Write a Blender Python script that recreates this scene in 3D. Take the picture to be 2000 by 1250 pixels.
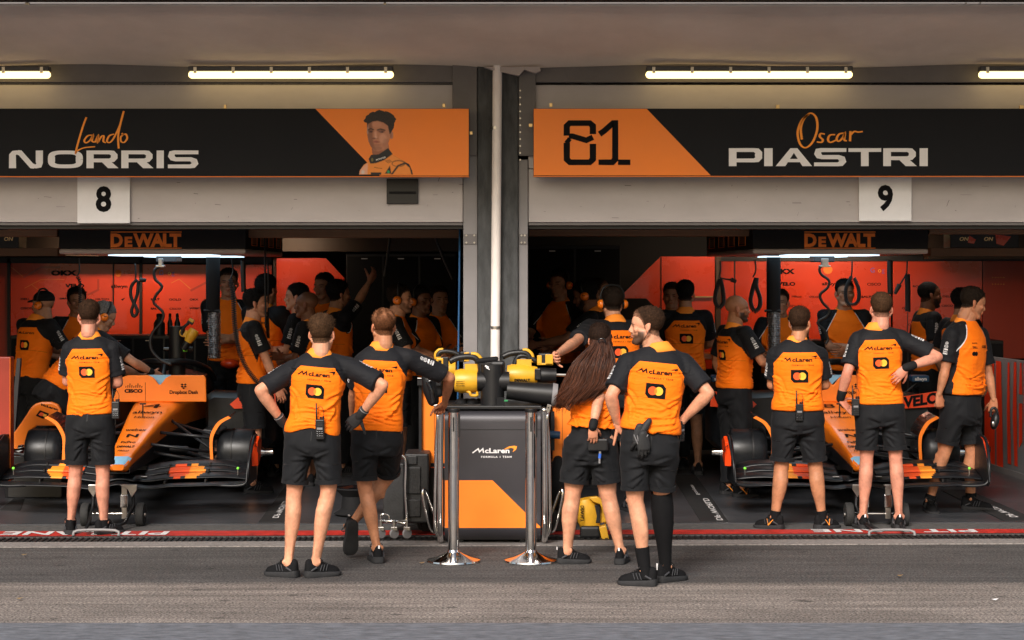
import bpy, bmesh, math, random
import numpy as np
from mathutils import Vector, Matrix, Euler
from mathutils.bvhtree import BVHTree
from math import radians as R, sin, cos, pi

S = bpy.context.scene
for o in list(bpy.data.objects): bpy.data.objects.remove(o)
random.seed(7); RNG = np.random.RandomState(5)
COL = S.collection

# ------------------------------------------------------------- camera
FPX, D0, CH, HY = 3960.0, 16.0, 2.0, 530.0
cam_d = bpy.data.cameras.new('camera'); cam = bpy.data.objects.new('camera', cam_d); COL.objects.link(cam)
cam.location = (0, -D0, CH); cam.rotation_euler = (R(90), 0, 0)
cam_d.lens = FPX*36/2000; cam_d.sensor_width = 36; cam_d.shift_y = (HY-625)/2000
cam_d.clip_start = .1; cam_d.clip_end = 3000
S.camera = cam

# ------------------------------------------------------------- world, sun, exposure
SUN_EL, SUN_ROT = 36.0, 197.0          # sun stands behind the camera, a little to the left
w = bpy.data.worlds.new('World'); S.world = w; w.use_nodes = True
nt = w.node_tree; nt.nodes.clear()
sky = nt.nodes.new('ShaderNodeTexSky'); sky.sky_type = 'NISHITA'; sky.sun_disc = False
sky.sun_elevation = R(SUN_EL); sky.sun_rotation = R(SUN_ROT); sky.air_density = 1.6; sky.dust_density = 4.0; sky.ozone_density = 1.0
bg = nt.nodes.new('ShaderNodeBackground'); bg.inputs[1].default_value = 0.055
wo = nt.nodes.new('ShaderNodeOutputWorld')
nt.links.new(sky.outputs[0], bg.inputs[0]); nt.links.new(bg.outputs[0], wo.inputs[0])
sd = bpy.data.lights.new('sun', 'SUN'); sd.energy = 1.5; sd.angle = R(19); sd.color = (1.0, .955, .92)
sun = bpy.data.objects.new('sun', sd); COL.objects.link(sun)
_a = R(SUN_ROT)                         # direction towards the sun: azimuth from +Y clockwise
_to = Vector((sin(_a)*cos(R(SUN_EL)), cos(_a)*cos(R(SUN_EL)), sin(R(SUN_EL))))
sun.rotation_euler = _to.to_track_quat('Z', 'Y').to_euler()
S.view_settings.view_transform = 'Standard'; S.view_settings.look = 'None'
S.view_settings.exposure = 1.45; S.view_settings.gamma = 1.0
S.cycles.max_bounces = 6; S.cycles.diffuse_bounces = 3; S.cycles.glossy_bounces = 3
S.cycles.use_denoising = True

def P(px, py, Y):
    """point of the place seen at photograph pixel (px, py), Y metres behind the door line"""
    D = D0+Y
    return Vector(((px-1000)*D/FPX, Y, CH+(HY-py)*D/FPX))
def K(Y): return (D0+Y)/FPX            # metres per pixel at depth Y

# ------------------------------------------------------------- materials
MATS = {}
def mat(name, col, rough=.6, metal=0., var=.12, vs=6., bump=0., bs=60., spec=.5, coat=0., rv=.1, emis=None, es=0., aniso=None, alpha=None, sheen=0.):
    if name in MATS: return MATS[name]
    m = bpy.data.materials.new(name); m.use_nodes = True; t = m.node_tree; b = t.nodes['Principled BSDF']
    b.inputs['Metallic'].default_value = metal; b.inputs['Roughness'].default_value = rough
    b.inputs['Specular IOR Level'].default_value = spec; b.inputs['Coat Weight'].default_value = coat
    b.inputs['Sheen Weight'].default_value = sheen
    tc = t.nodes.new('ShaderNodeTexCoord'); src = tc.outputs['Object']
    if aniso:
        mp = t.nodes.new('ShaderNodeMapping'); mp.inputs['Scale'].default_value = aniso
        t.links.new(src, mp.inputs[0]); src = mp.outputs[0]
    n = t.nodes.new('ShaderNodeTexNoise'); n.inputs['Scale'].default_value = vs; n.inputs['Detail'].default_value = 6; n.inputs['Roughness'].default_value = .65
    t.links.new(src, n.inputs['Vector'])
    rp = t.nodes.new('ShaderNodeValToRGB'); rp.color_ramp.elements[0].position = .3; rp.color_ramp.elements[1].position = .7
    c = Vector(col[:3])
    rp.color_ramp.elements[0].color = (*(c*(1-var)), 1); rp.color_ramp.elements[1].color = (*[min(1, v) for v in c*(1+var)], 1)
    t.links.new(n.outputs[0], rp.inputs[0]); t.links.new(rp.outputs[0], b.inputs['Base Color'])
    mr = t.nodes.new('ShaderNodeMapRange'); mr.inputs['To Min'].default_value = max(.02, rough-rv); mr.inputs['To Max'].default_value = min(1, rough+rv)
    t.links.new(n.outputs[0], mr.inputs['Value']); t.links.new(mr.outputs[0], b.inputs['Roughness'])
    if bump:
        n2 = t.nodes.new('ShaderNodeTexNoise'); n2.inputs['Scale'].default_value = bs; n2.inputs['Detail'].default_value = 4
        t.links.new(src, n2.inputs['Vector'])
        bp = t.nodes.new('ShaderNodeBump'); bp.inputs['Strength'].default_value = 1; bp.inputs['Distance'].default_value = bump
        t.links.new(n2.outputs[0], bp.inputs['Height']); t.links.new(bp.outputs[0], b.inputs['Normal'])
    if emis:
        b.inputs['Emission Color'].default_value = (*emis, 1); b.inputs['Emission Strength'].default_value = es
    MATS[name] = m; return m

def attr_mat(name, attr, rough=.55, sub=0., bump=0., bs=80., sheen=0., spec=.4, var=.12, vs=30, aniso=None):
    m = bpy.data.materials.new(name); m.use_nodes = True; t = m.node_tree; b = t.nodes['Principled BSDF']
    a = t.nodes.new('ShaderNodeAttribute'); a.attribute_name = attr
    tc = t.nodes.new('ShaderNodeTexCoord'); src = tc.outputs['Object']
    if aniso:
        mp = t.nodes.new('ShaderNodeMapping'); mp.inputs['Scale'].default_value = aniso
        t.links.new(src, mp.inputs[0]); src = mp.outputs[0]
    n = t.nodes.new('ShaderNodeTexNoise'); n.inputs['Scale'].default_value = vs; n.inputs['Detail'].default_value = 5
    t.links.new(src, n.inputs['Vector'])
    mr = t.nodes.new('ShaderNodeMapRange'); mr.inputs['From Min'].default_value = .25; mr.inputs['From Max'].default_value = .75
    mr.inputs['To Min'].default_value = 1-var; mr.inputs['To Max'].default_value = 1+var
    t.links.new(n.outputs[0], mr.inputs['Value'])
    vm = t.nodes.new('ShaderNodeVectorMath'); vm.operation = 'SCALE'
    t.links.new(a.outputs['Color'], vm.inputs[0]); t.links.new(mr.outputs[0], vm.inputs['Scale'])
    t.links.new(vm.outputs[0], b.inputs['Base Color'])
    b.inputs['Roughness'].default_value = rough; b.inputs['Specular IOR Level'].default_value = spec
    b.inputs['Sheen Weight'].default_value = sheen
    if sub:
        b.inputs['Subsurface Weight'].default_value = sub; b.inputs['Subsurface Radius'].default_value = (.012, .005, .003); b.inputs['Subsurface Scale'].default_value = 1
    if bump:
        n2 = t.nodes.new('ShaderNodeTexNoise'); n2.inputs['Scale'].default_value = bs; t.links.new(src, n2.inputs['Vector'])
        bp = t.nodes.new('ShaderNodeBump'); bp.inputs['Strength'].default_value = 1; bp.inputs['Distance'].default_value = bump
        t.links.new(n2.outputs[0], bp.inputs['Height']); t.links.new(bp.outputs[0], b.inputs['Normal'])
    MATS[name] = m; return m

ORANGE = (.93, .180, .004); DARK = (.0088, .0090, .0112)
mat('orange_gloss', (.90, .20, .008), .32, coat=.3, var=.05)
mat('orange_sign', (.92, .22, .008), .5, var=.05, vs=1.2)
mat('orange_bright', (.95, .215, .008), .5, var=.05)
mat('red_gloss', (.80, .06, .008), .3, coat=.3, var=.05)
mat('wall_red', (.62, .040, .006), .28, coat=.35, var=.14, vs=.8, rv=.06)
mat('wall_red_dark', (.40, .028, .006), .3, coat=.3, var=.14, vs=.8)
mat('black_gloss', (.008, .008, .010), .22, coat=.5, var=.2)
mat('black_satin', (.008, .008, .009), .45, spec=.4, var=.2, rv=.12)
mat('black_matt', (.007, .007, .008), .8, var=.2, spec=.25)
mat('carbon', (.009, .010, .012), .38, var=.35, vs=30, spec=.35)
mat('sign_black', (.0065, .0070, .0095), .65, var=.1, vs=2, spec=.2)
mat('panel_grey', (.047, .047, .052), .42, var=.06, vs=3, bump=.0004, bs=400)
mat('chrome', (.72, .70, .68), .12, metal=1., var=.1, vs=20, rv=.07)
mat('steel', (.42, .40, .38), .32, metal=1., var=.2, vs=14)
mat('white_sign', (.72, .72, .74), .5, var=.05)
mat('white_ink', (.78, .76, .76), .6, var=.04)
mat('black_ink', (.006, .006, .007), .75, var=.1, spec=.1)
mat('orange_ink', (.95, .30, .02), .6, var=.08)
mat('yellow_ink', (.95, .48, .04), .6, var=.04)
mat('red_ink', (.90, .09, .01), .6, var=.04)
mat('overlap_ink', (.93, .20, .01), .6, var=.04)
mat('green_ink', (.02, .25, .08), .6)
mat('blue_ink', (.03, .12, .55), .5)
mat('navy', (.01, .06, .14), .4)
mat('lightblue', (.25, .50, .72), .4)
mat('yellow_plastic', (.66, .34, .018), .42, var=.08, vs=12)
mat('rubber', (.018, .018, .018), .8, bump=.0006, bs=150)
mat('blue_cloth', (.02, .10, .25), .6)
mat('sole', (.026, .026, .028), .8, spec=.25, var=.2, vs=20, bump=.001, bs=120)
mat('shoe_knit', (.005, .005, .006), .85, spec=.2, var=.3, vs=50, bump=.0008, bs=260)
mat('shorts_cloth', (.0060, .0065, .0082), .8, var=.12, vs=5, bump=.0006, bs=300, sheen=.02, spec=.25)
mat('glove_cloth', (.012, .012, .013), .7, bump=.001, bs=200)
mat('collar_cloth', (.95, .27, .018), .75, var=.06, bump=.0006, bs=300)
mat('amber_panel', (.16, .055, .012), .5, var=.1)
mat('silver_duct', (.45, .45, .47), .3, metal=.9, var=.5, vs=40, bump=.004, bs=60)
mat('skin_ink', (.5, .22, .13), .6)
mat('brass', (.6, .42, .2), .35, metal=.8)
attr_mat('skin', 'tint', .52, sub=.04, bump=.0022, bs=38, var=.14, vs=26, spec=.35)
attr_mat('hair', 'tint', .8, bump=.004, bs=170, var=.45, vs=90, spec=.10)
attr_mat('strand_hair', 'tint', .45, var=.3, vs=40, spec=.22)

def shirt_material():
    m = bpy.data.materials.new('shirt_cloth'); m.use_nodes = True; t = m.node_tree; b = t.nodes['Principled BSDF']
    def math_(op, a, bb=None):
        n = t.nodes.new('ShaderNodeMath'); n.operation = op
        for i, v in enumerate((a, bb)):
            if v is None: continue
            if isinstance(v, (int, float)): n.inputs[i].default_value = v
            else: t.links.new(v, n.inputs[i])
        return n.outputs[0]
    sdn = t.nodes.new('ShaderNodeAttribute'); sdn.attribute_name = 'sd'
    sm = t.nodes.new('ShaderNodeAttribute'); sm.attribute_name = 'seam'
    pp = t.nodes.new('ShaderNodeAttribute'); pp.attribute_name = 'pipe'
    tc = t.nodes.new('ShaderNodeTexCoord')
    n = t.nodes.new('ShaderNodeTexNoise'); n.inputs['Scale'].default_value = 9; n.inputs['Detail'].default_value = 5
    t.links.new(tc.outputs['Object'], n.inputs['Vector'])
    def ramp(c, v):
        r = t.nodes.new('ShaderNodeValToRGB'); c = Vector(c); r.color_ramp.elements[0].position = .3; r.color_ramp.elements[1].position = .7
        r.color_ramp.elements[0].color = (*(c*(1-v)), 1); r.color_ramp.elements[1].color = (*[min(1, x) for x in c*(1+v)], 1)
        t.links.new(n.outputs[0], r.inputs[0]); return r.outputs[0]
    def mix(f, a, bb):
        x = t.nodes.new('ShaderNodeMix'); x.data_type = 'RGBA'
        t.links.new(f, x.inputs[0])
        for s, v in ((6, a), (7, bb)):
            if isinstance(v, tuple): x.inputs[s].default_value = (*v, 1)
            else: t.links.new(v, x.inputs[s])
        return x.outputs[2]
    isor = math_('GREATER_THAN', sdn.outputs['Fac'], 0.)
    c = mix(isor, ramp(DARK, .12), ramp(ORANGE, .05))
    seam = math_('MULTIPLY', math_('LESS_THAN', math_('ABSOLUTE', sm.outputs['Fac']), .0022), isor)
    c = mix(seam, c, (.55, .12, .004))
    pipe = math_('LESS_THAN', math_('ABSOLUTE', pp.outputs['Fac']), .0035)
    c = mix(pipe, c, (.6, .6, .62))
    t.links.new(c, b.inputs['Base Color']); b.inputs['Roughness'].default_value = .72
    b.inputs['Sheen Weight'].default_value = .02; b.inputs['Specular IOR Level'].default_value = .18
    # woven cloth with soft creases
    n2 = t.nodes.new('ShaderNodeTexNoise'); n2.inputs['Scale'].default_value = 420; t.links.new(tc.outputs['Object'], n2.inputs['Vector'])
    mp = t.nodes.new('ShaderNodeMapping'); mp.inputs['Scale'].default_value = (5, 5, 13); mp.inputs['Rotation'].default_value = (0, .25, 0)
    t.links.new(tc.outputs['Object'], mp.inputs[0])
    n3 = t.nodes.new('ShaderNodeTexNoise'); n3.inputs['Scale'].default_value = 1.6; n3.inputs['Detail'].default_value = 3; n3.inputs['Distortion'].default_value = 1.2
    t.links.new(mp.outputs[0], n3.inputs['Vector'])
    h = math_('ADD', math_('MULTIPLY', n2.outputs[0], .02), n3.outputs[0])
    bp = t.nodes.new('ShaderNodeBump'); bp.inputs['Strength'].default_value = .75; bp.inputs['Distance'].default_value = .009
    t.links.new(h, bp.inputs['Height']); t.links.new(bp.outputs[0], b.inputs['Normal'])
    MATS['shirt_cloth'] = m
shirt_material()
M = MATS

# ------------------------------------------------------------- mesh building
WL = {}                                 # world location of each object's origin (nothing is rotated)
def link(o, parent=None, loc=(0, 0, 0)):
    COL.objects.link(o); loc = Vector(loc)
    if parent: o.parent = parent; o.location = loc-WL[parent.name]
    else: o.location = loc
    WL[o.name] = loc
    return o
def thing(name, loc, label, cat, group=None, kind=None):
    o = bpy.data.objects.new(name, None); o.empty_display_size = .1; link(o, None, loc)
    return tag(o, label, cat, group, kind)
def tag(o, label=None, cat=None, group=None, kind=None):
    if label: o['label'] = label
    if cat: o['category'] = cat
    if group: o['group'] = group
    if kind: o['kind'] = kind
    return o
def copy_tree(o, d, parent=None):
    """copy a thing, its parts and their sub-parts; the copy of the thing is moved by d"""
    c = o.copy(); COL.objects.link(c); c.parent = parent
    if parent is None: c.location = o.location+Vector(d)
    WL[c.name] = WL[o.name]+Vector(d)
    for ch in list(o.children): copy_tree(ch, d, c)
    return c

class MB:
    def __init__(s): s.v = []; s.f = []; s.m = []; s.mats = []; s.cur = 0; s.attr = []
    def mat(s, name):
        mm = M[name]
        if mm not in s.mats: s.mats.append(mm)
        s.cur = s.mats.index(mm); return s
    def add(s, vs, fs):
        o = len(s.v); s.v += [tuple(x) for x in vs]; s.f += [tuple(i+o for i in f) for f in fs]; s.m += [s.cur]*len(fs); return s
    def box(s, a, b):
        (x0, y0, z0), (x1, y1, z1) = [[min(a[i], b[i]) for i in range(3)], [max(a[i], b[i]) for i in range(3)]]
        return s.add([(x0,y0,z0),(x1,y0,z0),(x1,y1,z0),(x0,y1,z0),(x0,y0,z1),(x1,y0,z1),(x1,y1,z1),(x0,y1,z1)],
                     [(3,2,1,0),(4,5,6,7),(0,1,5,4),(1,2,6,5),(2,3,7,6),(3,0,4,7)])
    def obox(s, c, size, rot=None):
        m = (rot if isinstance(rot, Matrix) else Euler(rot or (0,0,0)).to_matrix())
        hx, hy, hz = [q/2 for q in size]; c = Vector(c)
        vs = [c+m@Vector((x*hx, y*hy, z*hz)) for x, y, z in ((-1,-1,-1),(1,-1,-1),(1,1,-1),(-1,1,-1),(-1,-1,1),(1,-1,1),(1,1,1),(-1,1,1))]
        return s.add(vs, [(3,2,1,0),(4,5,6,7),(0,1,5,4),(1,2,6,5),(2,3,7,6),(3,0,4,7)])
    def rings(s, rings, cap=True, closed=True):
        n = len(rings[0]); vs = [p for r in rings for p in r]; fs = []
        for i in range(len(rings)-1):
            for k in range(n if closed else n-1):
                a, b = i*n+k, i*n+(k+1) % n
                fs.append((a, b, b+n, a+n))
        if cap:
            fs.append(tuple(reversed(range(n)))); fs.append(tuple((len(rings)-1)*n+k for k in range(n)))
        return s.add(vs, fs)
    def seg(s, a, b, prof, ref=(1, 0, 0), n=16, cap=True):
        """solid limb from a to b; prof = [(t, rx, ry, ox, oy)...]; rx lies along ref"""
        a, b = Vector(a), Vector(b); d = b-a; L = d.length or 1e-6; d = d/L; ref = Vector(ref)
        x = ref-d*ref.dot(d)
        if x.length < 1e-4: x = d.orthogonal()
        x.normalize(); y = d.cross(x)
        pr = [(p+(p[1],))[:3]+((p[3], p[4]) if len(p) > 3 else (0, 0)) if len(p) != 2 else (p[0], p[1], p[1], 0, 0) for p in prof]
        rs = []
        def ring(t, rx, ry, ox, oy, e=0):
            c = a+d*(L*t+e)+x*ox+y*oy
            return [c+x*(rx*cos(2*pi*k/n))+y*(ry*sin(2*pi*k/n)) for k in range(n)]
        if cap:
            p = pr[0]; r0 = min(p[1], p[2])
            for q in (85, 60, 30): rs.append(ring(p[0], p[1]*cos(R(q)), p[2]*cos(R(q)), p[3], p[4], -r0*sin(R(q))))
        for p in pr: rs.append(ring(*p))
        if cap:
            p = pr[-1]; r0 = min(p[1], p[2])
            for q in (30, 60, 85): rs.append(ring(p[0], p[1]*cos(R(q)), p[2]*cos(R(q)), p[3], p[4], r0*sin(R(q))))
        return s.rings(rs)
    def ell(s, c, r, rot=None, n=16, m=10):
        c = Vector(c); mm = Euler(rot).to_matrix() if rot else Matrix.Identity(3); rs = []
        for i in range(m+1):
            th = -pi/2+pi*(i+.02)/(m+.04); 
            rs.append([c+mm@Vector((r[0]*cos(th)*cos(2*pi*k/n), r[1]*cos(th)*sin(2*pi*k/n), r[2]*sin(th))) for k in range(n)])
        return s.rings(rs)
    def tube(s, pts, r, n=10, cap=True, taper=None):
        pts = [Vector(p) for p in pts]; rs = []; x = None
        for i, p in enumerate(pts):
            d = (pts[min(i+1, len(pts)-1)]-pts[max(i-1, 0)]).normalized()
            if x is None: x = d.orthogonal().normalized()
            x = (x-d*x.dot(d)); x = x.normalized() if x.length > 1e-5 else d.orthogonal().normalized()
            y = d.cross(x); rr = r if taper is None else r*taper(i/(len(pts)-1))
            rs.append([p+x*(rr*cos(2*pi*k/n))+y*(rr*sin(2*pi*k/n)) for k in range(n)])
        return s.rings(rs, cap)
    def cyl(s, a, b, r, n=24, r2=None):
        r2 = r if r2 is None else r2
        return s.tube([a, b], 1, n, True, lambda t: r+(r2-r)*t)
    def lathe(s, c, prof, axis=(0, 0, 1), n=28):
        """prof = [(r, h)] round an axis through c"""
        c = Vector(c); d = Vector(axis).normalized(); x = d.orthogonal().normalized(); y = d.cross(x)
        return s.rings([[c+d*h+x*(r*cos(2*pi*k/n))+y*(r*sin(2*pi*k/n)) for k in range(n)] for r, h in prof])
    def prism(s, pts, vec):
        """polygon pts (3D, planar) pushed along vec"""
        n = len(pts); pts = [Vector(p) for p in pts]; vec = Vector(vec)
        nrm = Vector((0, 0, 0))
        for i in range(n): nrm += pts[i].cross(pts[(i+1) % n])
        if nrm.dot(vec) > 0: pts.reverse()
        return s.add(pts+[p+vec for p in pts], [tuple(range(n)), tuple(range(2*n-1, n-1, -1))]+[(i, i+n, (i+1) % n+n, (i+1) % n) for i in range(n)])
    def build(s, name, parent=None, smooth=False, bevel=0, label=None, loc=None, sub=0, auto=None):
        me = bpy.data.meshes.new(name)
        loc = Vector(loc) if loc is not None else (WL[parent.name] if parent else None)
        if loc is None:
            v = np.array(s.v); loc = Vector(((v[:,0].min()+v[:,0].max())/2, (v[:,1].min()+v[:,1].max())/2, v[:,2].min()))
        me.from_pydata([(x-loc.x, y-loc.y, z-loc.z) for x, y, z in s.v], [], s.f)
        for mm in s.mats: me.materials.append(mm)
        me.polygons.foreach_set('material_index', s.m)
        if smooth: me.polygons.foreach_set('use_smooth', [True]*len(me.polygons))
        me.update()
        if auto is not None:
            me.polygons.foreach_set('use_smooth', [True]*len(me.polygons)); me.set_sharp_from_angle(angle=R(auto))
        o = bpy.data.objects.new(name, me); link(o, parent, loc)
        if bevel:
            bm = o.modifiers.new('bevel', 'BEVEL'); bm.width = bevel; bm.segments = 2; bm.limit_method = 'ANGLE'; bm.angle_limit = R(40)
        if sub:
            sb = o.modifiers.new('sub', 'SUBSURF'); sb.levels = sub; sb.render_levels = sub
        if label: o['label'] = label
        return o
    # ---- flat lettering and marks on a plane: fn(u, v, k) -> 3D point, k counts layers
    def ribbon(s, pts, wx, wy, fn, k=0):
        pts = [Vector(p) for p in pts]; n = len(pts); L = []; Rr = []
        for i, p in enumerate(pts):
            d0 = (pts[i]-pts[i-1]).normalized() if i else (pts[1]-pts[0]).normalized()
            d1 = (pts[i+1]-pts[i]).normalized() if i < n-1 else d0
            t = d0+d1; t = t.normalized() if t.length > 1e-5 else d1
            nn = Vector((-t.y, t.x)); n0 = Vector((-d0.y, d0.x)); q = max(.45, nn.dot(n0))
            h = math.hypot(n0.x*wx/2, n0.y*wy/2)*.5+math.hypot(-d1.y*wx/2, d1.x*wy/2)*.5
            L.append(p+nn*h/q); Rr.append(p-nn*h/q)
        vs = [fn(q.x, q.y, k) for q in L]+[fn(q.x, q.y, k) for q in Rr]
        return s.add(vs, [(i, i+1, n+i+1, n+i) for i in range(n-1)])
    def poly(s, pts, fn, k=0):
        return s.add([fn(x, y, k) for x, y in pts], [tuple(range(len(pts)))])
    def text(s, txt, fn, h=1., wx=1., x0=0., y0=0., align='C', bold=0., shear=0., space=1., k=0, fit=None):
        vs, fs = text_geo(txt, bold, shear, space)
        if not vs: return s
        xa = min(v[0] for v in vs); xb = max(v[0] for v in vs); sc = h/.7
        if fit: wx = fit/((xb-xa)*sc)
        off = {'L': xa, 'C': (xa+xb)/2, 'R': xb}[align]
        return s.add([fn(x0+(v[0]-off)*sc*wx, y0+v[1]*sc, k) for v in vs], fs)
_TG = {}
def text_geo(txt, bold, shear, space):
    key = (txt, bold, shear, space)
    if key in _TG: return _TG[key]
    c = bpy.data.curves.new('t', 'FONT'); c.body = txt; c.offset = bold; c.shear = shear; c.space_character = space; c.resolution_u = 3; c.fill_mode = 'FRONT'
    o = bpy.data.objects.new('t', c); COL.objects.link(o)
    me = bpy.data.meshes.new_from_object(o.evaluated_get(bpy.context.evaluated_depsgraph_get()))
    bm = bmesh.new(); bm.from_mesh(me); bmesh.ops.triangulate(bm, faces=bm.faces); bm.to_mesh(me); bm.free()
    r = ([tuple(v.co) for v in me.vertices], [tuple(p.vertices) for p in me.polygons])
    bpy.data.objects.remove(o); bpy.data.meshes.remove(me); bpy.data.curves.remove(c)
    _TG[key] = r; return r

def smoothpath(pts, n=6):
    """Catmull-Rom through the points"""
    pts = [Vector(p) for p in pts]; out = []
    for i in range(len(pts)-1):
        p0, p1, p2, p3 = pts[max(i-1, 0)], pts[i], pts[i+1], pts[min(i+2, len(pts)-1)]
        for k in range(n):
            t = k/n
            out.append(.5*((2*p1)+(p2-p0)*t+(2*p0-5*p1+4*p2-p3)*t*t+(3*p1-p0-3*p2+p3)*t**3))
    out.append(pts[-1]); return out
def facing(Y, dy=-.001):
    """plane that faces the pit lane at depth Y; photograph pixels in, place points out"""
    return lambda x, y, k=0: P(x, y, Y)+Vector((0, -.0006*k-.0015, 0))
# ============================================================= SETTING
def noise_mat_ground():
    m = bpy.data.materials.new('asphalt'); m.use_nodes = True; t = m.node_tree; b = t.nodes['Principled BSDF']
    tc = t.nodes.new('ShaderNodeTexCoord')
    def tex(scale, det=6, an=(1, 1, 1), dist=0):
        mp = t.nodes.new('ShaderNodeMapping'); mp.inputs['Scale'].default_value = an; t.links.new(tc.outputs['Object'], mp.inputs[0])
        n = t.nodes.new('ShaderNodeTexNoise'); n.inputs['Scale'].default_value = scale; n.inputs['Detail'].default_value = det; n.inputs['Roughness'].default_value = .7; n.inputs['Distortion'].default_value = dist
        t.links.new(mp.outputs[0], n.inputs[0]); return n.outputs[0]
    def rng(src, a, bb, c, d):
        r = t.nodes.new('ShaderNodeMapRange'); t.links.new(src, r.inputs[0])
        for i, v in enumerate((a, bb, c, d)): r.inputs[i+1].default_value = v
        return r.outputs[0]
    def mul(a, bb):
        n = t.nodes.new('ShaderNodeMath'); n.operation = 'MULTIPLY'; t.links.new(a, n.inputs[0]); t.links.new(bb, n.inputs[1]); return n.outputs[0]
    grit = rng(tex(62, 2), .36, .66, .25, 2.0)
    streak = rng(tex(1.2, 6, (.30, 7, 1)), .34, .66, .60, 1.25)      # tyre streaks run along the pit lane
    blot = rng(tex(.9, 7, (1, 1.6, 1), .8), .34, .66, .72, 1.2)
    f = mul(mul(grit, streak), blot)
    # the lane nearer the pit wall is paler and browner
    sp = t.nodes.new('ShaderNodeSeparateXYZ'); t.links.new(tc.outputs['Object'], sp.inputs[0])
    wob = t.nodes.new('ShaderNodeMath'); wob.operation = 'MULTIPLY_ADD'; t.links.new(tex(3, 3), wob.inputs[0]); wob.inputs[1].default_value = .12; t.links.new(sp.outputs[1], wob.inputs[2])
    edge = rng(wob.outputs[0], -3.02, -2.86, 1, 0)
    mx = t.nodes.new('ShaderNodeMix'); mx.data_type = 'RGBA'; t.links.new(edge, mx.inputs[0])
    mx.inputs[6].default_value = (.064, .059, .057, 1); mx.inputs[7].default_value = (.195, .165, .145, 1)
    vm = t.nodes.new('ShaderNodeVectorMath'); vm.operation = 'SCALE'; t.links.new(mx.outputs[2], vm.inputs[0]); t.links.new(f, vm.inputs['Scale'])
    # oil spots and a few pale stones
    vo = t.nodes.new('ShaderNodeTexVoronoi'); vo.inputs['Scale'].default_value = 2.3
    mp = t.nodes.new('ShaderNodeMapping'); mp.inputs['Scale'].default_value = (1, 1.3, 1); t.links.new(tc.outputs['Object'], mp.inputs[0]); t.links.new(mp.outputs[0], vo.inputs[0])
    spot = rng(vo.outputs['Distance'], .05, .10, .4, 1)
    vm2 = t.nodes.new('ShaderNodeVectorMath'); vm2.operation = 'SCALE'; t.links.new(vm.outputs[0], vm2.inputs[0]); t.links.new(spot, vm2.inputs['Scale'])
    vo3 = t.nodes.new('ShaderNodeTexVoronoi'); vo3.inputs['Scale'].default_value = 4.2; mp3 = t.nodes.new('ShaderNodeMapping'); mp3.inputs['Scale'].default_value = (.7, 1.3, 1); t.links.new(tc.outputs['Object'], mp3.inputs[0]); t.links.new(mp3.outputs[0], vo3.inputs[0])
    gate = rng(tex(1.7, 2), .52, .60, 1, 0); near = rng(vo3.outputs['Distance'], .10, .17, 0, 1)
    gm = t.nodes.new('ShaderNodeMath'); gm.operation = 'MAXIMUM'; t.links.new(gate, gm.inputs[0]); t.links.new(near, gm.inputs[1])
    gr = rng(gm.outputs[0], 0, 1, .38, 1); vm4 = t.nodes.new('ShaderNodeVectorMath'); vm4.operation = 'SCALE'; t.links.new(vm2.outputs[0], vm4.inputs[0]); t.links.new(gr, vm4.inputs['Scale']); vm2 = vm4
    vo2 = t.nodes.new('ShaderNodeTexVoronoi'); vo2.inputs['Scale'].default_value = 42; t.links.new(tc.outputs['Object'], vo2.inputs[0])
    pale = rng(vo2.outputs['Distance'], .10, .16, .5, 0)
    mx2 = t.nodes.new('ShaderNodeMix'); mx2.data_type = 'RGBA'; t.links.new(pale, mx2.inputs[0]); t.links.new(vm2.outputs[0], mx2.inputs[6]); mx2.inputs[7].default_value = (.30, .27, .25, 1)
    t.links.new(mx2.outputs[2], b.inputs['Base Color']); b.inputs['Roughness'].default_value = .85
    bp = t.nodes.new('ShaderNodeBump'); bp.inputs['Strength'].default_value = .8; bp.inputs['Distance'].default_value = .010
    t.links.new(tex(60, 3), bp.inputs['Height']); t.links.new(bp.outputs[0], b.inputs['Normal'])
    M['asphalt'] = m
noise_mat_ground()
mat('blue_tarmac', (.125, .130, .146), .85, var=.5, vs=14, bump=.006, bs=70, aniso=(.6, 1.6, 1))
mat('garage_floor', (.050, .052, .058), .35, var=.25, vs=2, rv=.14, coat=.1)
mat('red_paint', (.42, .020, .012), .6, var=.45, vs=11, bump=.001, bs=120)
mat('white_paint', (.62, .60, .60), .6, var=.15, vs=18)
mat('concrete_strip', (.20, .18, .17), .9, var=.6, vs=40, bump=.004, bs=70, aniso=(1, 2.5, 1))
mat('kerb_tarmac', (.070, .066, .064), .9, var=.4, vs=20, bump=.004, bs=90)
mat('grate', (.02, .02, .02), .6, metal=.5, var=.4, vs=30)
mat('facade_panel', (.40, .37, .37), .5, metal=.15, var=.09, vs=1.6, bump=.0008, bs=320, aniso=(1, 1, 2.2))
mat('facade_frame', (.125, .115, .115), .55, metal=.1, var=.14, vs=4)
mat('jamb_paint', (.20, .19, .195), .5, var=.1, vs=4)
mat('pillar_concrete', (.055, .058, .060), .8, var=.55, vs=5, bump=.003, bs=40, aniso=(3, 3, .8))
mat('pipe_white', (.78, .72, .69), .45, var=.10, vs=9, aniso=(1, 1, .5))
mat('canvas', (.68, .64, .59), .8, var=.16, vs=1.1, bump=.0012, bs=40, aniso=(1, .6, 1))
mat('room_dark', (.010, .009, .008), .7, var=.2, vs=2)
mat('room_brown', (.05, .028, .014), .6, var=.2, vs=2)
mat('ceiling_beige', (.17, .09, .045), .6, var=.1, vs=2)
mat('mat_black', (.013, .013, .014), .7, var=.2)
mat('lamp_glow', (.9, .85, .7), .4, emis=(1.0, .70, .27), es=1.25)
mat('strip_glow', (.8, .9, 1.), .4, emis=(.62, .85, 1.0), es=.8)
mat('lip_grey', (.38, .33, .32), .4, var=.05)

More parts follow.
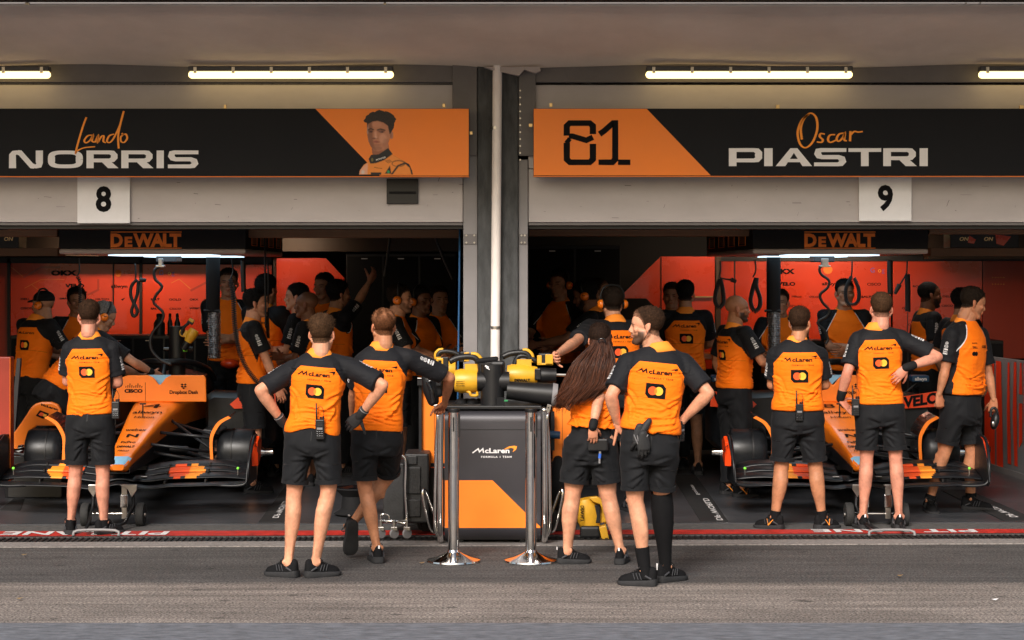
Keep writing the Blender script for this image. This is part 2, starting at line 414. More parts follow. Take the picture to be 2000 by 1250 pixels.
_m = M['canvas']; _t = _m.node_tree; _b = _t.nodes['Principled BSDF']; _o = [n for n in _t.nodes if n.type == 'OUTPUT_MATERIAL'][0]
_tr = _t.nodes.new('ShaderNodeBsdfTranslucent'); _tr.inputs[0].default_value = (.62, .52, .44, 1); _mx = _t.nodes.new('ShaderNodeMixShader'); _mx.inputs[0].default_value = .30
_t.links.new(_b.outputs[0], _mx.inputs[1]); _t.links.new(_tr.outputs[0], _mx.inputs[2]); _t.links.new(_mx.outputs[0], _o.inputs[0])     # thin canvas lets some daylight through
def struct(name, mb, **k):
    o = mb.build(name, **k); o['kind'] = 'structure'; return o

# pit lane, reaching the horizon (the building's own floor lies above it)
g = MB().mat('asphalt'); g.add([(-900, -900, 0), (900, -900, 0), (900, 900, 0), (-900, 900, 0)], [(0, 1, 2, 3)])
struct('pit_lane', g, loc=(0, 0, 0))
yb = CH*FPX/(1218-HY)-D0
b = MB().mat('blue_tarmac').add([(-60, -8.4, .004), (60, -8.4, .004), (60, yb, .004), (-60, yb, .004)], [(0, 1, 2, 3)]); struct('fast_lane', b)
def gy(py): return CH*FPX/(py-HY)-D0
def strip(yl0, yl1, yr0, yr1, z0, z1):
    """band across the lane; far and near edges in pixels at the left and right border of the picture"""
    def edge(yl, yr):
        Ya, Yb = gy(yl), gy(yr); xa, xb = P(0, 0, Ya).x, P(2000, 0, Yb).x; k = (Yb-Ya)/(xb-xa); return lambda x: Ya+(x-xa)*k
    f0, f1 = edge(yl0, yr0), edge(yl1, yr1)
    return [(-12, f1(-12), z0), (12, f1(12), z0), (12, f0(12), z0), (-12, f0(-12), z0)], f0, f1
def band(name, m, a, z0, z1):
    q, f0, f1 = strip(*a, z0, z1); b = MB().mat(m).prism(q, (0, 0, z1-z0)); return b, f0, f1
b, _, _ = band('concrete_edge', 'concrete_strip', (1061, 1070, 1054, 1063), -.05, .008); struct('concrete_edge', b)
b, g0, g1 = band('drain', 'grate', (1052.2, 1060.8, 1046.2, 1053.8), -.05, .003)
x = -5.2
while x < 5.2:
    b.box((x, g1(x)+.01, .003), (x+.02, g0(x)-.008, .010)); x += .045
tag(b.build('drain_grate'), 'long narrow black slotted drain running along the front of both garages', 'drain')
b, _, _ = band('threshold', 'kerb_tarmac', (1028, 1052, 1023, 1046), -.05, .006); struct('threshold_strip', b)
q_, _, _ = strip(1040, 1050, 1035.5, 1043.5, .010, .010); b = MB().mat('red_paint').add(q_, [(0, 1, 2, 3)]); struct('red_line', b)
# PIT LANE, painted to be read from inside the garage: upside down from here
for x0, x1, n in ((8, 330, 0), (1590, 1912, 1)):
    b = MB().mat('white_paint'); Xa = P(x0, 1043, gy(1043)).x; Xb = P(x1, 1043, gy(1043)).x; ya, yc = (gy(1048.3), gy(1041.6)) if n == 0 else (gy(1042.8), gy(1037.2))
    vs, fs = text_geo('PIT LANE', .03, 0, 1.05); mx0 = min(v[0] for v in vs); mx1 = max(v[0] for v in vs)
    b.add([(Xb-(v[0]-mx0)/(mx1-mx0)*(Xb-Xa), yc-(v[1])/.72*(yc-ya), .014) for v in vs], fs)
    tag(b.build('painted_words'), ['white words PIT LANE on the red line before the left car', 'white words PIT LANE on the red line before the right car'][n], 'road marking', 'painted words on the red line')

# garage floor, walls, ceiling
YB = 7.0
b = MB().mat('garage_floor').prism([(-6.6, gy(1028)+.004, -.05), (6.6, gy(1022.2)+.004, -.05), (6.6, YB+.1, -.05), (-6.6, YB+.1, -.05)], (0, 0, .062)); struct('floor', b)
b = MB().mat('room_dark').box((-6.7, YB, 0), (6.7, YB+.15, 3.2)); struct('wall_back', b)
b = MB().mat('room_dark').box((-6.85, .32, 0), (-6.65, YB, 3.2)); struct('wall_left', b)
b = MB().mat('room_dark').box((6.65, .32, 0), (6.85, YB, 3.2)); struct('wall_right', b)
b = MB().mat('room_brown').box((-6.9, .32, 2.85), (6.9, YB+.1, 3.0)); struct('ceiling', b)
b = MB().mat('facade_frame').box((-9, .02, 3.3), (9, 7.3, 6.5)); tag(b.build('upper_storey'), 'plain grey upper storey of the pit building above the canopy', 'building')
for sx, n in ((-1, 'left'), (1, 'right')):
    b = MB().mat('facade_panel').box((sx*6.45, .0, 0), (sx*9, .3, 3.3)); tag(b.build('outer_wall'), f'grey wall of the pit building beyond the {n} end of the garages', 'wall')

# door headers, one over each bay
def header(x0, x1, label):
    t = thing('door_header', P((x0+x1)/2, 440, 0), label, 'facade')
    z = lambda py: P(0, py, 0).z; X = lambda px: P(px, 0, 0).x
    b = MB().mat('facade_panel')
    b.box((X(x0), 0, z(434)), (X(x1), .28, z(330))); b.build('lower_panel', t, bevel=.003)
    b = MB().mat('facade_panel').box((X(x0), 0, z(329)), (X(x1), .28, z(166))); b.build('upper_panel', t, bevel=.003)
    b = MB().mat('facade_frame').box((X(x0), -.02, z(161)), (X(x1), .28, z(100))); b.build('top_rail', t, bevel=.003)
    b = MB().mat('black_satin').box((X(x0), .02, z(165.5)), (X(x1), .28, z(161.5))); b.build('shadow_gap', t)
    b = MB().mat('facade_frame'); b.box((X(x0), .01, z(440)), (X(x1), .3, z(435))); b.mat('black_satin').box((X(x0), .05, z(447)), (X(x1), .3, z(440.5)))
    b.build('door_rail', t, bevel=.002)
    return t
ha = header(-700, 904, 'long grey steel door header above the left garage with scuffed panels')
hb = header(1032, 2700, 'long grey steel door header above the right garage with scuffed panels')
# scratches and scuffs on the lower panels
b = MB().mat('black_ink'); rr = random.Random(3)
for k in range(60):
    x = rr.choice((rr.uniform(10, 900), rr.uniform(1040, 1990))); y = rr.uniform(352, 428); l = rr.uniform(3, 34)*(rr.random()**1.5); a = rr.choice((0, 0, 0, .1, -1.2))
    f = facing(-.001); w_ = rr.uniform(.25, .8)
    b.ribbon([(x, y), (x+l*.5*cos(a)+rr.uniform(-.5, .5), y+l*.5*sin(a)), (x+l*cos(a), y+l*sin(a))], w_, w_, f, k % 4)
# raised frame plates beside the bays
for (x0, x1, n) in ((846+52, 905-.5, 0),):
    pass
scr = b.build('scratches', ha)

# black vent under the left sign
t = thing('wall_vent', P(786, 398, -.02), 'small black square vent on the header under the driver portrait', 'vent')
b = MB().mat('black_satin').box(P(755, 398, -.03), P(817, 350, .01)); b.build('vent_frame', t, bevel=.004)
b = MB().mat('black_matt').box(P(760, 378, -.045), P(812, 374, -.031)); b.build('slat', t)
# centre pillar
t = thing('pillar', (P(968, 0, 0).x, 0, 0), 'dark stained concrete pillar between the two garage doors', 'pillar')
X = lambda px: P(px, 0, 0).x
b = MB().mat('pillar_concrete').box((X(933), -.06, 0), (X(1012), .5, 3.75)); b.build('column', t, bevel=.008)
for x0, x1 in ((905, 932.5), (1012.5, 1031)):
    b = MB().mat('jamb_paint').box((X(x0), -.02, 0), (X(x1), .34, P(0, 312 if x0 > 1000 else 300, 0).z)); j = b.build('jamb', t, bevel=.004)
    b = MB().mat('facade_frame')
    for yy in (470,):
        b.box((X(x0+1), -.026, P(0, yy+8, 0).z), (X(x1-1), -.02, P(0, yy-13, 0).z))
    b.mat('steel')
    for yy in (460, 474):
        for xx in (x0+6, x1-6): b.cyl((X(xx), -.034, P(0, yy, 0).z), (X(xx), -.026, P(0, yy, 0).z), .008, 10)
    b.build('bolt_plate', j, bevel=.001)
for x0, x1 in ((884, 932), (1012.5, 1046)):
    b = MB().mat('facade_frame').box((X(x0), -.045, P(0, 305, 0).z), (X(x1), .3, P(0, 120, 0).z)); b.build('upper_plate', t, bevel=.004)
b = MB().mat('steel')
for k in range(11): b.cyl((X(1016), -.055, P(0, 178+k*13.5, 0).z), (X(1016), -.045, P(0, 178+k*13.5, 0).z), .007, 8)
b.build('rivets', t)
b = MB().mat('room_dark').box((-.30, .5, 0), (.10, YB-1.2, 2.85)); b.build('room_divider', t)
t = thing('drain_pipe', (P(968, 0, 0).x, -.15, 0), 'white round downpipe running down the middle of the dark pillar', 'pipe')
b = MB().mat('pipe_white').cyl(P(964.5, 1050, -.13), P(971.5, 128, -.13), .037, 32); b.build('pipe', t, smooth=False, auto=40)
b = MB().mat('steel')
for yy in (250, 640): b.cyl(P(968, yy+3, -.13), P(968, yy-3, -.13), .0385, 32)
b.build('clamp', t, auto=40)
t = thing('blue_hose', P(897, 700, .4), 'thin blue hose hanging straight down inside the left door edge', 'hose')
b = MB().mat('blue_cloth').tube([P(898, 447, .36), P(897, 560, .36), P(895, 700, .36), P(893, 900, .36)], .008, 8); b.build('hose', t, smooth=True)

# canopy of stretched canvas, with the black beam along its front
NX, NY = 220, 44; vs = []; fs = []
for j in range(NY+1):
    v = j/NY; Y = .01-2.11*v
    for i in range(NX+1):
        x = -8+16*i/NX
        zb = P(0, 128, 0).z + (P(0, 7, -2.1).z-P(0, 128, 0).z)*v
        px = 1000+x*FPX/(D0+Y)
        sag = .020*sin(x*2.1+.7)*sin(pi*v)+.012*sin(x*5.3+v*7)*sin(pi*v)**2
        wr = .006*sin(x*17+v*11+2*sin(x*3+v*5))*sin(pi*min(1, v*1.4))*(.5+.5*sin(x*1.3))
        dip = -.020*math.exp(-((px-985)/55)**2)*(1-v)**2 + .014*sin(px/95.)*(1-v)**3
        gat = .010*math.exp(-((px-1480-(v*90))/22)**2)*sin(pi*v) + .008*math.exp(-((px-540+v*40)/14)**2)*sin(pi*v)
        vs.append((x, Y, zb+sag+wr+dip+gat))
for j in range(NY):
    for i in range(NX):
        a = j*(NX+1)+i; fs.append((a, a+1, a+NX+2, a+NX+1))
t = thing('canopy', (0, -1, 3.6), 'wide stretched brown grey canvas canopy over the front of both garages', 'canopy')
b = MB().mat('canvas').add(vs, fs); c = b.build('canvas_sheet', t, smooth=True); so = c.modifiers.new('s', 'SOLIDIFY'); so.thickness = .008; so.offset = 1
b = MB().mat('black_matt').box((-8, -2.34, P(0, 6, -2.1).z), (8, -2.14, 4.1)); b.build('front_beam', t, bevel=.005)
b = MB().mat('steel')
for px in (52, 1500/2, 1884, 1912): b.box(P(px, 9, -2.13), P(px+4, 4, -2.17))
b.build('bracket', t)
b = MB().mat('lip_grey').prism([P(945, 131, -.16), P(1054, 130, -.16), P(1056, 138, -.16), P(1046, 143, -.16), P(1024, 136, -.16), P(1013, 148, -.16), P(960, 136, -.16)], (0, .08, 0)); b.build('corner_flap', t)

# fluorescent tubes under the canopy
def tube_lamp(x0, x1, label):
    Y = -.17; t = thing('tube_lamp', P((x0+x1)/2, 150, Y), label, 'lamp', 'tube lamps under the canopy')
    b = MB().mat('panel_grey'); za, zb = P(0, 140, Y).z, P(0, 130, Y).z; b.box((P(x0+4, 0, Y).x, Y-.05, za), (P(x1-4, 0, Y).x, Y+.05, zb)); b.build('housing', t, bevel=.008)
    b = MB().mat('lamp_glow'); a = P(x0+3, 146, Y); c = P(x1-3, 146, Y); b.seg(a+Vector((.03, 0, 0)), c-Vector((.03, 0, 0)), [(0, .045, .030), (1, .045, .030)], ref=(0, 1, 0), n=16); b.build('diffuser', t, smooth=True)
    b = MB().mat('steel')
    for k in range(6):
        px = x0+18+k*(x1-x0-36)/5; b.box((P(px-3, 0, Y).x, Y-.056, P(0, 144, Y).z), (P(px+3, 0, Y).x, Y-.048, P(0, 132, Y).z))
    b.build('clip', t)
tube_lamp(-305, 102, 'tube lamp under the canopy at the left edge of the picture')
tube_lamp(365, 772, 'glowing tube lamp above the sign with the driver portrait')
tube_lamp(1258, 1668, 'glowing tube lamp above the sign with the number 81')
tube_lamp(1908, 2318, 'tube lamp under the canopy at the right edge of the picture')

# ============================================================= SIGNS
SY = -.26
def sup(cx, cy, rx, ry, e=3.2, n=40):
    return [(cx+rx*math.copysign(abs(cos(a))**(2/e), cos(a)), cy+ry*math.copysign(abs(sin(a))**(2/e), sin(a))) for a in [2*pi*k/n for k in range(n+1)]]
def wide_word(b, word, boxes, y0, y1, f, vw, hw):
    """extended capitals; boxes = [(x0, x1)] in pixels"""
    for (x0, x1), ch in zip(boxes, word):
        W = x1-x0; H = y1-y0; l, r = x0+vw/2, x1-vw/2; tp, bt = y0+hw/2, y1-hw/2; mid = (y0+y1)/2+H*.04
        def rib(pts, k=0, a=vw, c=hw): b.ribbon(pts, a, c, f, k)
        if ch == 'I': b.poly([(x0, y0), (x1, y0), (x1, y1), (x0, y1)], f)
        elif ch == 'N':
            rib([(l, y1), (l, tp+6), (l+3, tp+1.5), (l+8, tp), (l+12, tp)], 0); rib([(l+10, tp), (l+15, tp+1), (r-15, bt-1), (r-10, bt)], 1, vw*.9, hw*1.25); rib([(r-12, bt), (r-6, bt), (r-1, bt-2), (r, bt-7), (r, y0)], 2)
        elif ch == 'O': rib(sup((l+r)/2, (tp+bt)/2, (r-l)/2, (bt-tp)/2, 3.4)); 
        elif ch in 'RP':
            rib([(l, y1), (l, y0)], 0)
            m2 = mid+H*.02 if ch == 'R' else mid+H*.14
            rib([(l, tp), (r-9, tp), (r-3, tp+1.5), (r, tp+6), (r, m2-6), (r-3, m2-1.5), (r-9, m2), (l+vw*.5, m2)], 1)
            if ch == 'R': b.poly([(l+W*.30, m2-1), (l+W*.30+vw*1.35, m2-1), (x1+1.5, y1), (x1+1.5-vw*1.45, y1)], f, 2)
        elif ch == 'S': rib([(x1, tp), (l+6, tp), (l+1, tp+2), (l, tp+7), (l+2, mid-4), (l+8, mid-1.5), (r-8, mid-1.5), (r-1, mid+2), (r, bt-6), (r-3, bt-1.5), (r-9, bt), (x0, bt)])
        elif ch == 'A':
            b.poly([(x0, y1), (x0+vw*1.25, y1), ((x0+x1)/2, y0+H*.26), ((x0+x1)/2+0, y0), ((x0+x1)/2-vw*.45, y0)], f, 0)
            b.poly([(x1, y1), (x1-vw*1.25, y1), ((x0+x1)/2, y0+H*.26), ((x0+x1)/2, y0), ((x0+x1)/2+vw*.45, y0)], f, 1)
            b.poly([(x0+W*.24, y1-H*.22), (x1-W*.24, y1-H*.22), (x1-W*.33, y1-H*.40), (x0+W*.33, y1-H*.40)], f, 2)
        elif ch == 'T':
            rib([(x0, tp), (x1, tp)], 0); rib([((x0+x1)/2, tp+hw*.5), ((x0+x1)/2, y1)], 1)
def script(b, strokes, f, w0):
    for k, st in enumerate(strokes):
        q = [(v.x, v.y) for v in smoothpath([(x, y, 0) for x, y in st], 6)]
        b.ribbon(q, w0*1.05, w0*.62, f, 2+k % 3)

def sign_board(x0, x1, y0, y1, label):
    t = thing('team_sign', P((x0+x1)/2, y1, SY), label, 'sign')
    b = MB().mat('sign_black').box(P(x0, y1, SY), P(x1, y0, SY)+Vector((0, .12, 0))); b.build('board', t, bevel=.002)
    b = MB().mat('orange_sign').box(P(x0, y1+1.5, SY), P(x1, y1+.2, SY)+Vector((0, .1, 0))); b.build('lower_trim', t)
    return t
sf = facing(SY)
ts = sign_board(-560, 916, 212, 344, 'long black team sign with a driver portrait on its orange end, above plate 8')
b = MB().mat('orange_sign').poly([(616, 212.5), (915.5, 212.5), (915.5, 343), (742, 343)], sf); b.build('orange_field', ts)
b = MB().mat('white_ink'); wide_word(b, 'NORRIS', [(17.5, 84), (93.5, 162), (169, 230), (237, 298.5), (306, 320), (328, 387.5)], 294, 328.5, sf, 14, 7.2); b.build('surname', ts)
b = MB().mat('orange_ink'); z1 = lambda pts: [(x/2, y/2) for x, y in pts]
script(b, [z1([(338, 458), (325, 492), (308, 548), (296, 596), (304, 588), (330, 577), (372, 573)]),
           z1([(362, 528), (344, 530), (330, 548), (336, 558), (352, 548), (364, 528), (360, 550), (370, 556)]),
           z1([(372, 556), (384, 530), (382, 556), (396, 534), (406, 532), (404, 552), (414, 557)]),
           z1([(446, 524), (428, 530), (418, 550), (428, 557), (444, 540), (468, 490), (484, 434)]),
           z1([(484, 434), (474, 470), (462, 530), (464, 580)]),
           z1([(484, 524), (472, 536), (474, 553), (486, 556), (497, 540), (492, 524), (482, 526), (476, 520)])], sf, 3.7)
b.build('first_name', ts)
# printed driver portrait
pf = lambda pts: [(600+x/6.25, 200+y/6.25) for x, y in pts]
attr_mat('print_ink', 'tint', .55, var=.02)
def portrait():
    """printed half-length portrait: soft layers of ink on a fine grid"""
    st = 4.; X_ = np.arange(622, 1302, st); Y_ = np.arange(92, 886, st); gx, gy_ = np.meshgrid(X_, Y_)
    img = np.zeros(gx.shape+(3,)); al = np.zeros(gx.shape)
    def blur(m, k):
        for _ in range(k):
            m = (m+np.roll(m, 1, 0)+np.roll(m, -1, 0))/3; m = (m+np.roll(m, 1, 1)+np.roll(m, -1, 1))/3
        return m
    def inside(pts):
        m = np.zeros(gx.shape, bool); n = len(pts)
        for i in range(n):
            (x0, y0), (x1, y1) = pts[i], pts[(i+1) % n]
            c = ((y0 > gy_) != (y1 > gy_)); xx = (x1-x0)*(gy_-y0)/((y1-y0) or 1e-9)+x0; m ^= c & (gx < xx)
        return m.astype(float)
    def lay(m, col, k=0, a=1., cover=True):
        nonlocal img, al
        m = blur(m, k)*a; img = img*(1-m[..., None])+np.array(col)*m[..., None]
        if cover: al = np.maximum(al, m)
    el = lambda cx, cy, rx, ry: (((gx-cx)/rx)**2+((gy_-cy)/ry)**2 < 1).astype(float)
    face = inside([(728, 250), (760, 190), (1000, 200), (1018, 330), (1010, 440), (985, 520), (930, 575), (870, 600), (825, 592), (778, 545), (745, 470), (726, 360)])
    neck = inside([(785, 540), (990, 490), (1008, 600), (960, 660), (800, 660)])
    suit = inside([(632, 884), (640, 830), (690, 760), (760, 715), (800, 660), (1010, 600), (1060, 650), (1200, 725), (1250, 770), (1280, 830), (1292, 884)])
    lay(suit, (.85, .27, .04), 1); lay(inside([(632, 884), (650, 820), (700, 765), (742, 740), (735, 884)]), (.75, .42, .30), 2, .8)
    lay(neck, (.34, .12, .06), 1); lay(inside([(900, 560), (995, 500), (1005, 600), (950, 640)]), (.50, .21, .11), 3, .7)
    lay(el(1028, 400, 26, 50), (.52, .22, .13), 1); lay(el(1022, 404, 12, 30), (.25, .08, .05), 2, .7)
    lay(face, (.52, .215, .115), 1)
    lay(inside([(720, 240), (790, 230), (800, 330), (800, 430), (815, 520), (850, 600), (775, 545), (740, 470)])*face, (.20, .07, .04), 5, .75)
    lay(el(925, 440, 45, 60)*face, (.66, .32, .20), 6, .75); lay(el(850, 270, 60, 34)*face, (.60, .27, .16), 5, .6); lay(el(835, 400, 12, 50), (.72, .38, .25), 3, .8); lay(el(840, 425, 16, 10), (.74, .42, .30), 2, .7)
    lay(el(738, 330, 10, 60), (.70, .50, .42), 3, .5); lay(el(742, 480, 8, 30), (.6, .4, .34), 3, .4)
    lay(el(815, 440, 26, 9), (.14, .04, .025), 2, .8); lay(el(860, 440, 14, 7), (.2, .06, .04), 2, .5)
    lay(el(775, 352, 34, 16), (.14, .045, .03), 3, .8); lay(el(905, 352, 44, 17), (.16, .05, .035), 3, .8)
    lay(inside([(736, 332), (775, 312), (815, 328), (815, 342), (775, 328), (742, 346)]), (.03, .015, .012), 1, .95); lay(inside([(850, 332), (895, 316), (955, 334), (958, 348), (892, 334), (853, 346)]), (.03, .015, .012), 1, .95)
    lay(el(778, 360, 20, 6), (.02, .01, .01), 1); lay(el(910, 362, 25, 7), (.02, .01, .01), 1); lay(el(900, 361, 7, 4), (.35, .25, .22), 1, .7)
    lay(inside([(800, 480), (835, 464), (855, 468), (892, 484), (850, 498), (815, 494)]), (.42, .12, .08), 1, .9); lay(inside([(800, 481), (845, 478), (892, 485), (845, 484)]), (.10, .03, .02), 1, .9)
    lay(el(850, 520, 50, 10), (.26, .09, .055), 3, .5); lay(el(855, 560, 60, 26)*face, (.30, .12, .075), 5, .6); lay(el(960, 500, 40, 60)*face, (.38, .15, .09), 6, .5)
    rr_ = np.random.RandomState(3); hair = np.zeros(gx.shape)
    for k in range(70): a_ = pi*rr_.rand(); hair = np.maximum(hair, el(890+165*cos(a_)*(.92+.12*rr_.rand()), 235-112*sin(a_)*(.9+.15*rr_.rand()), 22+14*rr_.rand(), 18+10*rr_.rand()))
    hair = np.maximum(hair, inside([(728, 262), (740, 190), (800, 130), (900, 108), (1000, 140), (1050, 220), (1066, 260), (1058, 310), (1035, 350), (1008, 392), (994, 330), (985, 285), (930, 246), (860, 226), (800, 234), (742, 262), (735, 330)]))
    lay(hair, (.012, .009, .008), 1); lay(hair*(rr_.rand(*gx.shape) > .80), (.06, .035, .025), 1, .8, False)
    lay(inside([(748, 690), (780, 640), (870, 635), (990, 556), (1045, 630), (940, 705), (840, 742), (770, 748)]), (.012, .012, .013), 1)
    lay(el(793, 700, 14, 22), (.20, .16, .05), 1, .8)
    lay(inside([(1195, 728), (1245, 752), (1282, 830), (1294, 884), (1272, 884), (1252, 800), (1198, 752), (1120, 780), (1040, 884), (1015, 884), (1100, 768)]), (.012, .012, .013), 1)
    lay(inside([(950, 868), (1010, 770), (1028, 872)]), (.012, .012, .013), 1); lay(el(992, 848, 18, 18), (.03, .30, .12), 1)
    lay(inside([(775, 855), (905, 855), (905, 886), (775, 886)]), (.012, .012, .013), 1); lay(el(1115, 745, 85, 42)-el(1112, 748, 70, 30), (.05, .03, .01), 1, .7); lay(el(680, 850, 20, 24), (.6, .6, .6), 2, .7)
    for k in range(4): lay(inside([(945+k*16, 712-k*4), (955+k*16, 706-k*4), (1000+k*14, 742-k*6), (992+k*14, 748-k*6)]), (.10, .04, .01), 0, .5)
    idx = -np.ones(gx.shape, int); ok = al > .35; vs = []; cs = []
    for j, i in zip(*np.where(ok)):
        idx[j, i] = len(vs); q = pf([(gx[j, i], gy_[j, i])])[0]; q = (q[0], min(q[1], 342.8)); vs.append(tuple(sf(q[0], q[1], 2))); cs.append(img[j, i])
    fs = [(idx[j, i], idx[j+1, i], idx[j+1, i+1], idx[j, i+1]) for j in range(gx.shape[0]-1) for i in range(gx.shape[1]-1) if min(idx[j, i], idx[j+1, i], idx[j+1, i+1], idx[j, i+1]) >= 0]
    me = bpy.data.meshes.new('driver_portrait'); lc = WL[ts.name]; me.from_pydata([(x-lc.x, y-lc.y, z_-lc.z) for x, y, z_ in vs], [], fs); me.materials.append(M['print_ink'])
    at = me.attributes.new('tint', 'FLOAT_COLOR', 'POINT'); at.data.foreach_set('color', np.hstack([np.clip(np.array(cs), 0, 1), np.ones((len(cs), 1))]).astype(np.float32).ravel())
    me.update(); o = bpy.data.objects.new('driver_portrait', me); link(o, ts, lc)
    MB().mat('white_ink').text('MONSTER', lambda x, y, k=0: sf(x, y-(x-740)*.30, 5), h=-3.2, fit=19, x0=744, y0=312.5, bold=.02).build('collar_lettering', o)
    MB().mat('black_ink').text('McLaren', lambda x, y, k=0: sf(x, y+(x-740)*.12, 5), h=-2.2, fit=15, x0=739, y0=329).build('chest_lettering', o)
portrait()
b = MB().mat('brass')
for px, py in ((440, 209), (867, 207)): b.box(P(px-3, py+3, -.2), P(px+3, py-4, -.17))
b.box(P(917, 263, -.2), P(923, 257, -.17)); b.build('bracket', ts, bevel=.002)

ts = sign_board(1042, 2560, 212, 343.5, 'long team sign with the number 81 on its orange end, above plate 9')
b = MB().mat('orange_sign').poly([(1042.5, 212.5), (1263, 212.5), (1388, 342.5), (1042.5, 342.5)], sf); b.build('orange_field', ts)
b = MB().mat('white_ink'); wide_word(b, 'PIASTRI', [(1423.5, 1489), (1492.5, 1509), (1515, 1586), (1590, 1653), (1657, 1721), (1725, 1789), (1796, 1812)], 289.5, 324.5, sf, 15, 7.2); b.build('surname', ts)
z2 = lambda pts: [(1000+x/2, y/2) for x, y in pts]
b = MB().mat('orange_ink')
script(b, [z2([(1160, 446), (1132, 470), (1116, 515), (1124, 560), (1146, 577), (1174, 555), (1192, 505), (1188, 460), (1166, 442), (1142, 462), (1128, 500), (1132, 545)]),
           z2([(1222, 524), (1206, 522), (1202, 534), (1214, 546), (1208, 556), (1190, 554)]),
           z2([(1262, 526), (1242, 528), (1234, 545), (1244, 556), (1268, 546)]),
           z2([(1296, 520), (1278, 524), (1268, 542), (1276, 552), (1292, 538), (1300, 520), (1298, 546), (1308, 550)]),
           z2([(1322, 512), (1320, 552)]), z2([(1320, 530), (1336, 514), (1352, 516), (1370, 514)])], sf, 4.4)
b.build('first_name', ts)
b = MB().mat('black_ink')
for k, st in enumerate(([(214, 530), (214, 492), (225, 481), (304, 481), (316, 492), (316, 524)], [(316, 536), (290, 548), (236, 532), (222, 532)], [(214, 558), (214, 622), (226, 634), (304, 634), (316, 622), (316, 562)], [(226, 556), (212, 545)],
                        [(342, 524), (362, 510), (394, 481), (403, 481), (403, 622), (392, 634), (338, 634)], [(414, 634), (462, 634)])):
    b.ribbon(z2(st), 12.5, 10.5, sf, k+2)
b.build('race_number', ts)
b = MB().mat('brass')
for px, py in ((1076, 206), (1519, 209), (1995, 210)): b.box(P(px-3, py+3, -.2), P(px+3, py-4, -.17))
b.box(P(1033, 248, -.2), P(1040, 242, -.17)); b.build('bracket', ts, bevel=.002)

for px0, px1, y0, y1, ch, lab in ((151, 253.5, 346.5, 436, '8', 'white square plate with a black 8 under the left sign'), (1678, 1780.5, 346, 431.5, '9', 'white square plate with a black 9 under the right sign')):
    t = thing('number_plate', P((px0+px1)/2, y1, -.03), lab, 'sign', 'garage number plates')
    b = MB().mat('white_sign').box(P(px0, y1, -.035), P(px1, y0, -.035)+Vector((0, .03, 0))); b.build('plate', t, bevel=.002)
    b = MB().mat('black_ink').text(ch, facing(-.036), h=-46, wx=-.92, x0=(px0+px1)/2, y0=(y0+y1)/2+20, bold=.035); b.build('digit', t)
# ============================================================= INSIDE THE GARAGES
def wp(t, name, m, pts, Y, th=.03, k=0, **kw):
    """panel outlined in photograph pixels, standing at depth Y with its own thickness"""
    b = MB().mat(m).prism([P(x, y, Y) for x, y in pts], (0, th, 0)); return b.build(name, t, **kw)
# back wall cladding ---------------------------------------------------
YW = 6.0
def cladding(px0, px1, lab):
    return thing('wall_cladding', P((px0+px1)/2, 690, YW), lab, 'wall panel')
t = cladding(0, 560, 'glossy red sponsor wall at the back of the left garage')
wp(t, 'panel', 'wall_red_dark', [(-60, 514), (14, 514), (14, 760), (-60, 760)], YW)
wp(t, 'panel', 'wall_red', [(21, 514), (272, 516), (272, 700), (21, 700)], YW)
wp(t, 'panel', 'wall_red', [(278, 516), (402, 517), (402, 700), (278, 700)], YW)
wp(t, 'panel', 'wall_red', [(430, 517), (531, 517), (531, 700), (430, 700)], YW)
wf = facing(YW)
b = MB().mat('black_satin'); wb = lambda x0, x1, y0, y1, d=.0: b.box(P(x0, y1, YW-.03+d), P(x1, y0, YW-.005+d))
wb(14, 21, 505, 760); wb(272, 278, 505, 700); wb(220, 222.5, 514, 600); wb(-60, 531, 503, 513.5)
b.build('frame', t)
def ink(t, nm, m, items, f, **kw):
    for it in items: MB().mat(m).text(it[0], f, h=-it[3], wx=-(it[4] if len(it) > 4 else 1.2), x0=it[1], y0=it[2]+it[3]/2, bold=it[5] if len(it) > 5 else .03).build(nm, t, **kw)
ink(t, 'sponsor_lettering', 'black_ink', [('OKX', 125, 533, 9, 1.7, .06), ('VELO', 146, 558, 7, 1.5, .05), ('allwyn', 233, 559, 6, 1.5), ('SMART', 128, 583, 3.4, 1.5), ('HILTON', 200, 584, 3.4, 1.5), ('GOLD', 342, 585, 4, 1.5), ('SALT', 303, 584.5, 3.4, 1.6, .06), ('SALT', 303, 602.5, 3.4, 1.6, .06),
     ('CISCO', 342, 603, 3.6, 1.5), ('OKX', 379, 585, 3.6, 1.5), ('WEBEX', 382, 602, 3.4, 1.5), ('DELL', 50, 584, 4, 1.5), ('CISCO', 52, 602, 4.4, 1.3)], wf)
mat('wall_orange', (.66, .16, .012), .4, coat=.3)
for st in ([(48, 563), (80, 546), (126, 546)], [(62, 556), (76, 567)], [(22, 522), (46, 541)], [(172, 579), (196, 562)], [(334, 553), (350, 545), (372, 564)]): MB().mat('wall_orange').ribbon(st, 1.3, 1.3, wf).build('line_pattern', t)
for st in ([(46, 542), (80, 522), (118, 522)], [(192, 545), (192, 566), (172, 576)], [(372, 568), (402, 552)]): MB().mat('wall_red_dark').ribbon(st, 4, 4, wf, 1).build('dark_pattern', t)  # bands of darker red across the wall panels
gx = 311
for ch, m, dx in (('G', 'blue_ink', 0), ('o', 'yellow_ink', 16), ('g', 'blue_ink', 23)): MB().mat(m).text(ch, wf, h=-9, wx=-1, x0=gx+4+dx, y0=537, bold=.0).build('colour_lettering', t)
b = MB().mat('overlap_ink').poly([(231+6*cos(a), 534-7*sin(a)) for a in [2*pi*i/20 for i in range(20)]], wf); b.mat('black_ink').poly([(236, 585), (245, 581), (240, 587), (237, 586)], wf); b.build('emblem', t)

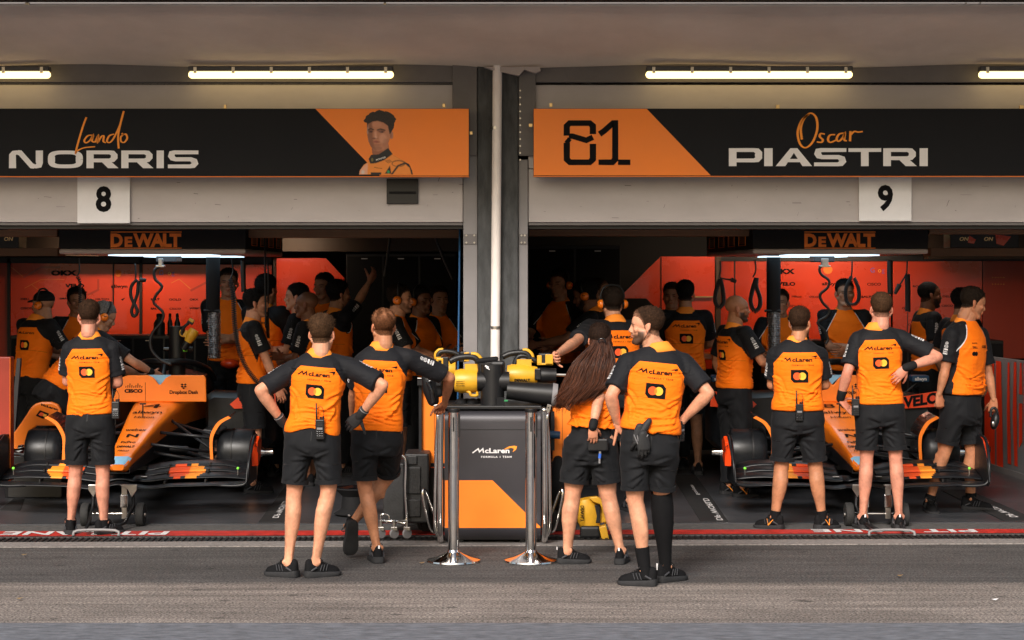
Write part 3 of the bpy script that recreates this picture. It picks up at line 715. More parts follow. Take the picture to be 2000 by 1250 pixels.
t = cladding(560, 670, 'dull red panel with a slanted corner at the back right of the left garage')
wp(t, 'panel', 'wall_red', [(540, 504), (636, 504), (672, 543), (672, 700), (540, 700)], YW-.3)
t = cladding(1215, 1400, 'dull red panel with a slanted corner at the back left of the right garage')
wp(t, 'panel', 'wall_red', [(1215, 576), (1290, 501), (1396, 501), (1396, 720), (1215, 720)], YW-.3)
b = MB().mat('brass').box(P(1355, 581, YW-.34), P(1393, 578.5, YW-.31)); b.build('rail', t)
b = MB().mat('black_matt').box(P(1290.5, 700, YW-.312), P(1292, 502, YW-.303)); b.build('joint', t)
t = cladding(1400, 1960, 'glossy red sponsor wall at the back of the right garage')
wp(t, 'panel', 'wall_red', [(1408, 510), (1497, 510), (1497, 700), (1408, 700)], YW)
wp(t, 'panel', 'wall_red', [(1525, 510), (1740, 510), (1740, 700), (1525, 700)], YW)
wp(t, 'panel', 'wall_red', [(1744, 510), (1918, 510), (1918, 700), (1744, 700)], YW)
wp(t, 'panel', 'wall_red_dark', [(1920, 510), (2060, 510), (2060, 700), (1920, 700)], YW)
b = MB().mat('black_satin'); wb(1396, 1407, 500, 760); wb(1408, 2060, 500, 509.5); wb(1434, 1436, 510, 640, -.2); b.build('frame', t)
ink(t, 'sponsor_lettering', 'black_ink', [('OKX', 1530, 530, 9, 1.5, .06), ('VELO', 1536, 554.5, 6.5, 1.5, .05), ('allwyn', 1621, 554, 6, 1.5), ('Hilton', 1556, 579, 3.6, 1.5), ('VELOX', 1592, 580, 3.6, 1.5), ('SALT', 1692, 579.5, 3.4, 1.8, .06), ('CISCO', 1707, 555, 5, 1.3), ('ROSSI', 1793, 559, 3.6, 1.6),
     ('DELL', 1850, 579, 3.6, 1.6), ('GOLD', 1552, 598, 4, 1.5), ('CISCO', 1850, 597, 3.6, 1.5), ('OKX', 1770, 602, 3.4, 1.6), ('OKX', 1782, 634, 3.4, 1.6)], wf)
for ch, m, dx in (('G', 'blue_ink', 0), ('o', 'yellow_ink', 14), ('g', 'blue_ink', 21)): MB().mat(m).text(ch, wf, h=-9, wx=-1, x0=1704+dx, y0=532, bold=0).build('colour_lettering', t)
b = MB().mat('overlap_ink').poly([(1617+9*cos(a), 527-8*sin(a)) for a in [2*pi*i/20 for i in range(20)]], wf); b.mat('yellow_ink')
for k in range(5):
    for q in range(2): b.poly([(1938+k*5.5, 541+q*13), (1939+k*5.5, 541+q*13), (1939+k*5.5, 543+q*13), (1938+k*5.5, 543+q*13)], wf)
b.build('emblem', t)
# brown pillars of the back wall and pale beams under the ceiling
b = MB().mat('room_brown'); b.box(P(534, 760, YW-.2), P(541, 504, YW-.1)); b.box(P(1398, 760, YW-.25), P(1407, 500, YW-.2)); tag(b.build('wall_post'), 'narrow brown posts beside the slanted red panels', 'post')
for x0, x1, y0, y1, lab in ((468, 900, 451, 464, 'pale beam under the ceiling of the left garage by the pillar'), (1032, 1480, 450, 461, 'pale beam under the ceiling of the right garage by the pillar'), (-40, 112, 449, 462, 'short pale beam at the far left under the ceiling'), (1815, 2040, 450, 457, 'short pale beam at the far right under the ceiling')):
    b = MB().mat('ceiling_beige').box(P(x0, y1, 1.2), P(x1, y0-6, 1.2)+Vector((0, .25, 0))); tag(b.build('ceiling_beam', bevel=.006), lab, 'beam', 'pale beams under the garage ceilings')
# brown upper wall band behind the beams
for x0, x1, y0, y1, lab in ((468, 900, 462, 491, 'brown wall band above the dark screens on the left'), (-60, 480, 455, 500, 'brown wall band behind the left gantry'), (1812, 2060, 455, 506, 'brown wall band behind the shelf on the right')):
    b = MB().mat('room_brown').box(P(x0, y1, 5.5), P(x1, y0-14, 5.5)+Vector((0, .2, 0))); tag(b.build('wall_band'), lab, 'wall')
# dark cabinets and screens
def cabinet(x0, x1, y0, y1, Y, d, lab, m='black_satin'):
    t = thing('cabinet', P((x0+x1)/2, y1, Y), lab, 'cabinet')
    a, c = P(x0, y1, Y), P(x1, y0, Y); c.y += d; a.z = max(.013, a.z) if y1 < 900 else .013
    b = MB().mat(m).box(a, c); b.build('carcass', t, bevel=.006)
    b = MB().mat('black_matt'); n = max(1, int((x1-x0)/60))
    for k in range(n):
        xa = x0+(x1-x0)*k/n+2; xb = x0+(x1-x0)*(k+1)/n-2
        b.box(P(xa, y1-4, Y-.012), P(xb, y0+6, Y-.002))
    b.build('door', t, bevel=.003)
    b = MB().mat('steel')
    for k in range(n): xb = x0+(x1-x0)*(k+.5)/n; b.box(P(xb-6, y0+11, Y-.03), P(xb+6, y0+9.5, Y-.014))
    b.build('handle', t)
    return t
cabinet(20, 560, 655, 812, 4.9, .5, 'long low black counter along the back of the left garage')
cabinet(1400, 1960, 665, 812, 4.9, .5, 'long low black counter along the back of the right garage')
cabinet(676, 890, 495, 800, 5.6, .3, 'tall black cabinet beside the slanted red panel on the left')
cabinet(1034, 1212, 480, 800, 5.6, .3, 'tall black cabinet beside the slanted red panel on the right')
b = MB().mat('room_dark').prism([P(1200, 583, 5.3), P(1262, 583, 5.3), P(1280, 600, 5.3), P(1280, 640, 5.3), P(1200, 640, 5.3)], (0, .1, 0)); b.mat('mat_black').box(P(1230, 640, 5.35), P(1250, 790, 5.39))
tag(b.build('screen_panel'), 'dark slanted screen in front of the dull red panel on the right', 'screen')
for x0, x1, lab in ((300, 322, 0), (327, 337, 1), (341, 352, 2)):
    t = thing('water_bottle', P((x0+x1)/2, 655, 5.1), ['black bottle on the left counter, widest of three', 'black bottle in the middle of three on the left counter', 'black bottle nearest the hanging column on the left counter'][lab], 'bottle', 'bottles on the left counter')
    c = P((x0+x1)/2, 655, 5.1); r = (x1-x0)/2*K(5.1)
    b = MB().mat('black_satin').lathe(c, [(.01, 0), (r, .005), (r, .13), (r*.5, .17), (r*.45, .2), (.005, .205)]); b.build('body', t, auto=40)
    b = MB().mat('black_matt').lathe(c, [(.005, .19), (r*.55, .195), (r*.5, .225), (.004, .23)]); b.build('cap', t, auto=40)

# overhead gantries ------------------------------------------------------
def gantry(x0, x1, side, lab):
    """x0..x1 front face in pixels; side=+1 the return with the small pictures is on the right"""
    Yf = 1.0; Yb = 4.2; t = thing('gantry', P((x0+x1)/2, 500, Yf), lab, 'gantry')
    A, B = P(x0, 496, Yf), P(x1, 446, Yf); back = P(552 if side > 0 else 1380, 507, Yb)
    if side > 0: pts = [(A.x, Yf), (B.x, Yf), (back.x, Yb), (A.x-.1, Yb)]
    else: pts = [(A.x, Yf), (B.x, Yf), (B.x+.1, Yb), (back.x, Yb)]
    cx = sum(p[0] for p in pts)/4
    b = MB().mat('sign_black').prism([(x, y, A.z+.045) for x, y in pts], (0, 0, B.z-A.z-.02)); b.build('box', t, bevel=.004)
    inn = [(x+(cx-x)*.012, y+.0) for x, y in pts]
    b = MB().mat('lip_grey').prism([(x, y+(.0 if y < 2 else 0), A.z) for x, y in pts], (0, 0, .044)); b.build('light_rim', t, bevel=.015)
    # underside: lit strips and orange soffit
    z = A.z-.004
    b = MB().mat('strip_glow')
    for f0, f1 in ((.10, .30), (.62, .80)):
        ya, yb_ = Yf+(Yb-Yf)*f0, Yf+(Yb-Yf)*f1
        xl = A.x+.35; xr = B.x-.35
        b.box((xl, ya, z-.008), (xr, yb_, z))
    b.build('light_strip', t)
    b = MB().mat('panel_grey').box((cx-.09, Yf+.9, z-.06), (cx+.09, Yf+1.2, z)); b.build('camera_box', t, bevel=.01)
    f = facing(Yf); c = (285 if side > 0 else 1640)
    b = MB().mat('orange_ink'); mat('dull_orange', (.85, .20, .012), .6); b.mat('dull_orange')
    b.text('D', f, h=-24, fit=24, x0=c-57, y0=481, bold=.05); b.text('E', f, h=-18, fit=15, x0=c-34, y0=481, bold=.05)
    b.text('WALT', f, h=-24, fit=94, x0=c+22, y0=481, bold=.05, space=.9)
    b.box(P(c-69, 454, Yf-.003), P(c+70, 452.2, Yf-.001)); b.box(P(c-69, 485.6, Yf-.003), P(c+70, 483.8, Yf-.001)); b.build('lettering', t)
    # the four small lit pictures on the return
    E = Vector((B.x if side > 0 else A.x, Yf, 0)); G = Vector((back.x, Yb, 0)); d = G-E; nrm = Vector((d.y, -d.x, 0)).normalized()*(1 if side > 0 else -1)
    if nrm.x*side < 0: nrm = -nrm
    for k in range(4):
        b = MB().mat('amber_panel'); b2 = MB().mat('dull_orange')
        p0 = E+d*(.12+k*.22); p1 = E+d*(.12+k*.22+.14)
        for bb, e, o in ((b, 0, .004), (b2, .02, .006)):
            za, zb = A.z+.09+e, B.z-.05-e; q0 = p0+d.normalized()*e+nrm*o; q1 = p1-d.normalized()*e+nrm*o
            if bb is b: bb.add([(q0.x, q0.y, za), (q1.x, q1.y, za), (q1.x, q1.y, zb), (q0.x, q0.y, zb)], [(0, 1, 2, 3)])
            else:
                m3 = (za+zb)/2; bb.tube([(q0.x, q0.y, m3-.05), (q0.x, q0.y, m3+.05), (q1.x, q1.y, m3+.05), (q1.x, q1.y, m3-.05), (q0.x, q0.y, m3-.05)], .003, 4)
        lp = b.build('lit_picture', t); b2.build('picture_frame', lp)
    b = MB().mat('steel')
    for q in ((A.x+.3, Yf+.4), (B.x-.3, Yf+.4), (A.x+.3, Yb-.3), (B.x-.3, Yb-.3)): b.cyl((q[0], q[1], B.z), (q[0], q[1], 2.86), .02, 10)
    b.build('hanger', t)
    L = bpy.data.lights.new('gantry_light', 'AREA'); L.shape = 'RECTANGLE'; L.size = 1.3; L.size_y = .9; L.energy = .8; L.color = (1., .85, .75)
    lo = bpy.data.objects.new('gantry_light', L); COL.objects.link(lo); lo.parent = t; lo.location = Vector((cx, (Yf+Yb)/2, z-.02))-WL[t.name]
    return t
gl = gantry(115, 480, 1, 'black overhead gantry with an orange word above the left car')
gr = gantry(1470, 1813, -1, 'black overhead gantry with an orange word above the right car')
# added lamps, out of view behind the gantries, that brighten the red walls
def wall_fill(px, lab, en=6, hw=.7):
    t = thing('fill_light', P(px, 440, 5.0), lab, 'lamp', 'added unseen lamps lighting the sponsor walls')
    c = P(px, 440, 5.0); c.z = 2.42
    b = MB().mat('black_satin').box(c-Vector((hw, .06, 0)), c+Vector((hw, .06, .07))); b.build('housing', t)
    b = MB().mat('lamp_glow').box(c-Vector((hw-.04, .04, .012)), c+Vector((hw-.04, .04, -.001))); b.build('diffuser', t)
    L = bpy.data.lights.new('wall_light', 'AREA'); L.shape = 'RECTANGLE'; L.size = hw*1.8; L.size_y = .1; L.energy = en; L.spread = R(125); L.color = (1., .72, .5)
    lo = bpy.data.objects.new('wall_light', L); COL.objects.link(lo); lo.parent = t; lo.location = c-Vector((0, 0, .02))-WL[t.name]; lo.rotation_euler = (R(62), 0, 0)
wall_fill(250, 'narrow unseen lamp added to brighten the red wall of the left garage'); wall_fill(1640, 'narrow unseen lamp added to brighten the red wall of the right garage')
wall_fill(560, 'short unseen lamp added to brighten the slanted red panel on the left', 1.6, .25); wall_fill(1380, 'short unseen lamp added to brighten the slanted red panel on the right', 1.6, .25)  # two more added lamps, only to brighten the slanted panels
t = thing('fill_light', (4.1, 3.9, 2.7), 'small unseen lamp added to brighten the lettered partition', 'lamp', 'added unseen lamps lighting the sponsor walls')  # added lamp, out of view above the door, brightening the partition
MB().mat('black_satin').box((4.0, 3.3, 2.7), (4.1, 4.5, 2.77)).build('housing', t); MB().mat('lamp_glow').box((4.01, 3.34, 2.688), (4.09, 4.46, 2.699)).build('diffuser', t)
L = bpy.data.lights.new('partition_light', 'AREA'); L.shape = 'RECTANGLE'; L.size = .1; L.size_y = 1.1; L.energy = 6; L.spread = R(120); L.color = (1., .85, .75)
lo = bpy.data.objects.new('partition_light', L); COL.objects.link(lo); lo.parent = t; lo.location = Vector((4.05, 3.9, 2.68))-WL[t.name]; lo.rotation_euler = (0, R(-35), 0)

# hanging columns with foil ducts
for px, y1, lab in ((416, 0, 'left'), (1511, 0, 'right')):
    t = thing('hanging_column', P(px, 608, 3.2), f'black column with a crinkled silver duct hanging in the {lab} garage', 'duct')
    b = MB().mat('black_matt').cyl(P(px, 608, 3.2), P(px, 440, 3.2), 13.5*K(3.2), 24); b.build('column', t, auto=40)
    b = MB().mat('silver_duct'); n = 26; prof = []
    for k in range(n*2+1): prof.append((K(3.2)*(11.5+(1.6 if k % 2 else -.6)), k*.5*(700-608)/n*K(3.2)))
    b.lathe(P(px+(3 if lab == 'left' else 1), 700, 3.2), prof, n=20); b.build('foil_duct', t)
    b = MB().mat('black_satin').cyl(P(px-18, 607, 3.15), P(px+14, 607, 3.15), .012, 8); b.build('clamp', t)

# cables hanging from the gantries
def coil(pts, r, turns, w0=.010, n=9):
    q = smoothpath(pts, 12); out = []
    Ls = [0]
    for i in range(1, len(q)): Ls.append(Ls[-1]+(q[i]-q[i-1]).length)
    tot = Ls[-1]; N = turns*n; j = 0
    for i in range(N+1):
        s_ = tot*i/N
        while j < len(q)-2 and Ls[j+1] < s_: j += 1
        u = (s_-Ls[j])/max(1e-6, Ls[j+1]-Ls[j]); p = q[j].lerp(q[j+1], u); d = (q[j+1]-q[j]).normalized(); x = d.orthogonal().normalized(); y = d.cross(x)
        x = (Vector((1, 0, 0))-d*d.x).normalized(); y = d.cross(x)
        a = 2*pi*i/n; out.append(p+x*cos(a)*r+y*sin(a)*r)
    return out
def cable(lab, straight, coiled=None, r=.007, cr=.018, turns=40, Y=1.6, plug=None, cat='cable'):
    t = thing('hanging_cable', P(straight[-1][0], straight[-1][1], Y), lab, cat, 'cables hanging from the gantries')
    b = MB().mat('black_satin').tube(smoothpath([P(x, y, Y) for x, y in straight], 6), r, 8); b.build('cord', t, smooth=True)
    if coiled:
        b = MB().mat('black_satin').tube(coil([P(x, y, Y) for x, y in coiled], cr, turns), .0045, 6); b.build('coiled_cord', t, smooth=True)
    if plug:
        b = MB().mat('black_satin').cyl(P(*plug[0], Y), P(*plug[1], Y), .022, 12, .014); b.build('plug', t, auto=40)
cable('coiled cable hanging at the far left behind the first man', [(154, 503), (155, 530), (150, 540)], [(150, 540), (156, 552), (156, 600)], turns=16, cr=.012)
cable('looped thick cable hanging near the edge of the red wall', [(264, 515), (265, 545), (258, 560)], None, r=.007)
cable('thick black air hose looped and crossed in front of the red wall', [(268, 546), (257, 558), (256, 580), (268, 606), (262, 618), (257, 606), (268, 575), (270, 548)], None, r=.014, plug=((274, 547), (285, 547)))
cable('wavy black air hose running down to the left car', [(313, 520), (302, 528), (303, 545), (316, 560), (304, 578), (301, 592), (318, 610), (316, 628), (297, 652), (295, 680), (312, 702), (335, 712)], None, r=.013)
cable('long coiled cable curving behind the man in profile on the left', [(452, 503), (455, 530), (450, 545)], [(450, 545), (456, 580), (458, 630), (466, 680), (482, 720), (508, 752)], turns=62, cr=.019, Y=1.9)
cable('straight black hose hanging beside the long coiled cable', [(475, 508), (475, 540), (476, 570)], None, r=.022, Y=1.7)
cable('pair of straight cables hanging beyond the left gantry corner', [(517, 455), (518, 560), (519, 640)], None, r=.008, Y=2.2)
cable('straight slack cable beside the small lit pictures', [(523, 513), (524, 560), (522, 650)], [(522, 600), (523, 660)], turns=26, cr=.014, Y=2.4)
cable('looped coiled cable with a plug at the left end of the right gantry', [(1407, 510), (1407, 530), (1406, 542), (1430, 547)], [(1406, 545), (1398, 570), (1397, 590), (1405, 601), (1413, 590), (1412, 568), (1407, 545)], turns=60, cr=.015, plug=((1428, 546), (1438, 550)))
cable('bundled coiled cable hanging left of the right column', [(1475, 508), (1476, 528), (1470, 542)], [(1477, 543), (1470, 565), (1466, 590), (1474, 608), (1484, 598), (1484, 580), (1477, 560), (1478, 543)], turns=62, cr=.016)
cable('wavy black air hose running down to the right car', [(1611, 515), (1601, 524), (1604, 536), (1619, 548), (1616, 562), (1602, 575), (1606, 590), (1619, 605), (1615, 618), (1597, 630), (1610, 645), (1617, 662), (1612, 672)], None, r=.012)
cable('long looped coiled cable in front of the man with folded arms', [(1664, 510), (1664, 525), (1663, 540)], [(1663, 540), (1652, 565), (1654, 590), (1664, 596), (1676, 588), (1677, 565), (1668, 543)], turns=56, cr=.014)
cable('straight black hose hanging right of the coloured lettering', [(1738, 508), (1738, 540), (1739, 575)], None, r=.024, Y=1.7)
cable('coiled cable with a loose plug near the right end of the gantry', [(1772, 508), (1771, 530), (1770, 536), (1755, 560)], [(1772, 536), (1773, 560), (1773, 608)], turns=40, cr=.02, plug=((1757, 556), (1748, 574)))
cable('thin straight cable below the coiled cable on the right', [(1773, 610), (1772, 660)], None, r=.004)
for px, lab in ((314, 'small silver hose clamp under the left gantry'), (1611, 'small silver hose clamp under the right gantry')):
    b = MB().mat('steel').box(P(px-5, 520, 1.55), P(px+5, 505, 1.62)); b.box(P(px-10, 522, 1.55), P(px+9, 518, 1.62)); tag(b.build('hose_clamp', bevel=.004), lab, 'clamp', 'hose clamps under the gantries')
# slack straps by the left screens
for pts, lab in (([(762, 462), (757, 500), (751, 540)], 'dark strap hanging in front of the left cabinet'), ([(850, 464), (868, 510), (884, 545)], 'thin slanted strap hanging beside the blue hose')):
    b = MB().mat('black_satin').tube([P(x, y, 3.) for x, y in pts], .012, 6); tag(b.build('hanging_strap'), lab, 'strap')
# tyre blankets and shelf goods high at both ends
for x0, x1, lab in ((-10, 37, 'black carton with yellow lettering on the high shelf at far left'), (1856, 1990, 'black carton with yellow lettering on the high shelf at far right')):
    t = thing('carton', P((x0+x1)/2, 482, 3.), lab, 'box')
    b = MB().mat('black_satin').box(P(x0, 484, 3.), P(x1, 455, 3.)+Vector((0, .3, 0))); b.build('box', t, bevel=.004)
    b = MB().mat('brass')
    for k in range(max(1, int((x1-x0)/48))): b.text('ON', facing(3.), h=-7, wx=-1.1, x0=x0+27+k*48, y0=470, bold=.03, shear=.2)
    b.build('lettering', t)
    if x0 > 1000:
        b = MB().mat('wall_red'); b.poly([(1893, 460), (1906, 468), (1902, 476), (1890, 474)], facing(3.), 1); b.poly([(1944, 458), (1975, 462), (1960, 480), (1946, 476)], facing(3.), 1); b.build('red_mark', t)
for x0, x1, lab in ((-60, 112, 'high brown shelf at the far left'), (1818, 2060, 'high brown shelf at the far right')):
    b = MB().mat('ceiling_beige').box(P(x0, 500, 3.), P(x1, 485, 3.)+Vector((0, .35, 0))); tag(b.build('wall_shelf'), lab, 'shelf')

# folding red and grey partition at the right, with its lettering running away from us
t = thing('partition', P(1975, 940, 1.0), 'red and grey lettered partition wall at the right end of the garage', 'partition')
mat('partition_grey', (.20, .20, .215), .45, var=.1); mat('partition_red', (.90, .05, .01), .4, var=.05)
yA, yBk = .55, 4.6; xA, xB = 5.02, 4.80
pq = lambda u, z, o=0: Vector((xA+(xB-xA)*u-o, yA+(yBk-yA)*u, z))
zz = lambda u: 1.16-.02*u
b = MB().mat('partition_grey').prism([pq(0, .07), pq(1, .07), pq(1, zz(1)), pq(0, zz(0))], (.05, 0, 0)); b.build('panel', t)
b = MB().mat('partition_red')
def pr_(pts): pts = [(1-(1-u)*.36, v) for u, v in pts]; b.add([pq(u, .07+(zz(u)-.07)*v, .004) for u, v in pts], [tuple(range(len(pts)))])
for pts in ([(.0, .0), (.06, .0), (.10, .45), (.10, .98), (.0, .98)], [(.13, .28), (.2, .22), (.2, .62), (.13, .62)], [(.13, .70), (.2, .70), (.18, .98), (.145, .98)], [(.23, .05), (.3, .05), (.34, .5), (.31, .98), (.26, .98), (.25, .5)],
            [(.37, .05), (.45, .05), (.47, .5), (.45, .97), (.41, .97), (.40, .5)], [(.55, .0), (.70, .0), (.72, .97), (.6, .97)], [(.74, .0), (.99, .0), (.99, .97), (.76, .97)]): pr_(pts)
b.build('red_lettering', t)
b = MB().mat('jamb_paint').prism([pq(0, .012, .01), pq(1, .012, .01), pq(1, .07, .01), pq(0, .07, .01)], (.06, 0, 0)); b.build('base_rail', t)

# red storage unit at the far left
t = thing('storage_unit', P(8, 950, .6), 'tall red storage unit cut off by the left edge of the picture', 'cabinet')
mat('unit_red', (.30, .022, .006), .45, var=.15, vs=2); b = MB().mat('unit_red').box(P(-60, 940, .9), P(21, 697, .9)+Vector((0, .12, 0))); b.build('carcass', t, bevel=.01)
b = MB().mat('orange_gloss').box(P(19, 940, .88), P(21, 698, .9)); b.build('edge_trim', t)
t = thing('folding_screen', P(36, 880, 1.8), 'dark grey narrow board leaning between the red unit and the left car', 'board')
b = MB().mat('panel_grey').prism([P(33, 700, 1.8), P(40, 700, 1.8), P(27, 872, 1.8), P(16, 872, 1.8)], (0, .05, 0)); b.build('board', t)
b = MB().mat('black_matt').box(P(10, 872, 1.8)*1+Vector((0, 0, 0)), Vector((P(34, 0, 1.8).x, 2.0, .013))); b.build('foot', t)
# floor mats with white letters
def floor_mat(q, lab, txts):
    G = [Vector((P(x, y, gy(y)).x, gy(y), .018)) for x, y in q]
    t = thing('floor_mat', G[0], lab, 'mat', 'black mats on the garage floor')
    b = MB().mat('mat_black').prism(G, (0, 0, -.004)); b.build('mat', t)
    b = MB().mat('white_paint')
    def bil(u, v): a = G[0].lerp(G[1], u); c = G[3].lerp(G[2], u); p = a.lerp(c, v); p.z = .0205; return p
    for s_, u0, v0, h, wx in txts: b.text(s_, lambda x, y, k=0: bil(x, y), h=h, wx=wx, x0=u0, y0=v0, bold=.02)
    b.build('lettering', t)
# q: near-left, far-left, far-right, near-right ; u runs away from us
floor_mat([(1368, 1022), (1310, 930), (1358, 930), (1422, 1022)], 'black floor mat with white lettering left of the wide-legged man', [('DP WORLD', .22, .62, .22, .26), ('Ecosystm', .62, .5, .14, .3)])
floor_mat([(505, 1024), (560, 950), (598, 950), (560, 1024)], 'black floor mat behind the gloved man', [('DP WORLD', .3, .4, .22, .26)])
floor_mat([(1960, 1021), (1836, 960), (1890, 960), (2030, 1021)], 'black floor mat at the right edge in front of the partition', [('DP WORLD', .3, .4, .22, .26)])
floor_mat([(0, 1000), (38, 968), (52, 968), (40, 1000)], 'black floor mat at the far left under the car', [])
# ============================================================= RACING CARS
CY = -.0
def make_car(cx, lab):
    """open-wheel racing car seen from the front on its jack; cx = pixel column of its centre line at the front wing"""
    YW_ = .5; X0 = P(cx, 0, YW_).x; KX = K(YW_)
    t = thing('racing_car', (X0, YW_, .0), lab, 'racing car', 'racing cars in the two garages')
    def Q(dx, py, Y, x_at=None): return Vector((X0+dx, Y, CH+(HY-py)*(D0+Y)/FPX))
    # ---- nose and chassis: rings from the tip back. (Y, half width top, half width bottom, z top, z bottom)
    st = [(.30, .05, .04, .440, .40), (.34, .085, .07, .470, .385), (.45, .10, .085, .525, .39), (.8, .125, .10, .60, .40), (1.2, .155, .12, .690, .42), (1.7, .20, .16, .790, .44), (2.1, .235, .20, .845, .45), (2.4, .245, .23, .870, .45), (3.2, .30, .30, .90, .42)]
    b = MB().mat('orange_gloss'); n = 24
    rings = []
    for Y, a, c, zt, zb in st:
        r_ = []
        for k in range(n):
            th = 2*pi*k/n; e = .42; cs, sn = cos(th), sin(th)
            x = math.copysign(abs(cs)**e, cs); z = math.copysign(abs(sn)**e, sn); wv = a if z > 0 else c
            r_.append(Vector((X0+x*(c+(a-c)*(z+1)/2), Y, (zt+zb)/2+z*(zt-zb)/2)))
        rings.append(r_)
    b.rings(rings)
    nose = b.build('nose', t, smooth=False, auto=35)
    b = MB().mat('carbon')
    lr = []
    for Y, a, c, zt, zb in st[1:]:
        h = (zt-zb); lr.append([Vector((X0+s_*(c+.012 if z < .75 else a+.012), Y, zb-.008+h*z)) for s_, z in ((-1, .45), (-1, 0), (1, 0), (1, .45))])
    b.rings(lr, closed=False, cap=False); bm_ = b.build('belly', t); m_ = bm_.modifiers.new('s', 'SOLIDIFY'); m_.thickness = .006
    # marks on the nose top: fn(u across, v along in Y)
    def zt_at(Y):
        for i in range(len(st)-1):
            if st[i][0] <= Y <= st[i+1][0]:
                u = (Y-st[i][0])/(st[i+1][0]-st[i][0]); return st[i][3]+(st[i+1][3]-st[i][3])*u
        return st[-1][3]
    nf = lambda x, y, k=0: Vector((X0+x, y, zt_at(y)+.004+.0006*k))
    for s_, y, h, w_, bd in (('allwyn', 1.62, .085, .85, .01), ('Hilton', 1.46, .07, .7, .0), ('webex', 1.08, .065, .7, .01), ('N', .92, .08, 1.2, .03), ('FxPro', .74, .06, .6, .01), ('DEWALT', .62, .05, .5, .03), ('PIRELLI', .51, .045, .45, .0)):
        MB().mat('black_ink').text(s_, nf, h=h, wx=w_, x0=0, y0=y-h/2, bold=bd).build('lettering', nose)
    b = MB().mat('black_ink').text('4' if cx < 1000 else '81', nf, h=.16, wx=1.5 if cx < 1000 else 1., x0=0, y0=1.78, bold=0.)
    b.build('lettering', nose)
    b = MB().mat('lightblue'); b.rings([[Vector((X0+x*q, Y, z)) for x, z in ((-.087, zt_at(Y)-.012), (-.06, zt_at(Y)+.004), (.06, zt_at(Y)+.004), (.087, zt_at(Y)-.012))] for Y, q in ((.305, .62), (.34, .9), (.40, 1.04))], closed=False, cap=False); b.build('nose_tip', nose)
    b = MB().mat('black_satin').cyl((X0-.01, 1.45, .745), (X0-.01, 1.45, .86), .006, 8); b.obox((X0-.01, 1.45, .86), (.05, .02, .012)); b.cyl((X0+.03, 2.1, .83), (X0+.03, 2.1, .93), .004, 8); b.build('sensor_mast', t)
    # ---- front wing: four stacked elements, coloured on their middle part
    def wing_pt(s_, el, c):
        """s_ across -1..1, element 0..3, c chord 0..1"""
        a = abs(s_); x = X0+s_*1.02
        base = .262+.03*math.exp(-(a/.10)**2)-.018*math.exp(-((a-.22)/.12)**2)+.012*a
        rise = [0, .050, .092, .130][el]*(1-.55*max(0, (a-.72)/.28)**2)*(.55+.45*min(1, a/.25)); back = [0, .15, .27, .37][el]
        yv = .5-.16+.10*(a**2)+back+.13*c - (.08 if a < .12 else 0)
        z = base+rise+c*(.035 if el else .016)+.005*sin(pi*c)
        return Vector((x, yv, z))
    wing = MB(); N = 110
    for el in range(4):
        for i in range(N):
            s0, s1 = -1+2*i/N, -1+2*(i+1)/N; sm_ = (s0+s1)/2; a = abs(sm_)
            if el >= 2 and a < .14: continue
            for j in range(4):
                c0, c1 = j/4, (j+1)/4; wy = el-1+(c0+c1)/2
                if el and ((a-.43)/.085)**2+((wy-1.2)/1.15)**2 < 1: wing.mat('red_ink')
                elif el and ((a-.54)/.09)**2+((wy-1.1)/1.1)**2 < 1: wing.mat('orange_ink')
                else: wing.mat('carbon')
                q = [wing_pt(s0, el, c0), wing_pt(s1, el, c0), wing_pt(s1, el, c1), wing_pt(s0, el, c1)]
                wing.add(q, [(0, 1, 2, 3)])
    wo_ = wing.build('front_wing', t, smooth=True); m_ = wo_.modifiers.new('s', 'SOLIDIFY'); m_.thickness = .007
    me = wo_.data; bm = bmesh.new(); bm.from_mesh(me); bmesh.ops.remove_doubles(bm, verts=bm.verts, dist=.0005); bm.to_mesh(me); bm.free()
    for s_ in (-.66, -.34, .34, .66):
        b = MB().mat('black_satin')
        for el in range(3): p = wing_pt(s_, el, .95); b.obox(p+Vector((0, .03, .012)), (.012, .12, .022))
        b.build('slot_bracket', wo_)
    b = MB().mat('white_ink'); b.obox(wing_pt(.16, 1, .5)+Vector((0, 0, .008)), (.05, .03, .003)); b.obox(wing_pt(-.18, 1, .5)+Vector((0, 0, .008)), (.05, .03, .003)); b.build('mark', wo_)
    for sd_ in (-1, 1):
        # endplate: a thin curved fin with a rolled foot
        xo = X0+sd_*1.02
        out = [(.40, .262), (.34, .30), (.42, .45), (.60, .62), (.72, .65), (.98, .60), (1.0, .26)]
        b = MB().mat('carbon').prism([(xo, y, z) for y, z in out], (sd_*.008, 0, 0)); ep = b.build('endplate', t, bevel=.002)
        b = MB().mat('carbon').tube(smoothpath([(xo-sd_*.25, .42, .268), (xo-sd_*.08, .40, .266), (xo, .40, .30), (xo+sd_*.015, .42, .45), (xo+sd_*.03, .62, .63), (xo+sd_*.01, .95, .63)], 5), .012, 8); b.build('endplate_rim', ep, smooth=True)
        b = MB().mat('red_gloss').prism([(xo+sd_*.012, y, z) for y, z in ((.62, .40), (.60, .60), (.72, .64), (.86, .60), (.80, .46))], (sd_*.05, .03, 0)); b.build('outer_vane', ep, bevel=.006)
        b = MB().mat('black_ink').tube([(xo+sd_*.065, .60, .52), (xo+sd_*.065, .60, .56), (xo+sd_*.04, .60, .575)], .004, 6); b.build('mark', ep)
        mat('lime', (.25, .9, .08), .4)
        b = MB().mat('steel').cyl((xo-sd_*.10, .62, .33), (xo-sd_*.10, .62, .375), .006, 8); b.mat('lime').ell((xo-sd_*.10, .62, .385), (.012, .012, .012), n=8, m=6); b.build('pitot_sensor', t)
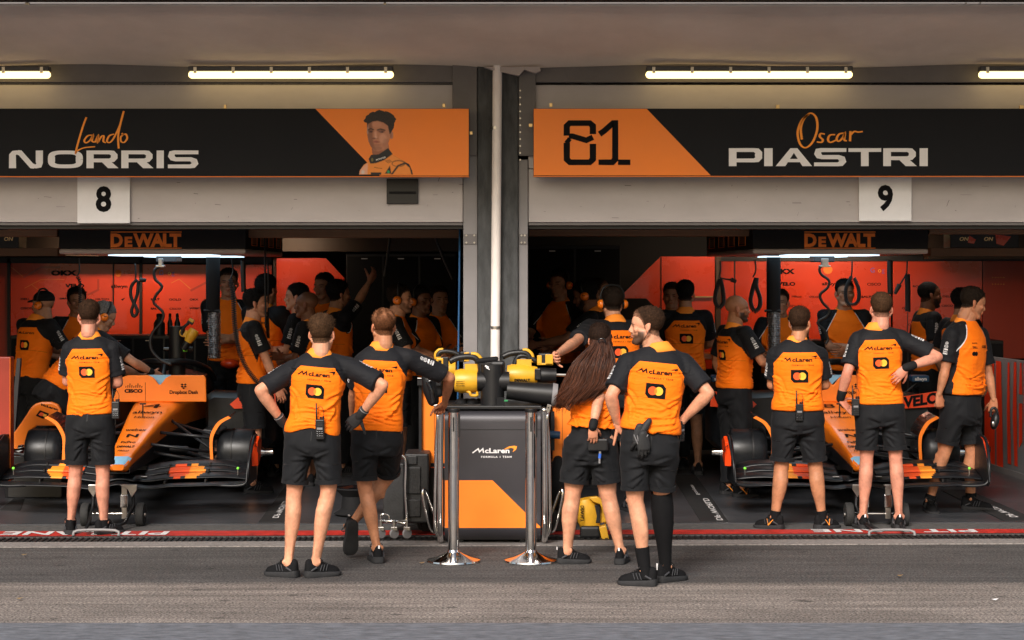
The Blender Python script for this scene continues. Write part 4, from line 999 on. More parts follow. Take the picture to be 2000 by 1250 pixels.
        # brake drum without its wheel
        yd, zd = 1.35, .455; xi, xe = X0, X0; X1 = X0; X0 = X0-sd_*.07
        b = MB().mat('carbon').lathe((0, yd, zd), [(.02, X0+sd_*.73-0), (.150, X0+sd_*.73), (.185, X0+sd_*.76), (.198, X0+sd_*.80), (.198, X0+sd_*1.0), (.190, X0+sd_*1.03), (.15, X0+sd_*1.045), (.02, X0+sd_*1.045)], axis=(1, 0, 0), n=40)
        # lathe() places rings at c + axis*h, so c.x = 0 and h carries x
        dr = b.build('brake_drum', t, auto=35)
        b = MB().mat('black_satin').lathe((0, yd, zd), [(.19, X0+sd_*.845), (.203, X0+sd_*.85), (.203, X0+sd_*.862), (.19, X0+sd_*.867)], axis=(1, 0, 0), n=40); b.build('drum_seam', dr, auto=35)
        b = MB().mat('chrome').lathe((0, yd, zd), [(.045, X0+sd_*1.04), (.045, X0+sd_*1.09), (.028, X0+sd_*1.12), (.028, X0+sd_*1.19), (.004, X0+sd_*1.20)], axis=(1, 0, 0), n=20); b.build('axle', dr, auto=40)
        # winglet arching over the drum
        arc = [(X0+sd_*.69, zd-.05), (X0+sd_*.685, zd+.12), (X0+sd_*.71, zd+.20), (X0+sd_*.76, zd+.27), (X0+sd_*.84, zd+.315)]
        arc = smoothpath([(x, 0, z) for x, z in arc], 5)
        b = MB().mat('black_gloss').rings([[p+Vector((0, 1.16, 0)), p+Vector((0, 1.55, .02)), p+Vector((sd_*.012, 1.55, .012)), p+Vector((sd_*.012, 1.16, -.008))] for p in arc]); wl = b.build('winglet', t)
        b = MB().mat('orange_bright').rings([[p+Vector((-sd_*.006, 1.145, .006)), p+Vector((-sd_*.006, 1.16, .006)), p+Vector((sd_*.020, 1.16, -.010)), p+Vector((sd_*.020, 1.145, -.010))] for p in arc]); b.build('winglet_edge', wl)
        X0 = X1
        # suspension arms
        for ya, za, yb_, zb_, r_ in ((1.35, .62, 1.32, .57, .014), (1.9, .66, 1.40, .57, .014), (1.1, .47, 1.30, .36, .015), (1.8, .45, 1.40, .36, .015), (1.0, .55, 1.22, .455, .012), (1.75, .70, 1.36, .40, .012)):
            b = MB().mat('carbon').tube([(X0+sd_*(.13+.05*(ya-.8)), ya, za), (X0+sd_*.70, yb_, zb_)], r_, 10); b.build('suspension_arm', t, smooth=True)
        b = MB().mat('black_satin').cyl((X0+sd_*.27, 1.15, .50), (X0+sd_*.42, 1.18, .49), .028, 14); b.build('track_rod_housing', t, auto=40)
        # side pod with red flank
        pod = []
        for Y, xi_, xo_, zt, zb in ((2.35, .42, .93, .86, .42), (2.45, .38, 1.0, .90, .38), (3.2, .30, 1.0, .88, .34), (4.2, .22, .75, .70, .32), (5., .15, .4, .55, .32)):
            pod.append([Vector((X0+sd_*x, Y, z)) for x, z in ((xi_, zb), (xi_, zt-.03), (xi_+.05, zt), (xo_-.1, zt-.02), (xo_, zt-.10), (xo_, zb+.08), (xo_-.08, zb))])
        b = MB().mat('carbon').rings(pod); pd = b.build('side_pod', t, auto=35)
        b = MB().mat('red_gloss').prism([(X0+sd_*x, 2.30, z) for x, z in ((.62, .80), (.70, .87), (1.03, .92), (1.04, .78), (.66, .76))], (0, .03, 0)); b.build('pod_panel', pd)
        b = MB().mat('black_ink').text('VELO', lambda x, y, k=0: Vector((X0+sd_*.86+x*1., 2.297, .845+y+ (x*.15*sd_))), h=.09, wx=1.0, x0=0, y0=-.05, bold=.05); b.build('lettering', pd)
        b = MB().mat('carbon').prism([(X0+sd_*x, 1.75, z) for x, z in ((.40, .35), (.46, .62), (.60, .60), (.66, .34))], (0, .5, 0)); b.build('turning_vane', t, bevel=.01)
        b = MB().mat('navy').box((X0+sd_*.84, 2.6, .985), (X0+sd_*1.0, 2.75, 1.045)); mi = b.build('mirror', t, bevel=.012)
        b = MB().mat('white_ink').text('allwyn', lambda x, y, k=0: Vector((X0+sd_*.92+x, 2.597, 1.0+y)), h=.030, wx=1., bold=.03); b.build('lettering', mi)
        b = MB().mat('carbon').cyl((X0+sd_*.92, 2.68, .99), (X0+sd_*.78, 2.72, .86), .008, 8); b.build('mirror_stalk', t)
        # rear wheel drum far behind
        b = MB().mat('rubber').lathe((0, 4.9, .52), [(.05, X0+sd_*.68), (.33, X0+sd_*.68), (.36, X0+sd_*.72), (.36, X0+sd_*1.0), (.33, X0+sd_*1.04), (.05, X0+sd_*1.04)], axis=(1, 0, 0), n=32); b.build('rear_wheel', t, auto=35)
    # under-floor, cockpit, halo, airbox, rear wing
    b = MB().mat('carbon').box((X0-.75, 2.2, .22), (X0+.75, 5.2, .25)); b.box((X0-.2, 1.0, .34), (X0+.2, 2.4, .37)); b.build('underfloor', t)
    b = MB().mat('carbon').rings([[Vector((X0+x*q, Y, z0+z)) for x, z in ((-.3, 0), (-.26, .14), (0, .20), (.26, .14), (.3, 0))] for Y, q, z0 in ((2.6, 1, .84), (3.4, 1., .88), (4.4, .6, .8), (5.2, .2, .6))]); b.build('engine_cover', t, auto=35)
    b = MB().mat('carbon').tube(smoothpath([(X0-.33, 3.3, .98), (X0-.31, 2.9, 1.10), (X0-.18, 2.6, 1.17), (X0, 2.5, 1.17), (X0+.18, 2.6, 1.17), (X0+.31, 2.9, 1.10), (X0+.33, 3.3, .98)], 5), .03, 10); b.tube([(X0, 2.5, 1.17), (X0, 2.3, .98), (X0, 2.2, .86)], .025, 10); b.build('halo', t, smooth=True)
    b = MB().mat('orange_gloss').box((X0+.33, 5.2, 1.075), (X0+.86, 5.55, 1.145)); b.box((X0-.86, 5.2, 1.075), (X0+.32, 5.55, 1.145)); rw = b.build('rear_wing', t, bevel=.008)
    b = MB().mat('black_ink')
    for i in range(4):
        for j in range(3):
            if (i+j) % 2 == 0: b.box((X0+.53+i*.035, 5.195, 1.085+j*.017), (X0+.565+i*.035, 5.199, 1.102+j*.017))
    for xx in (.72,): b.tube([(X0+xx, 5.197, 1.09), (X0+xx, 5.197, 1.13), (X0+xx+.07, 5.197, 1.13), (X0+xx+.07, 5.197, 1.09), (X0+xx, 5.197, 1.09)], .006, 4)
    b.build('mark', rw)
    b = MB().mat('carbon').box((X0-.88, 5.1, .5), (X0-.86, 5.7, 1.18)); b.box((X0+.86, 5.1, .5), (X0+.88, 5.7, 1.18)); b.build('rear_endplate', t)
    b = MB().mat('red_gloss').ell((X0+.36, 4.2, 1.08), (.10, .10, .05)); b.build('tail_cover', t, smooth=True)
    # cover board standing on the nose in front of the cockpit
    Yc = 2.05; zb_, zt_ = Q(0, 785, Yc).z, Q(0, 733, Yc).z; k_ = K(Yc)
    def cv(xs, y0): return [(X0+x*k_+.03, Yc, CH+(HY-y)*k_) for x, y in xs]
    half = [(-92, 785), (-80, 745), (-74, 737), (-62, 733), (-22, 733), (-12, 738), (-3, 750), (0, 752), (3, 750), (12, 738), (22, 733), (86, 733), (90, 739), (91, 785)]
    b = MB().mat('orange_bright').prism(cv(half, 0), (0, .03, 0)); cb = b.build('cockpit_cover', t, bevel=.008)
    vf = lambda x, y, k=0: Vector((X0+.03+x*k_, Yc-.0025-.0006*k, CH+(HY-y)*k_))
    b = MB().mat('black_ink').text('CISCO', vf, h=-6.2, wx=-1.35, x0=-51, y0=766.5, bold=.06)
    for i, h in enumerate((3, 5, 8, 5, 3, 5, 8, 5, 3)): b.poly([(-67+i*3.9, 757-h*.0), (-65.4+i*3.9, 757), (-65.4+i*3.9+.6, 757-h), (-67+i*3.9+.6, 757-h)], vf)
    b.text('Dropbox Dash', vf, h=-6.4, wx=-1.0, x0=47, y0=769, bold=.035)
    for dx, dy in ((-3, -2), (3, -2), (-3, 2), (3, 2), (0, 5)): b.poly([(47+dx-3, 753+dy), (47+dx, 751+dy), (47+dx+3, 753+dy), (47+dx, 755+dy)], vf, 1)
    b.poly([(-28.3, 747), (-27.5, 747), (-27.5, 784), (-28.3, 784)], vf)
    b.build('lettering', cb)
    b = MB().mat('lightblue').prism([(X0+.02+x*k_, Yc+.06, CH+(HY-y)*k_) for x, y in ((-22, 733), (22, 733), (8, 745), (0, 753), (-8, 745))], (0, .02, 0)); b.build('windscreen', t)
    b = MB().mat('carbon').box((X0-.36, Yc+.032, .88), (X0+.38, Yc+.05, .99)); b.build('cover_foot', t)
    return t
CAR_A = make_car(240, 'orange and black racing car without wheels in the left garage')
CAR_B = make_car(1679, 'orange and black racing car without wheels in the right garage')

# front jacks under the noses
def jack(cx, lab):
    Y = -.1; X0 = P(cx, 0, .0).x; t = thing('jack_trolley', (X0, Y, 0), lab, 'jack', 'jack trolleys under the car noses')
    for s_ in (-1, 1):
        b = MB().mat('rubber').lathe((0, Y, .092), [(.03, X0+s_*.215-.03), (.088, X0+s_*.215-.03), (.095, X0+s_*.215-.02), (.095, X0+s_*.215+.02), (.088, X0+s_*.215+.03), (.03, X0+s_*.215+.03)], axis=(1, 0, 0), n=28); wh = b.build('wheel', t, auto=35)
        b = MB().mat('steel').lathe((0, Y, .092), [(.005, X0+s_*.215-.045), (.02, X0+s_*.215-.04), (.02, X0+s_*.215+.04), (.005, X0+s_*.215+.045)], axis=(1, 0, 0), n=14); b.build('hub', wh, auto=35)
        b = MB().mat('black_satin').tube([(X0+s_*.15, Y, .32), (X0+s_*.16, Y, .16), (X0+s_*.14, Y-.25, .06), (X0+s_*.09, Y-.62, .05)], .013, 10); b.build('arm', t, smooth=True)
        b = MB().mat('steel').box((X0+s_*.09-.022, Y-.02, .06), (X0+s_*.09+.022, Y+.02, .33)); b.mat('chrome').box((X0+s_*.09-.03, Y-.03, .15), (X0+s_*.09+.03, Y-.021, .25)); b.build('upright', t, bevel=.004)
        b = MB().mat('steel').prism([(X0+s_*.05, Y-.03, .33), (X0+s_*.19, Y-.03, .33), (X0+s_*.19, Y-.03, .29), (X0+s_*.15, Y-.03, .23), (X0+s_*.12, Y-.03, .29)], (0, .02, 0)); b.build('bracket', t, bevel=.003)
    b = MB().mat('chrome').cyl((X0-.21, Y, .10), (X0+.21, Y, .10), .010, 12); b.build('axle', t, auto=40)
    b = MB().mat('jamb_paint').tube(smoothpath([(X0-.17, Y-.66, .012), (X0-.14, Y-.64, .05), (X0+.14, Y-.64, .05), (X0+.17, Y-.66, .012)], 3), .011, 10); b.build('push_bar', t, smooth=True)
jack(226, 'steel jack trolley with black wheels under the left car nose'); jack(1707, 'steel jack trolley with black wheels under the right car nose')

# loose orange body panel at the left
t = thing('body_panel', P(66, 950, 1.75), 'large orange curved body panel standing behind the left brake drum', 'body panel')
Yp = 1.75; out = [(12, 872), (14, 862), (38, 830), (60, 796), (68, 789), (80, 785), (100, 785), (112, 790), (118, 800), (120, 830), (112, 832), (72, 832), (58, 842), (52, 868), (50, 890), (30, 890), (16, 880)]
b = MB().mat('orange_gloss').prism([P(x, y, Yp) for x, y in out], (0, .06, 0)); bp_ = b.build('shell', t, bevel=.015)
f = facing(Yp); b = MB().mat('black_ink').text('McLaren', lambda x, y, k=0: f(x, y+(x-97)*.30, k), h=-4.2, wx=-1.6, x0=97, y0=797, bold=.05)
b.poly([(70, 812), (78, 801), (96, 808), (90, 818), (84, 818)], f, 0); b.mat('red_ink').poly([(75, 810), (80, 805), (86, 807), (84, 813), (78, 812)], f, 1); b.mat('yellow_ink').poly([(84, 811), (86, 808), (92, 810), (89, 814), (85, 814)], f, 2); b.build('lettering', bp_)
b = MB().mat('black_satin').box(P(14, 890, Yp+.02), Vector((P(120, 0, Yp).x, Yp+.3, .013))); b.build('stand', t, bevel=.01)
b = MB().mat('black_gloss').lathe(P(43, 876, Yp-.0), [(.005, -.04), (.03, -.03), (.035, .0), (.035, .06)], axis=(1, 0, 0)); b.build('peg', t, auto=40)

# black cooling tower with a blower, standing over the left car's cockpit
def blower(t0, p, yaw, sc=1., col='yellow_plastic', pitch=0., batt=True, roll=0.):
    """battery leaf blower: motor body, loop handle, battery and nozzle; yaw 0 = nozzle to the right"""
    m = Euler((0, pitch, yaw)).to_matrix(); m = m@Euler((roll, 0, 0)).to_matrix(); T = lambda x, y, z: Vector(p)+m@Vector((x*sc, y*sc, z*sc))
    ax = m@Vector((1, 0, 0))
    b = MB().mat(col).lathe(T(0, 0, 0), [(.03*sc, -.10*sc), (.068*sc, -.095*sc), (.078*sc, -.06*sc), (.078*sc, .02*sc), (.066*sc, .07*sc), (.058*sc, .11*sc)], axis=ax, n=24)
    b.obox(T(.02, 0, .075), (.10*sc, .05*sc, .07*sc), m); body = b.build('motor_body', t0, auto=35)
    b = MB().mat('black_satin').tube(smoothpath([T(.05, 0, .08), T(.055, 0, .125), T(.02, 0, .155), T(-.07, 0, .15), T(-.13, 0, .125)], 4), .021*sc, 10); hd = b.build('handle', t0, smooth=True)
    b = MB().mat(col).tube(smoothpath([T(.072, 0, .09), T(.077, 0, .135), T(.045, 0, .170), T(.01, 0, .172)], 4), .013*sc, 8); b.build('handle_trim', hd, smooth=True)
    b = MB().mat('black_satin').lathe(T(0, 0, 0), [(.052*sc, .105*sc), (.056*sc, .14*sc), (.050*sc, .20*sc), (.048*sc, .24*sc)], axis=ax, n=20); b.build('nozzle', t0, auto=35)
    if batt:
        b = MB().mat('black_satin').obox(T(-.16, 0, .11), (.05*sc, .07*sc, .09*sc), m); bt = b.build('battery', t0, bevel=.006)
        b = MB().mat(col).obox(T(-.19, 0, .11), (.045*sc, .075*sc, .08*sc), m); b.build('battery_shell', bt, bevel=.006)
        b = MB().mat('black_gloss').obox(T(-.19, -.04, .11), (.02*sc, .004*sc, .05*sc), m); b.build('battery_window', bt)
    return body, T, m
def tower(px, lab):
    t = thing('cooling_duct', P(px, 735, 2.7), lab, 'cooling duct')
    b = MB().mat('black_satin').cyl(P(px, 735, 2.7), P(px, 637, 2.7), 16.5*K(2.7), 24, 15*K(2.7)); b.build('duct', t, auto=40)
    b = MB().mat('black_gloss').cyl(P(px-26, 682, 2.62), P(px-16, 682, 2.62), .018, 12); b.mat('black_satin').cyl(P(px+14, 682, 2.62), P(px+30, 682, 2.62), .022, 12); b.mat('lime').cyl(P(px+12, 682, 2.60), P(px+20, 682, 2.60), .024, 12); b.build('valve', t, auto=40)
    return t
tower(346, 'upright black cooling duct on the cockpit of the left car')
t = thing('blower', P(370, 640, 2.6), 'yellow and black battery blower on top of the black cooling duct', 'blower')
blower(t, P(374, 655, 2.55), R(180), .62, pitch=R(60))
# ============================================================= CENTRE: CART, POSTS, TOOLS
Yk = -1.2; kf = facing(Yk-.012)
t = thing('equipment_cart', P(964, 1065, Yk), 'dark grey and orange equipment cart with chrome side rails in front of the pillar', 'cart')
z = lambda py, Y=Yk: P(0, py, Y).z; X = lambda px, Y=Yk: P(px, 0, Y).x
mat('cart_grey', (.042, .040, .047), .38, metal=.3, var=.06, vs=2, rv=.05)
# body profile in Y/Z, rounded at the top front and the bottom front
def cart_prof(): 
    pr = []
    for k in range(9): a = pi/2*k/8; pr.append((Yk+.09-.09*sin(a), z(800)-.09+.09*cos(a)))
    for k in range(9): a = pi/2*k/8; pr.append((Yk+.13-.13*cos(a), z(1032)-.10*sin(a)))
    pr += [(Yk+.62, z(1032)-.10), (Yk+.62, z(800))]
    return pr
pr = cart_prof()
b = MB().mat('cart_grey').prism([(X(868), y, zz_) for y, zz_ in pr], (X(1056)-X(868), 0, 0)); body = b.build('body', t, auto=30)
b = MB().mat('black_satin').box((X(866), Yk+.02, z(800)), (X(1058), Yk+.64, z(793))); b.build('top_tray', t, bevel=.006)
b = MB().mat('orange_bright').poly([(869, 938), (962, 938), (1028, 1003), (1055, 1028), (1055, 1031), (869, 1031)], facing(Yk)); b.build('orange_field', body)
b = MB().mat('black_satin').box((X(868)-.001, Yk-.003, z(839.5)), (X(1056)+.001, Yk+.0, z(838.5))); b.build('seam', body)
b = MB().mat('white_ink'); ff = facing(Yk)
b.ribbon([(923, 884.6), (934, 876.4), (936.5, 882.5), (943, 876.4), (944.5, 884.6)], 2.6, 2.0, ff); b.text('cLaren', ff, h=-9.2, fit=48, x0=947, y0=884.6, align='L', bold=.03, shear=.0)
b.text('FORMULA 1 TEAM', ff, h=-3.5, wx=-1.15, x0=969.5, y0=894, bold=.03, space=1.35)
b.mat('orange_ink').poly([(983, 878), (994, 872), (1004, 870.5), (1010, 871.5), (1008, 878), (1001, 883.5), (1004, 876.5), (998, 874.5), (990, 877)], ff, 1); b.build('lettering', body)
for sd_, px in ((-1, 853), (1, 1071)):
    xs = X(px); xi = X(869 if sd_ < 0 else 1055)
    b = MB().mat('chrome')
    xm = (xs+xi)/2
    b.tube(smoothpath([(xi, Yk+.05, z(806)), (xm, Yk+.0, z(800)), (xm, Yk-.0, z(812)), (xm+sd_*.004, Yk, z(900)), (xm+sd_*.004, Yk, z(1040)), (xm, Yk+.1, z(1055))], 5), .023, 12)
    b.build('side_rail', t, smooth=True)
    b = MB().mat('chrome').tube(smoothpath([(xs+sd_*.01, Yk+.05, z(800)), (xs-sd_*.01, Yk+.0, z(815)), (xs, Yk+.02, z(860)), (xs+sd_*.01, Yk+.02, z(960)), (xs+sd_*.01, Yk+.02, z(1030)), (xs-sd_*.02, Yk+.03, z(1050))], 5), .014, 12); b.build('inner_rail', t, smooth=True)
    b = MB().mat('chrome').tube(smoothpath([(xs, Yk+.15, z(1045)), (xs+sd_*.05, Yk+.1, z(1035)), (xs+sd_*.105, Yk+.08, z(970)), (xs+sd_*.085, Yk+.1, z(962)), (xs+sd_*.02, Yk+.12, z(1010))], 5), .011, 10); b.build('foot_rail', t, smooth=True)
    b = MB().mat('steel').obox((xs, Yk+.0, z(798)), (.03, .03, .06), (0, sd_*.3, 0)); b.mat('black_ink').cyl((xs, Yk-.017, z(796)), (xs, Yk-.013, z(796)), .006, 10); b.build('rail_bracket', t, bevel=.005)
    for yy in (Yk+.12, Yk+.5):
        b = MB().mat('rubber').lathe((0, yy, .05), [(.01, X(900 if sd_ < 0 else 1020)-.018), (.048, X(900 if sd_ < 0 else 1020)-.016), (.048, X(900 if sd_ < 0 else 1020)+.016), (.01, X(900 if sd_ < 0 else 1020)+.018)], axis=(1, 0, 0), n=20); b.build('castor', t, auto=35)
# barrier posts
def post(px, lab):
    Y = -2.05; t = thing('barrier_post', Vector((P(px, 0, Y).x, Y, 0)), lab, 'barrier post', 'chrome barrier posts before the cart'); c = Vector((P(px, 0, Y).x, Y, 0))
    b = MB().mat('chrome').lathe(c, [(.01, .001), (.183, .001), (.186, .008), (.183, .018), (.12, .034), (.07, .055), (.045, .07), (.036, .09), (.01, .092)], n=48); b.build('base', t, auto=30)
    b = MB().mat('chrome').lathe(c, [(.038, .06), (.038, 1.03)], n=32); pl = b.build('tube', t, auto=40)
    b = MB().mat('black_satin').lathe(c, [(.01, 1.03), (.041, 1.03), (.042, 1.05), (.038, 1.056), (.01, 1.057)], n=28); b.build('cap', t, auto=35)
    b = MB().mat('black_satin').box(c+Vector((-.006, -.041, .90)), c+Vector((.006, -.037, 1.0))); b.box(c+Vector((.036, -.012, .86)), c+Vector((.045, .012, 1.02))); b.build('belt_slot', t, bevel=.002)
post(886, 'chrome barrier post at the left front corner of the cart'); post(1037, 'chrome barrier post at the right front corner of the cart')

# tools on the cart --------------------------------------------------
zt_ = z(793)
t = thing('blower', P(925, 793, -.95), 'yellow blower lying left on the cart under the leaning man\'s forearm', 'blower', 'blowers on the cart')
body, T, m = blower(t, P(917, 744, -.98), 0, 1.15)
b = MB().mat('black_ink'); 
for k, s_ in enumerate(('DEWALT', 'BATTERY', 'BLOWER')): b.text(s_, lambda x, y, kk=0: P(x, y, -.98)+Vector((0, -.0905, 0)), h=-2.2, wx=-1.3, x0=900, y0=745+k*4, bold=.02)
b.build('lettering', body)
b = MB().mat('yellow_plastic').tube(smoothpath([P(905, 762, -1.), P(917, 766, -1.03), P(920, 772, -1.03), P(932, 772, -1.03), P(931, 764, -1.)], 3), .011, 8); b.build('foot', t, smooth=True)
t = thing('blower', P(1010, 793, -.8), 'yellow blower lying right on the cart with its battery by a reaching hand', 'blower', 'blowers on the cart')
body, T, m = blower(t, P(1018, 733, -.72), R(0), 1.1, batt=False)
b = MB().mat('black_ink').text('DEWALT', lambda x, y, kk=0: P(x, y, -.72)+Vector((0, -.088, 0)), h=-5, wx=-1.05, x0=1020, y0=744, bold=.06); b.build('lettering', body)
b = MB().mat('black_satin').tube(smoothpath([P(1004, 716, -.72), P(1012, 697, -.72), P(1030, 696, -.72), P(1048, 706, -.72)], 4), .02, 10); b.build('handle_grip', t, smooth=True)
b = MB().mat('black_satin').box(P(1052, 712, -.74), P(1078, 690, -.74)+Vector((0, .09, 0))); bt = b.build('battery', t, bevel=.012)
b = MB().mat('yellow_plastic').box(P(1049, 712, -.755), P(1058, 694, -.745)); b.box(P(1065, 713, -.755), P(1080, 692, -.745)); b.box(P(1049, 713, -.755), P(1080, 709, -.742)); b.build('battery_shell', bt, bevel=.004)
b = MB().mat('black_gloss').box(P(1044, 742, -.8), P(1056, 720, -.8)+Vector((0, .12, 0))); b.mat('steel').cyl(P(1056, 731, -.75), P(1110, 733, -.75), .012, 12); b.build('nozzle_clamp', t, bevel=.006)
t = thing('air_duct', P(965, 795, -1.1), 'black cross shaped air duct with two open ends standing on the middle of the cart', 'air duct')
b = MB().mat('black_satin')
b.cyl(P(962, 793, -1.05), P(962, 712, -1.05), .088, 32, .085); b.cyl(P(932, 745, -1.05), P(995, 745, -1.05), .072, 28); b.build('duct_body', t, auto=40)
b = MB().mat('black_satin').obox(P(972, 722, -1.02), (.11, .12, .13), (0, .0, 0)); b.build('outlet', t, bevel=.02)
b = MB().mat('black_matt').obox(P(951, 703, -1.0), (.17, .15, .035), (0, -.10, 0)); b.build('upper_outlet', t, bevel=.015)
b = MB().mat('black_gloss').obox(P(951, 716, -1.0), (.14, .13, .10), (0, -.05, 0)); b.build('throat', t, bevel=.02)
b = MB().mat('chrome').lathe(P(958, 795, -1.05), [(.06, 0), (.085, .004), (.088, .012), (.07, .02)], n=30); b.build('clamp_ring', t, auto=40)
b = MB().mat('white_ink'); b.obox(P(951, 716, -1.15), (.03, .002, .012), (0, .5, 0)); b.obox(P(953, 720, -1.15), (.03, .002, .006), (0, .5, 0)); b.build('sticker', t)
t = thing('blower_nozzle', P(1035, 780, -1.1), 'long tapering black blower nozzle lying across the right of the cart', 'nozzle')
b = MB().mat('black_satin').seg(P(990, 762, -1.08), P(1080, 771, -1.08), [(0, .065), (.5, .074), (1, .086)], ref=(0, 1, 0), n=28, cap=False); b.build('tube', t, auto=40)
b = MB().mat('jamb_paint').seg(P(1078, 771, -1.08), P(1088, 772, -1.08), [(0, .088), (1, .083)], ref=(0, 1, 0), n=28, cap=False); b.build('end_ring', t, auto=40)
b = MB().mat('black_matt').box(P(970, 795, -1.16), P(985, 776, -1.13)); b.mat('green_ink').box(P(985, 784, -1.17), P(992, 781, -1.15)); b.build('tag', t)
b = MB().mat('black_matt')
for k in range(7): q = P(900+k*12, 792, -.9+.06*(k % 2)); b.ell(q+Vector((0, 0, .01)), (.05, .05, .045), n=12, m=8)
tag(b.build('cloth_bag', smooth=True), 'crumpled black cloth bag under the tools on the cart', 'bag')
t = thing('impact_gun', P(848, 793, -.9), 'black tool standing beside the leaning man\'s forearm', 'tool')
b = MB().mat('black_satin').seg(P(846, 782, -.92), P(836, 738, -.92), [(0, .045), (.5, .06), (1, .05)], n=18); b.seg(P(858, 768, -.95), P(858, 740, -.95), [(0, .03), (1, .035)], n=12); bo_ = b.build('body', t, smooth=True)
b = MB().mat('black_gloss').tube(smoothpath([P(846, 790, -1.), P(843, 765, -1.), P(836, 748, -1.), P(842, 744, -1.)], 4), .016, 10); b.build('lever', t, smooth=True)
b = MB().mat('black_satin').box(P(851, 755, -1.02), P(863, 733, -.98)); b.build('buckle', t, bevel=.01)
t = thing('tool_rail', P(840, 740, -.5), 'black metal rail behind the cart holding the tools on the left', 'rail')
b = MB().mat('black_satin').box(P(815, 753, -.6), P(905, 738, -.5)); b.mat('steel').box(P(815, 739.5, -.61), P(880, 738, -.6)); b.build('bar', t, bevel=.003)
b = MB().mat('black_satin').box(P(818, 1000, -.55)*1, P(824, 750, -.5)); b.box(P(896, 1000, -.55), P(900, 750, -.5)); b.build('leg', t)
t = thing('blower', P(870, 700, -.4), 'yellow and black blower half hidden behind the leaning man\'s sleeve', 'blower', 'blowers on the cart')
blower(t, P(868, 722, -.4), R(180), .9, batt=True)
# orange cabinets behind the cart
for x0, x1, y0, y1, lab in ((824, 872, 755, 905, 'tall orange cabinet behind the cart on the left of the pillar'), (1080, 1116, 797, 905, 'orange cabinet behind the cart on the right of the pillar')):
    t = thing('cabinet', P((x0+x1)/2, y1, -.5), lab, 'cabinet', 'orange cabinets behind the cart')
    a, c = P(x0, y1, -.5), P(x1, y0, -.5); a.z = .013
    b = MB().mat('black_satin').box(a, Vector((c.x, -.25, P(0, y1, -.5).z-.002))); b.build('base', t, bevel=.004)
    b = MB().mat('orange_bright').box(Vector((a.x, -.5, P(0, y1, -.5).z)), Vector((c.x, -.25, c.z))); b.build('carcass', t, bevel=.005)
    b = MB().mat('black_satin').box(P((x0+x1)/2, y1-2, -.503), P((x0+x1)/2+.6, y0+2, -.5)); b.mat('red_ink').box(P(x0, 914, -.505), P(x1, 912, -.5)); b.build('door_gap', t)
b = MB().mat('carbon').box(P(1076, 880, -.6), P(1083, 803, -.56)); b.mat('navy').cyl(P(1074, 849, -.62), P(1094, 850, -.62), .03, 16); tag(b.build('blue_coupling'), 'dark blue hose coupling right of the cart rail', 'coupling')

# trolley with a black case, left of the cart
t = thing('case_trolley', P(790, 1050, -.85), 'black flight case on a chrome trolley left of the cart', 'trolley')
Yt = -.75
b = MB().mat('panel_grey'); mat('case_black', (.017, .017, .018), .55, var=.5, vs=10, bump=.002, bs=60); b = MB().mat('case_black')
b.box(P(748, 1020, Yt), P(790, 905, Yt)+Vector((0, .35, 0))); b.build('case_side', t, bevel=.012)
b = MB().mat('case_black').box(P(790, 1022, Yt-.05), P(838, 886, Yt-.05)+Vector((0, .40, 0))); cs = b.build('case', t, bevel=.014)
b = MB().mat('case_black').box(P(794, 965, Yt-.065), P(822, 912, Yt-.05)); b.box(P(794, 1010, Yt-.065), P(822, 975, Yt-.05)); b.box(P(796, 908, Yt-.065), P(815, 890, Yt-.05)); b.build('recess', cs, bevel=.008)
b = MB().mat('chrome').tube(smoothpath([P(775, 1018, Yt-.1), P(794, 1018, Yt-.1), P(792, 960, Yt-.1), P(793, 905, Yt-.1), P(788, 892, Yt-.1), P(778, 887, Yt-.1)], 5), .012, 10)
b.tube([P(740, 1018, Yt-.1), P(794, 1018, Yt-.1)], .013, 10); b.tube(smoothpath([P(745, 1018, Yt-.1), P(744, 1006, Yt-.1), P(752, 1004, Yt-.1), P(760, 1008, Yt-.1), P(760, 1018, Yt-.1)], 3), .007, 8); b.build('handle_frame', t, smooth=True)
for px in (770, 795, 744):
    c = Vector((P(px, 0, Yt-.12).x, Yt-.12, .045))
    b = MB().mat('jamb_paint').lathe((0, c.y, c.z), [(.008, c.x-.012), (.038, c.x-.011), (.040, c.x), (.038, c.x+.011), (.008, c.x+.012)], axis=(1, .5, 0), n=22)
    # wheel turned slightly; recentre along x
    wh = MB().mat('jamb_paint').lathe(c, [(.008, -.012), (.036, -.011), (.041, 0), (.036, .011), (.008, .012)], axis=(.6, -.8, 0), n=22).build('castor_wheel', t, auto=35)
    b = MB().mat('steel').obox(c+Vector((0, .0, .035)), (.05, .035, .03)); b.cyl(c+Vector((0, 0, .04)), c+Vector((0, 0, .10)), .012, 10); b.build('castor_fork', wh, bevel=.004)
t = thing('hose_coil', P(825, 1030, -.6), 'coiled black hose standing between the flight case and the cart', 'hose')
b = MB().mat('rubber')
for k in range(4):
    c = P(822+k*4, 1000, -.7+.03*k); b.tube([c+Vector((.05*cos(a)*.6, 0, .13*sin(a)+.0)) for a in [2*pi*i/20 for i in range(21)]], .009, 8)
b.build('hose', t, smooth=True)
t = thing('black_bin', P(690, 1000, .4), 'black round bin standing behind the crossed legs of the leaning man', 'bin')
b = MB().mat('black_matt').lathe(Vector((P(690, 0, .5).x, .5, .012)), [(.13, 0), (.16, .02), (.10, .06), (.09, .16), (.15, .22), (.14, .23)], n=30); b.build('tub', t, auto=35)
b = MB().mat('black_gloss').lathe(Vector((P(690, 0, .5).x, .5, .012)), [(.02, .22), (.14, .235), (.02, .25)], n=30); b.build('lid', t, auto=35)
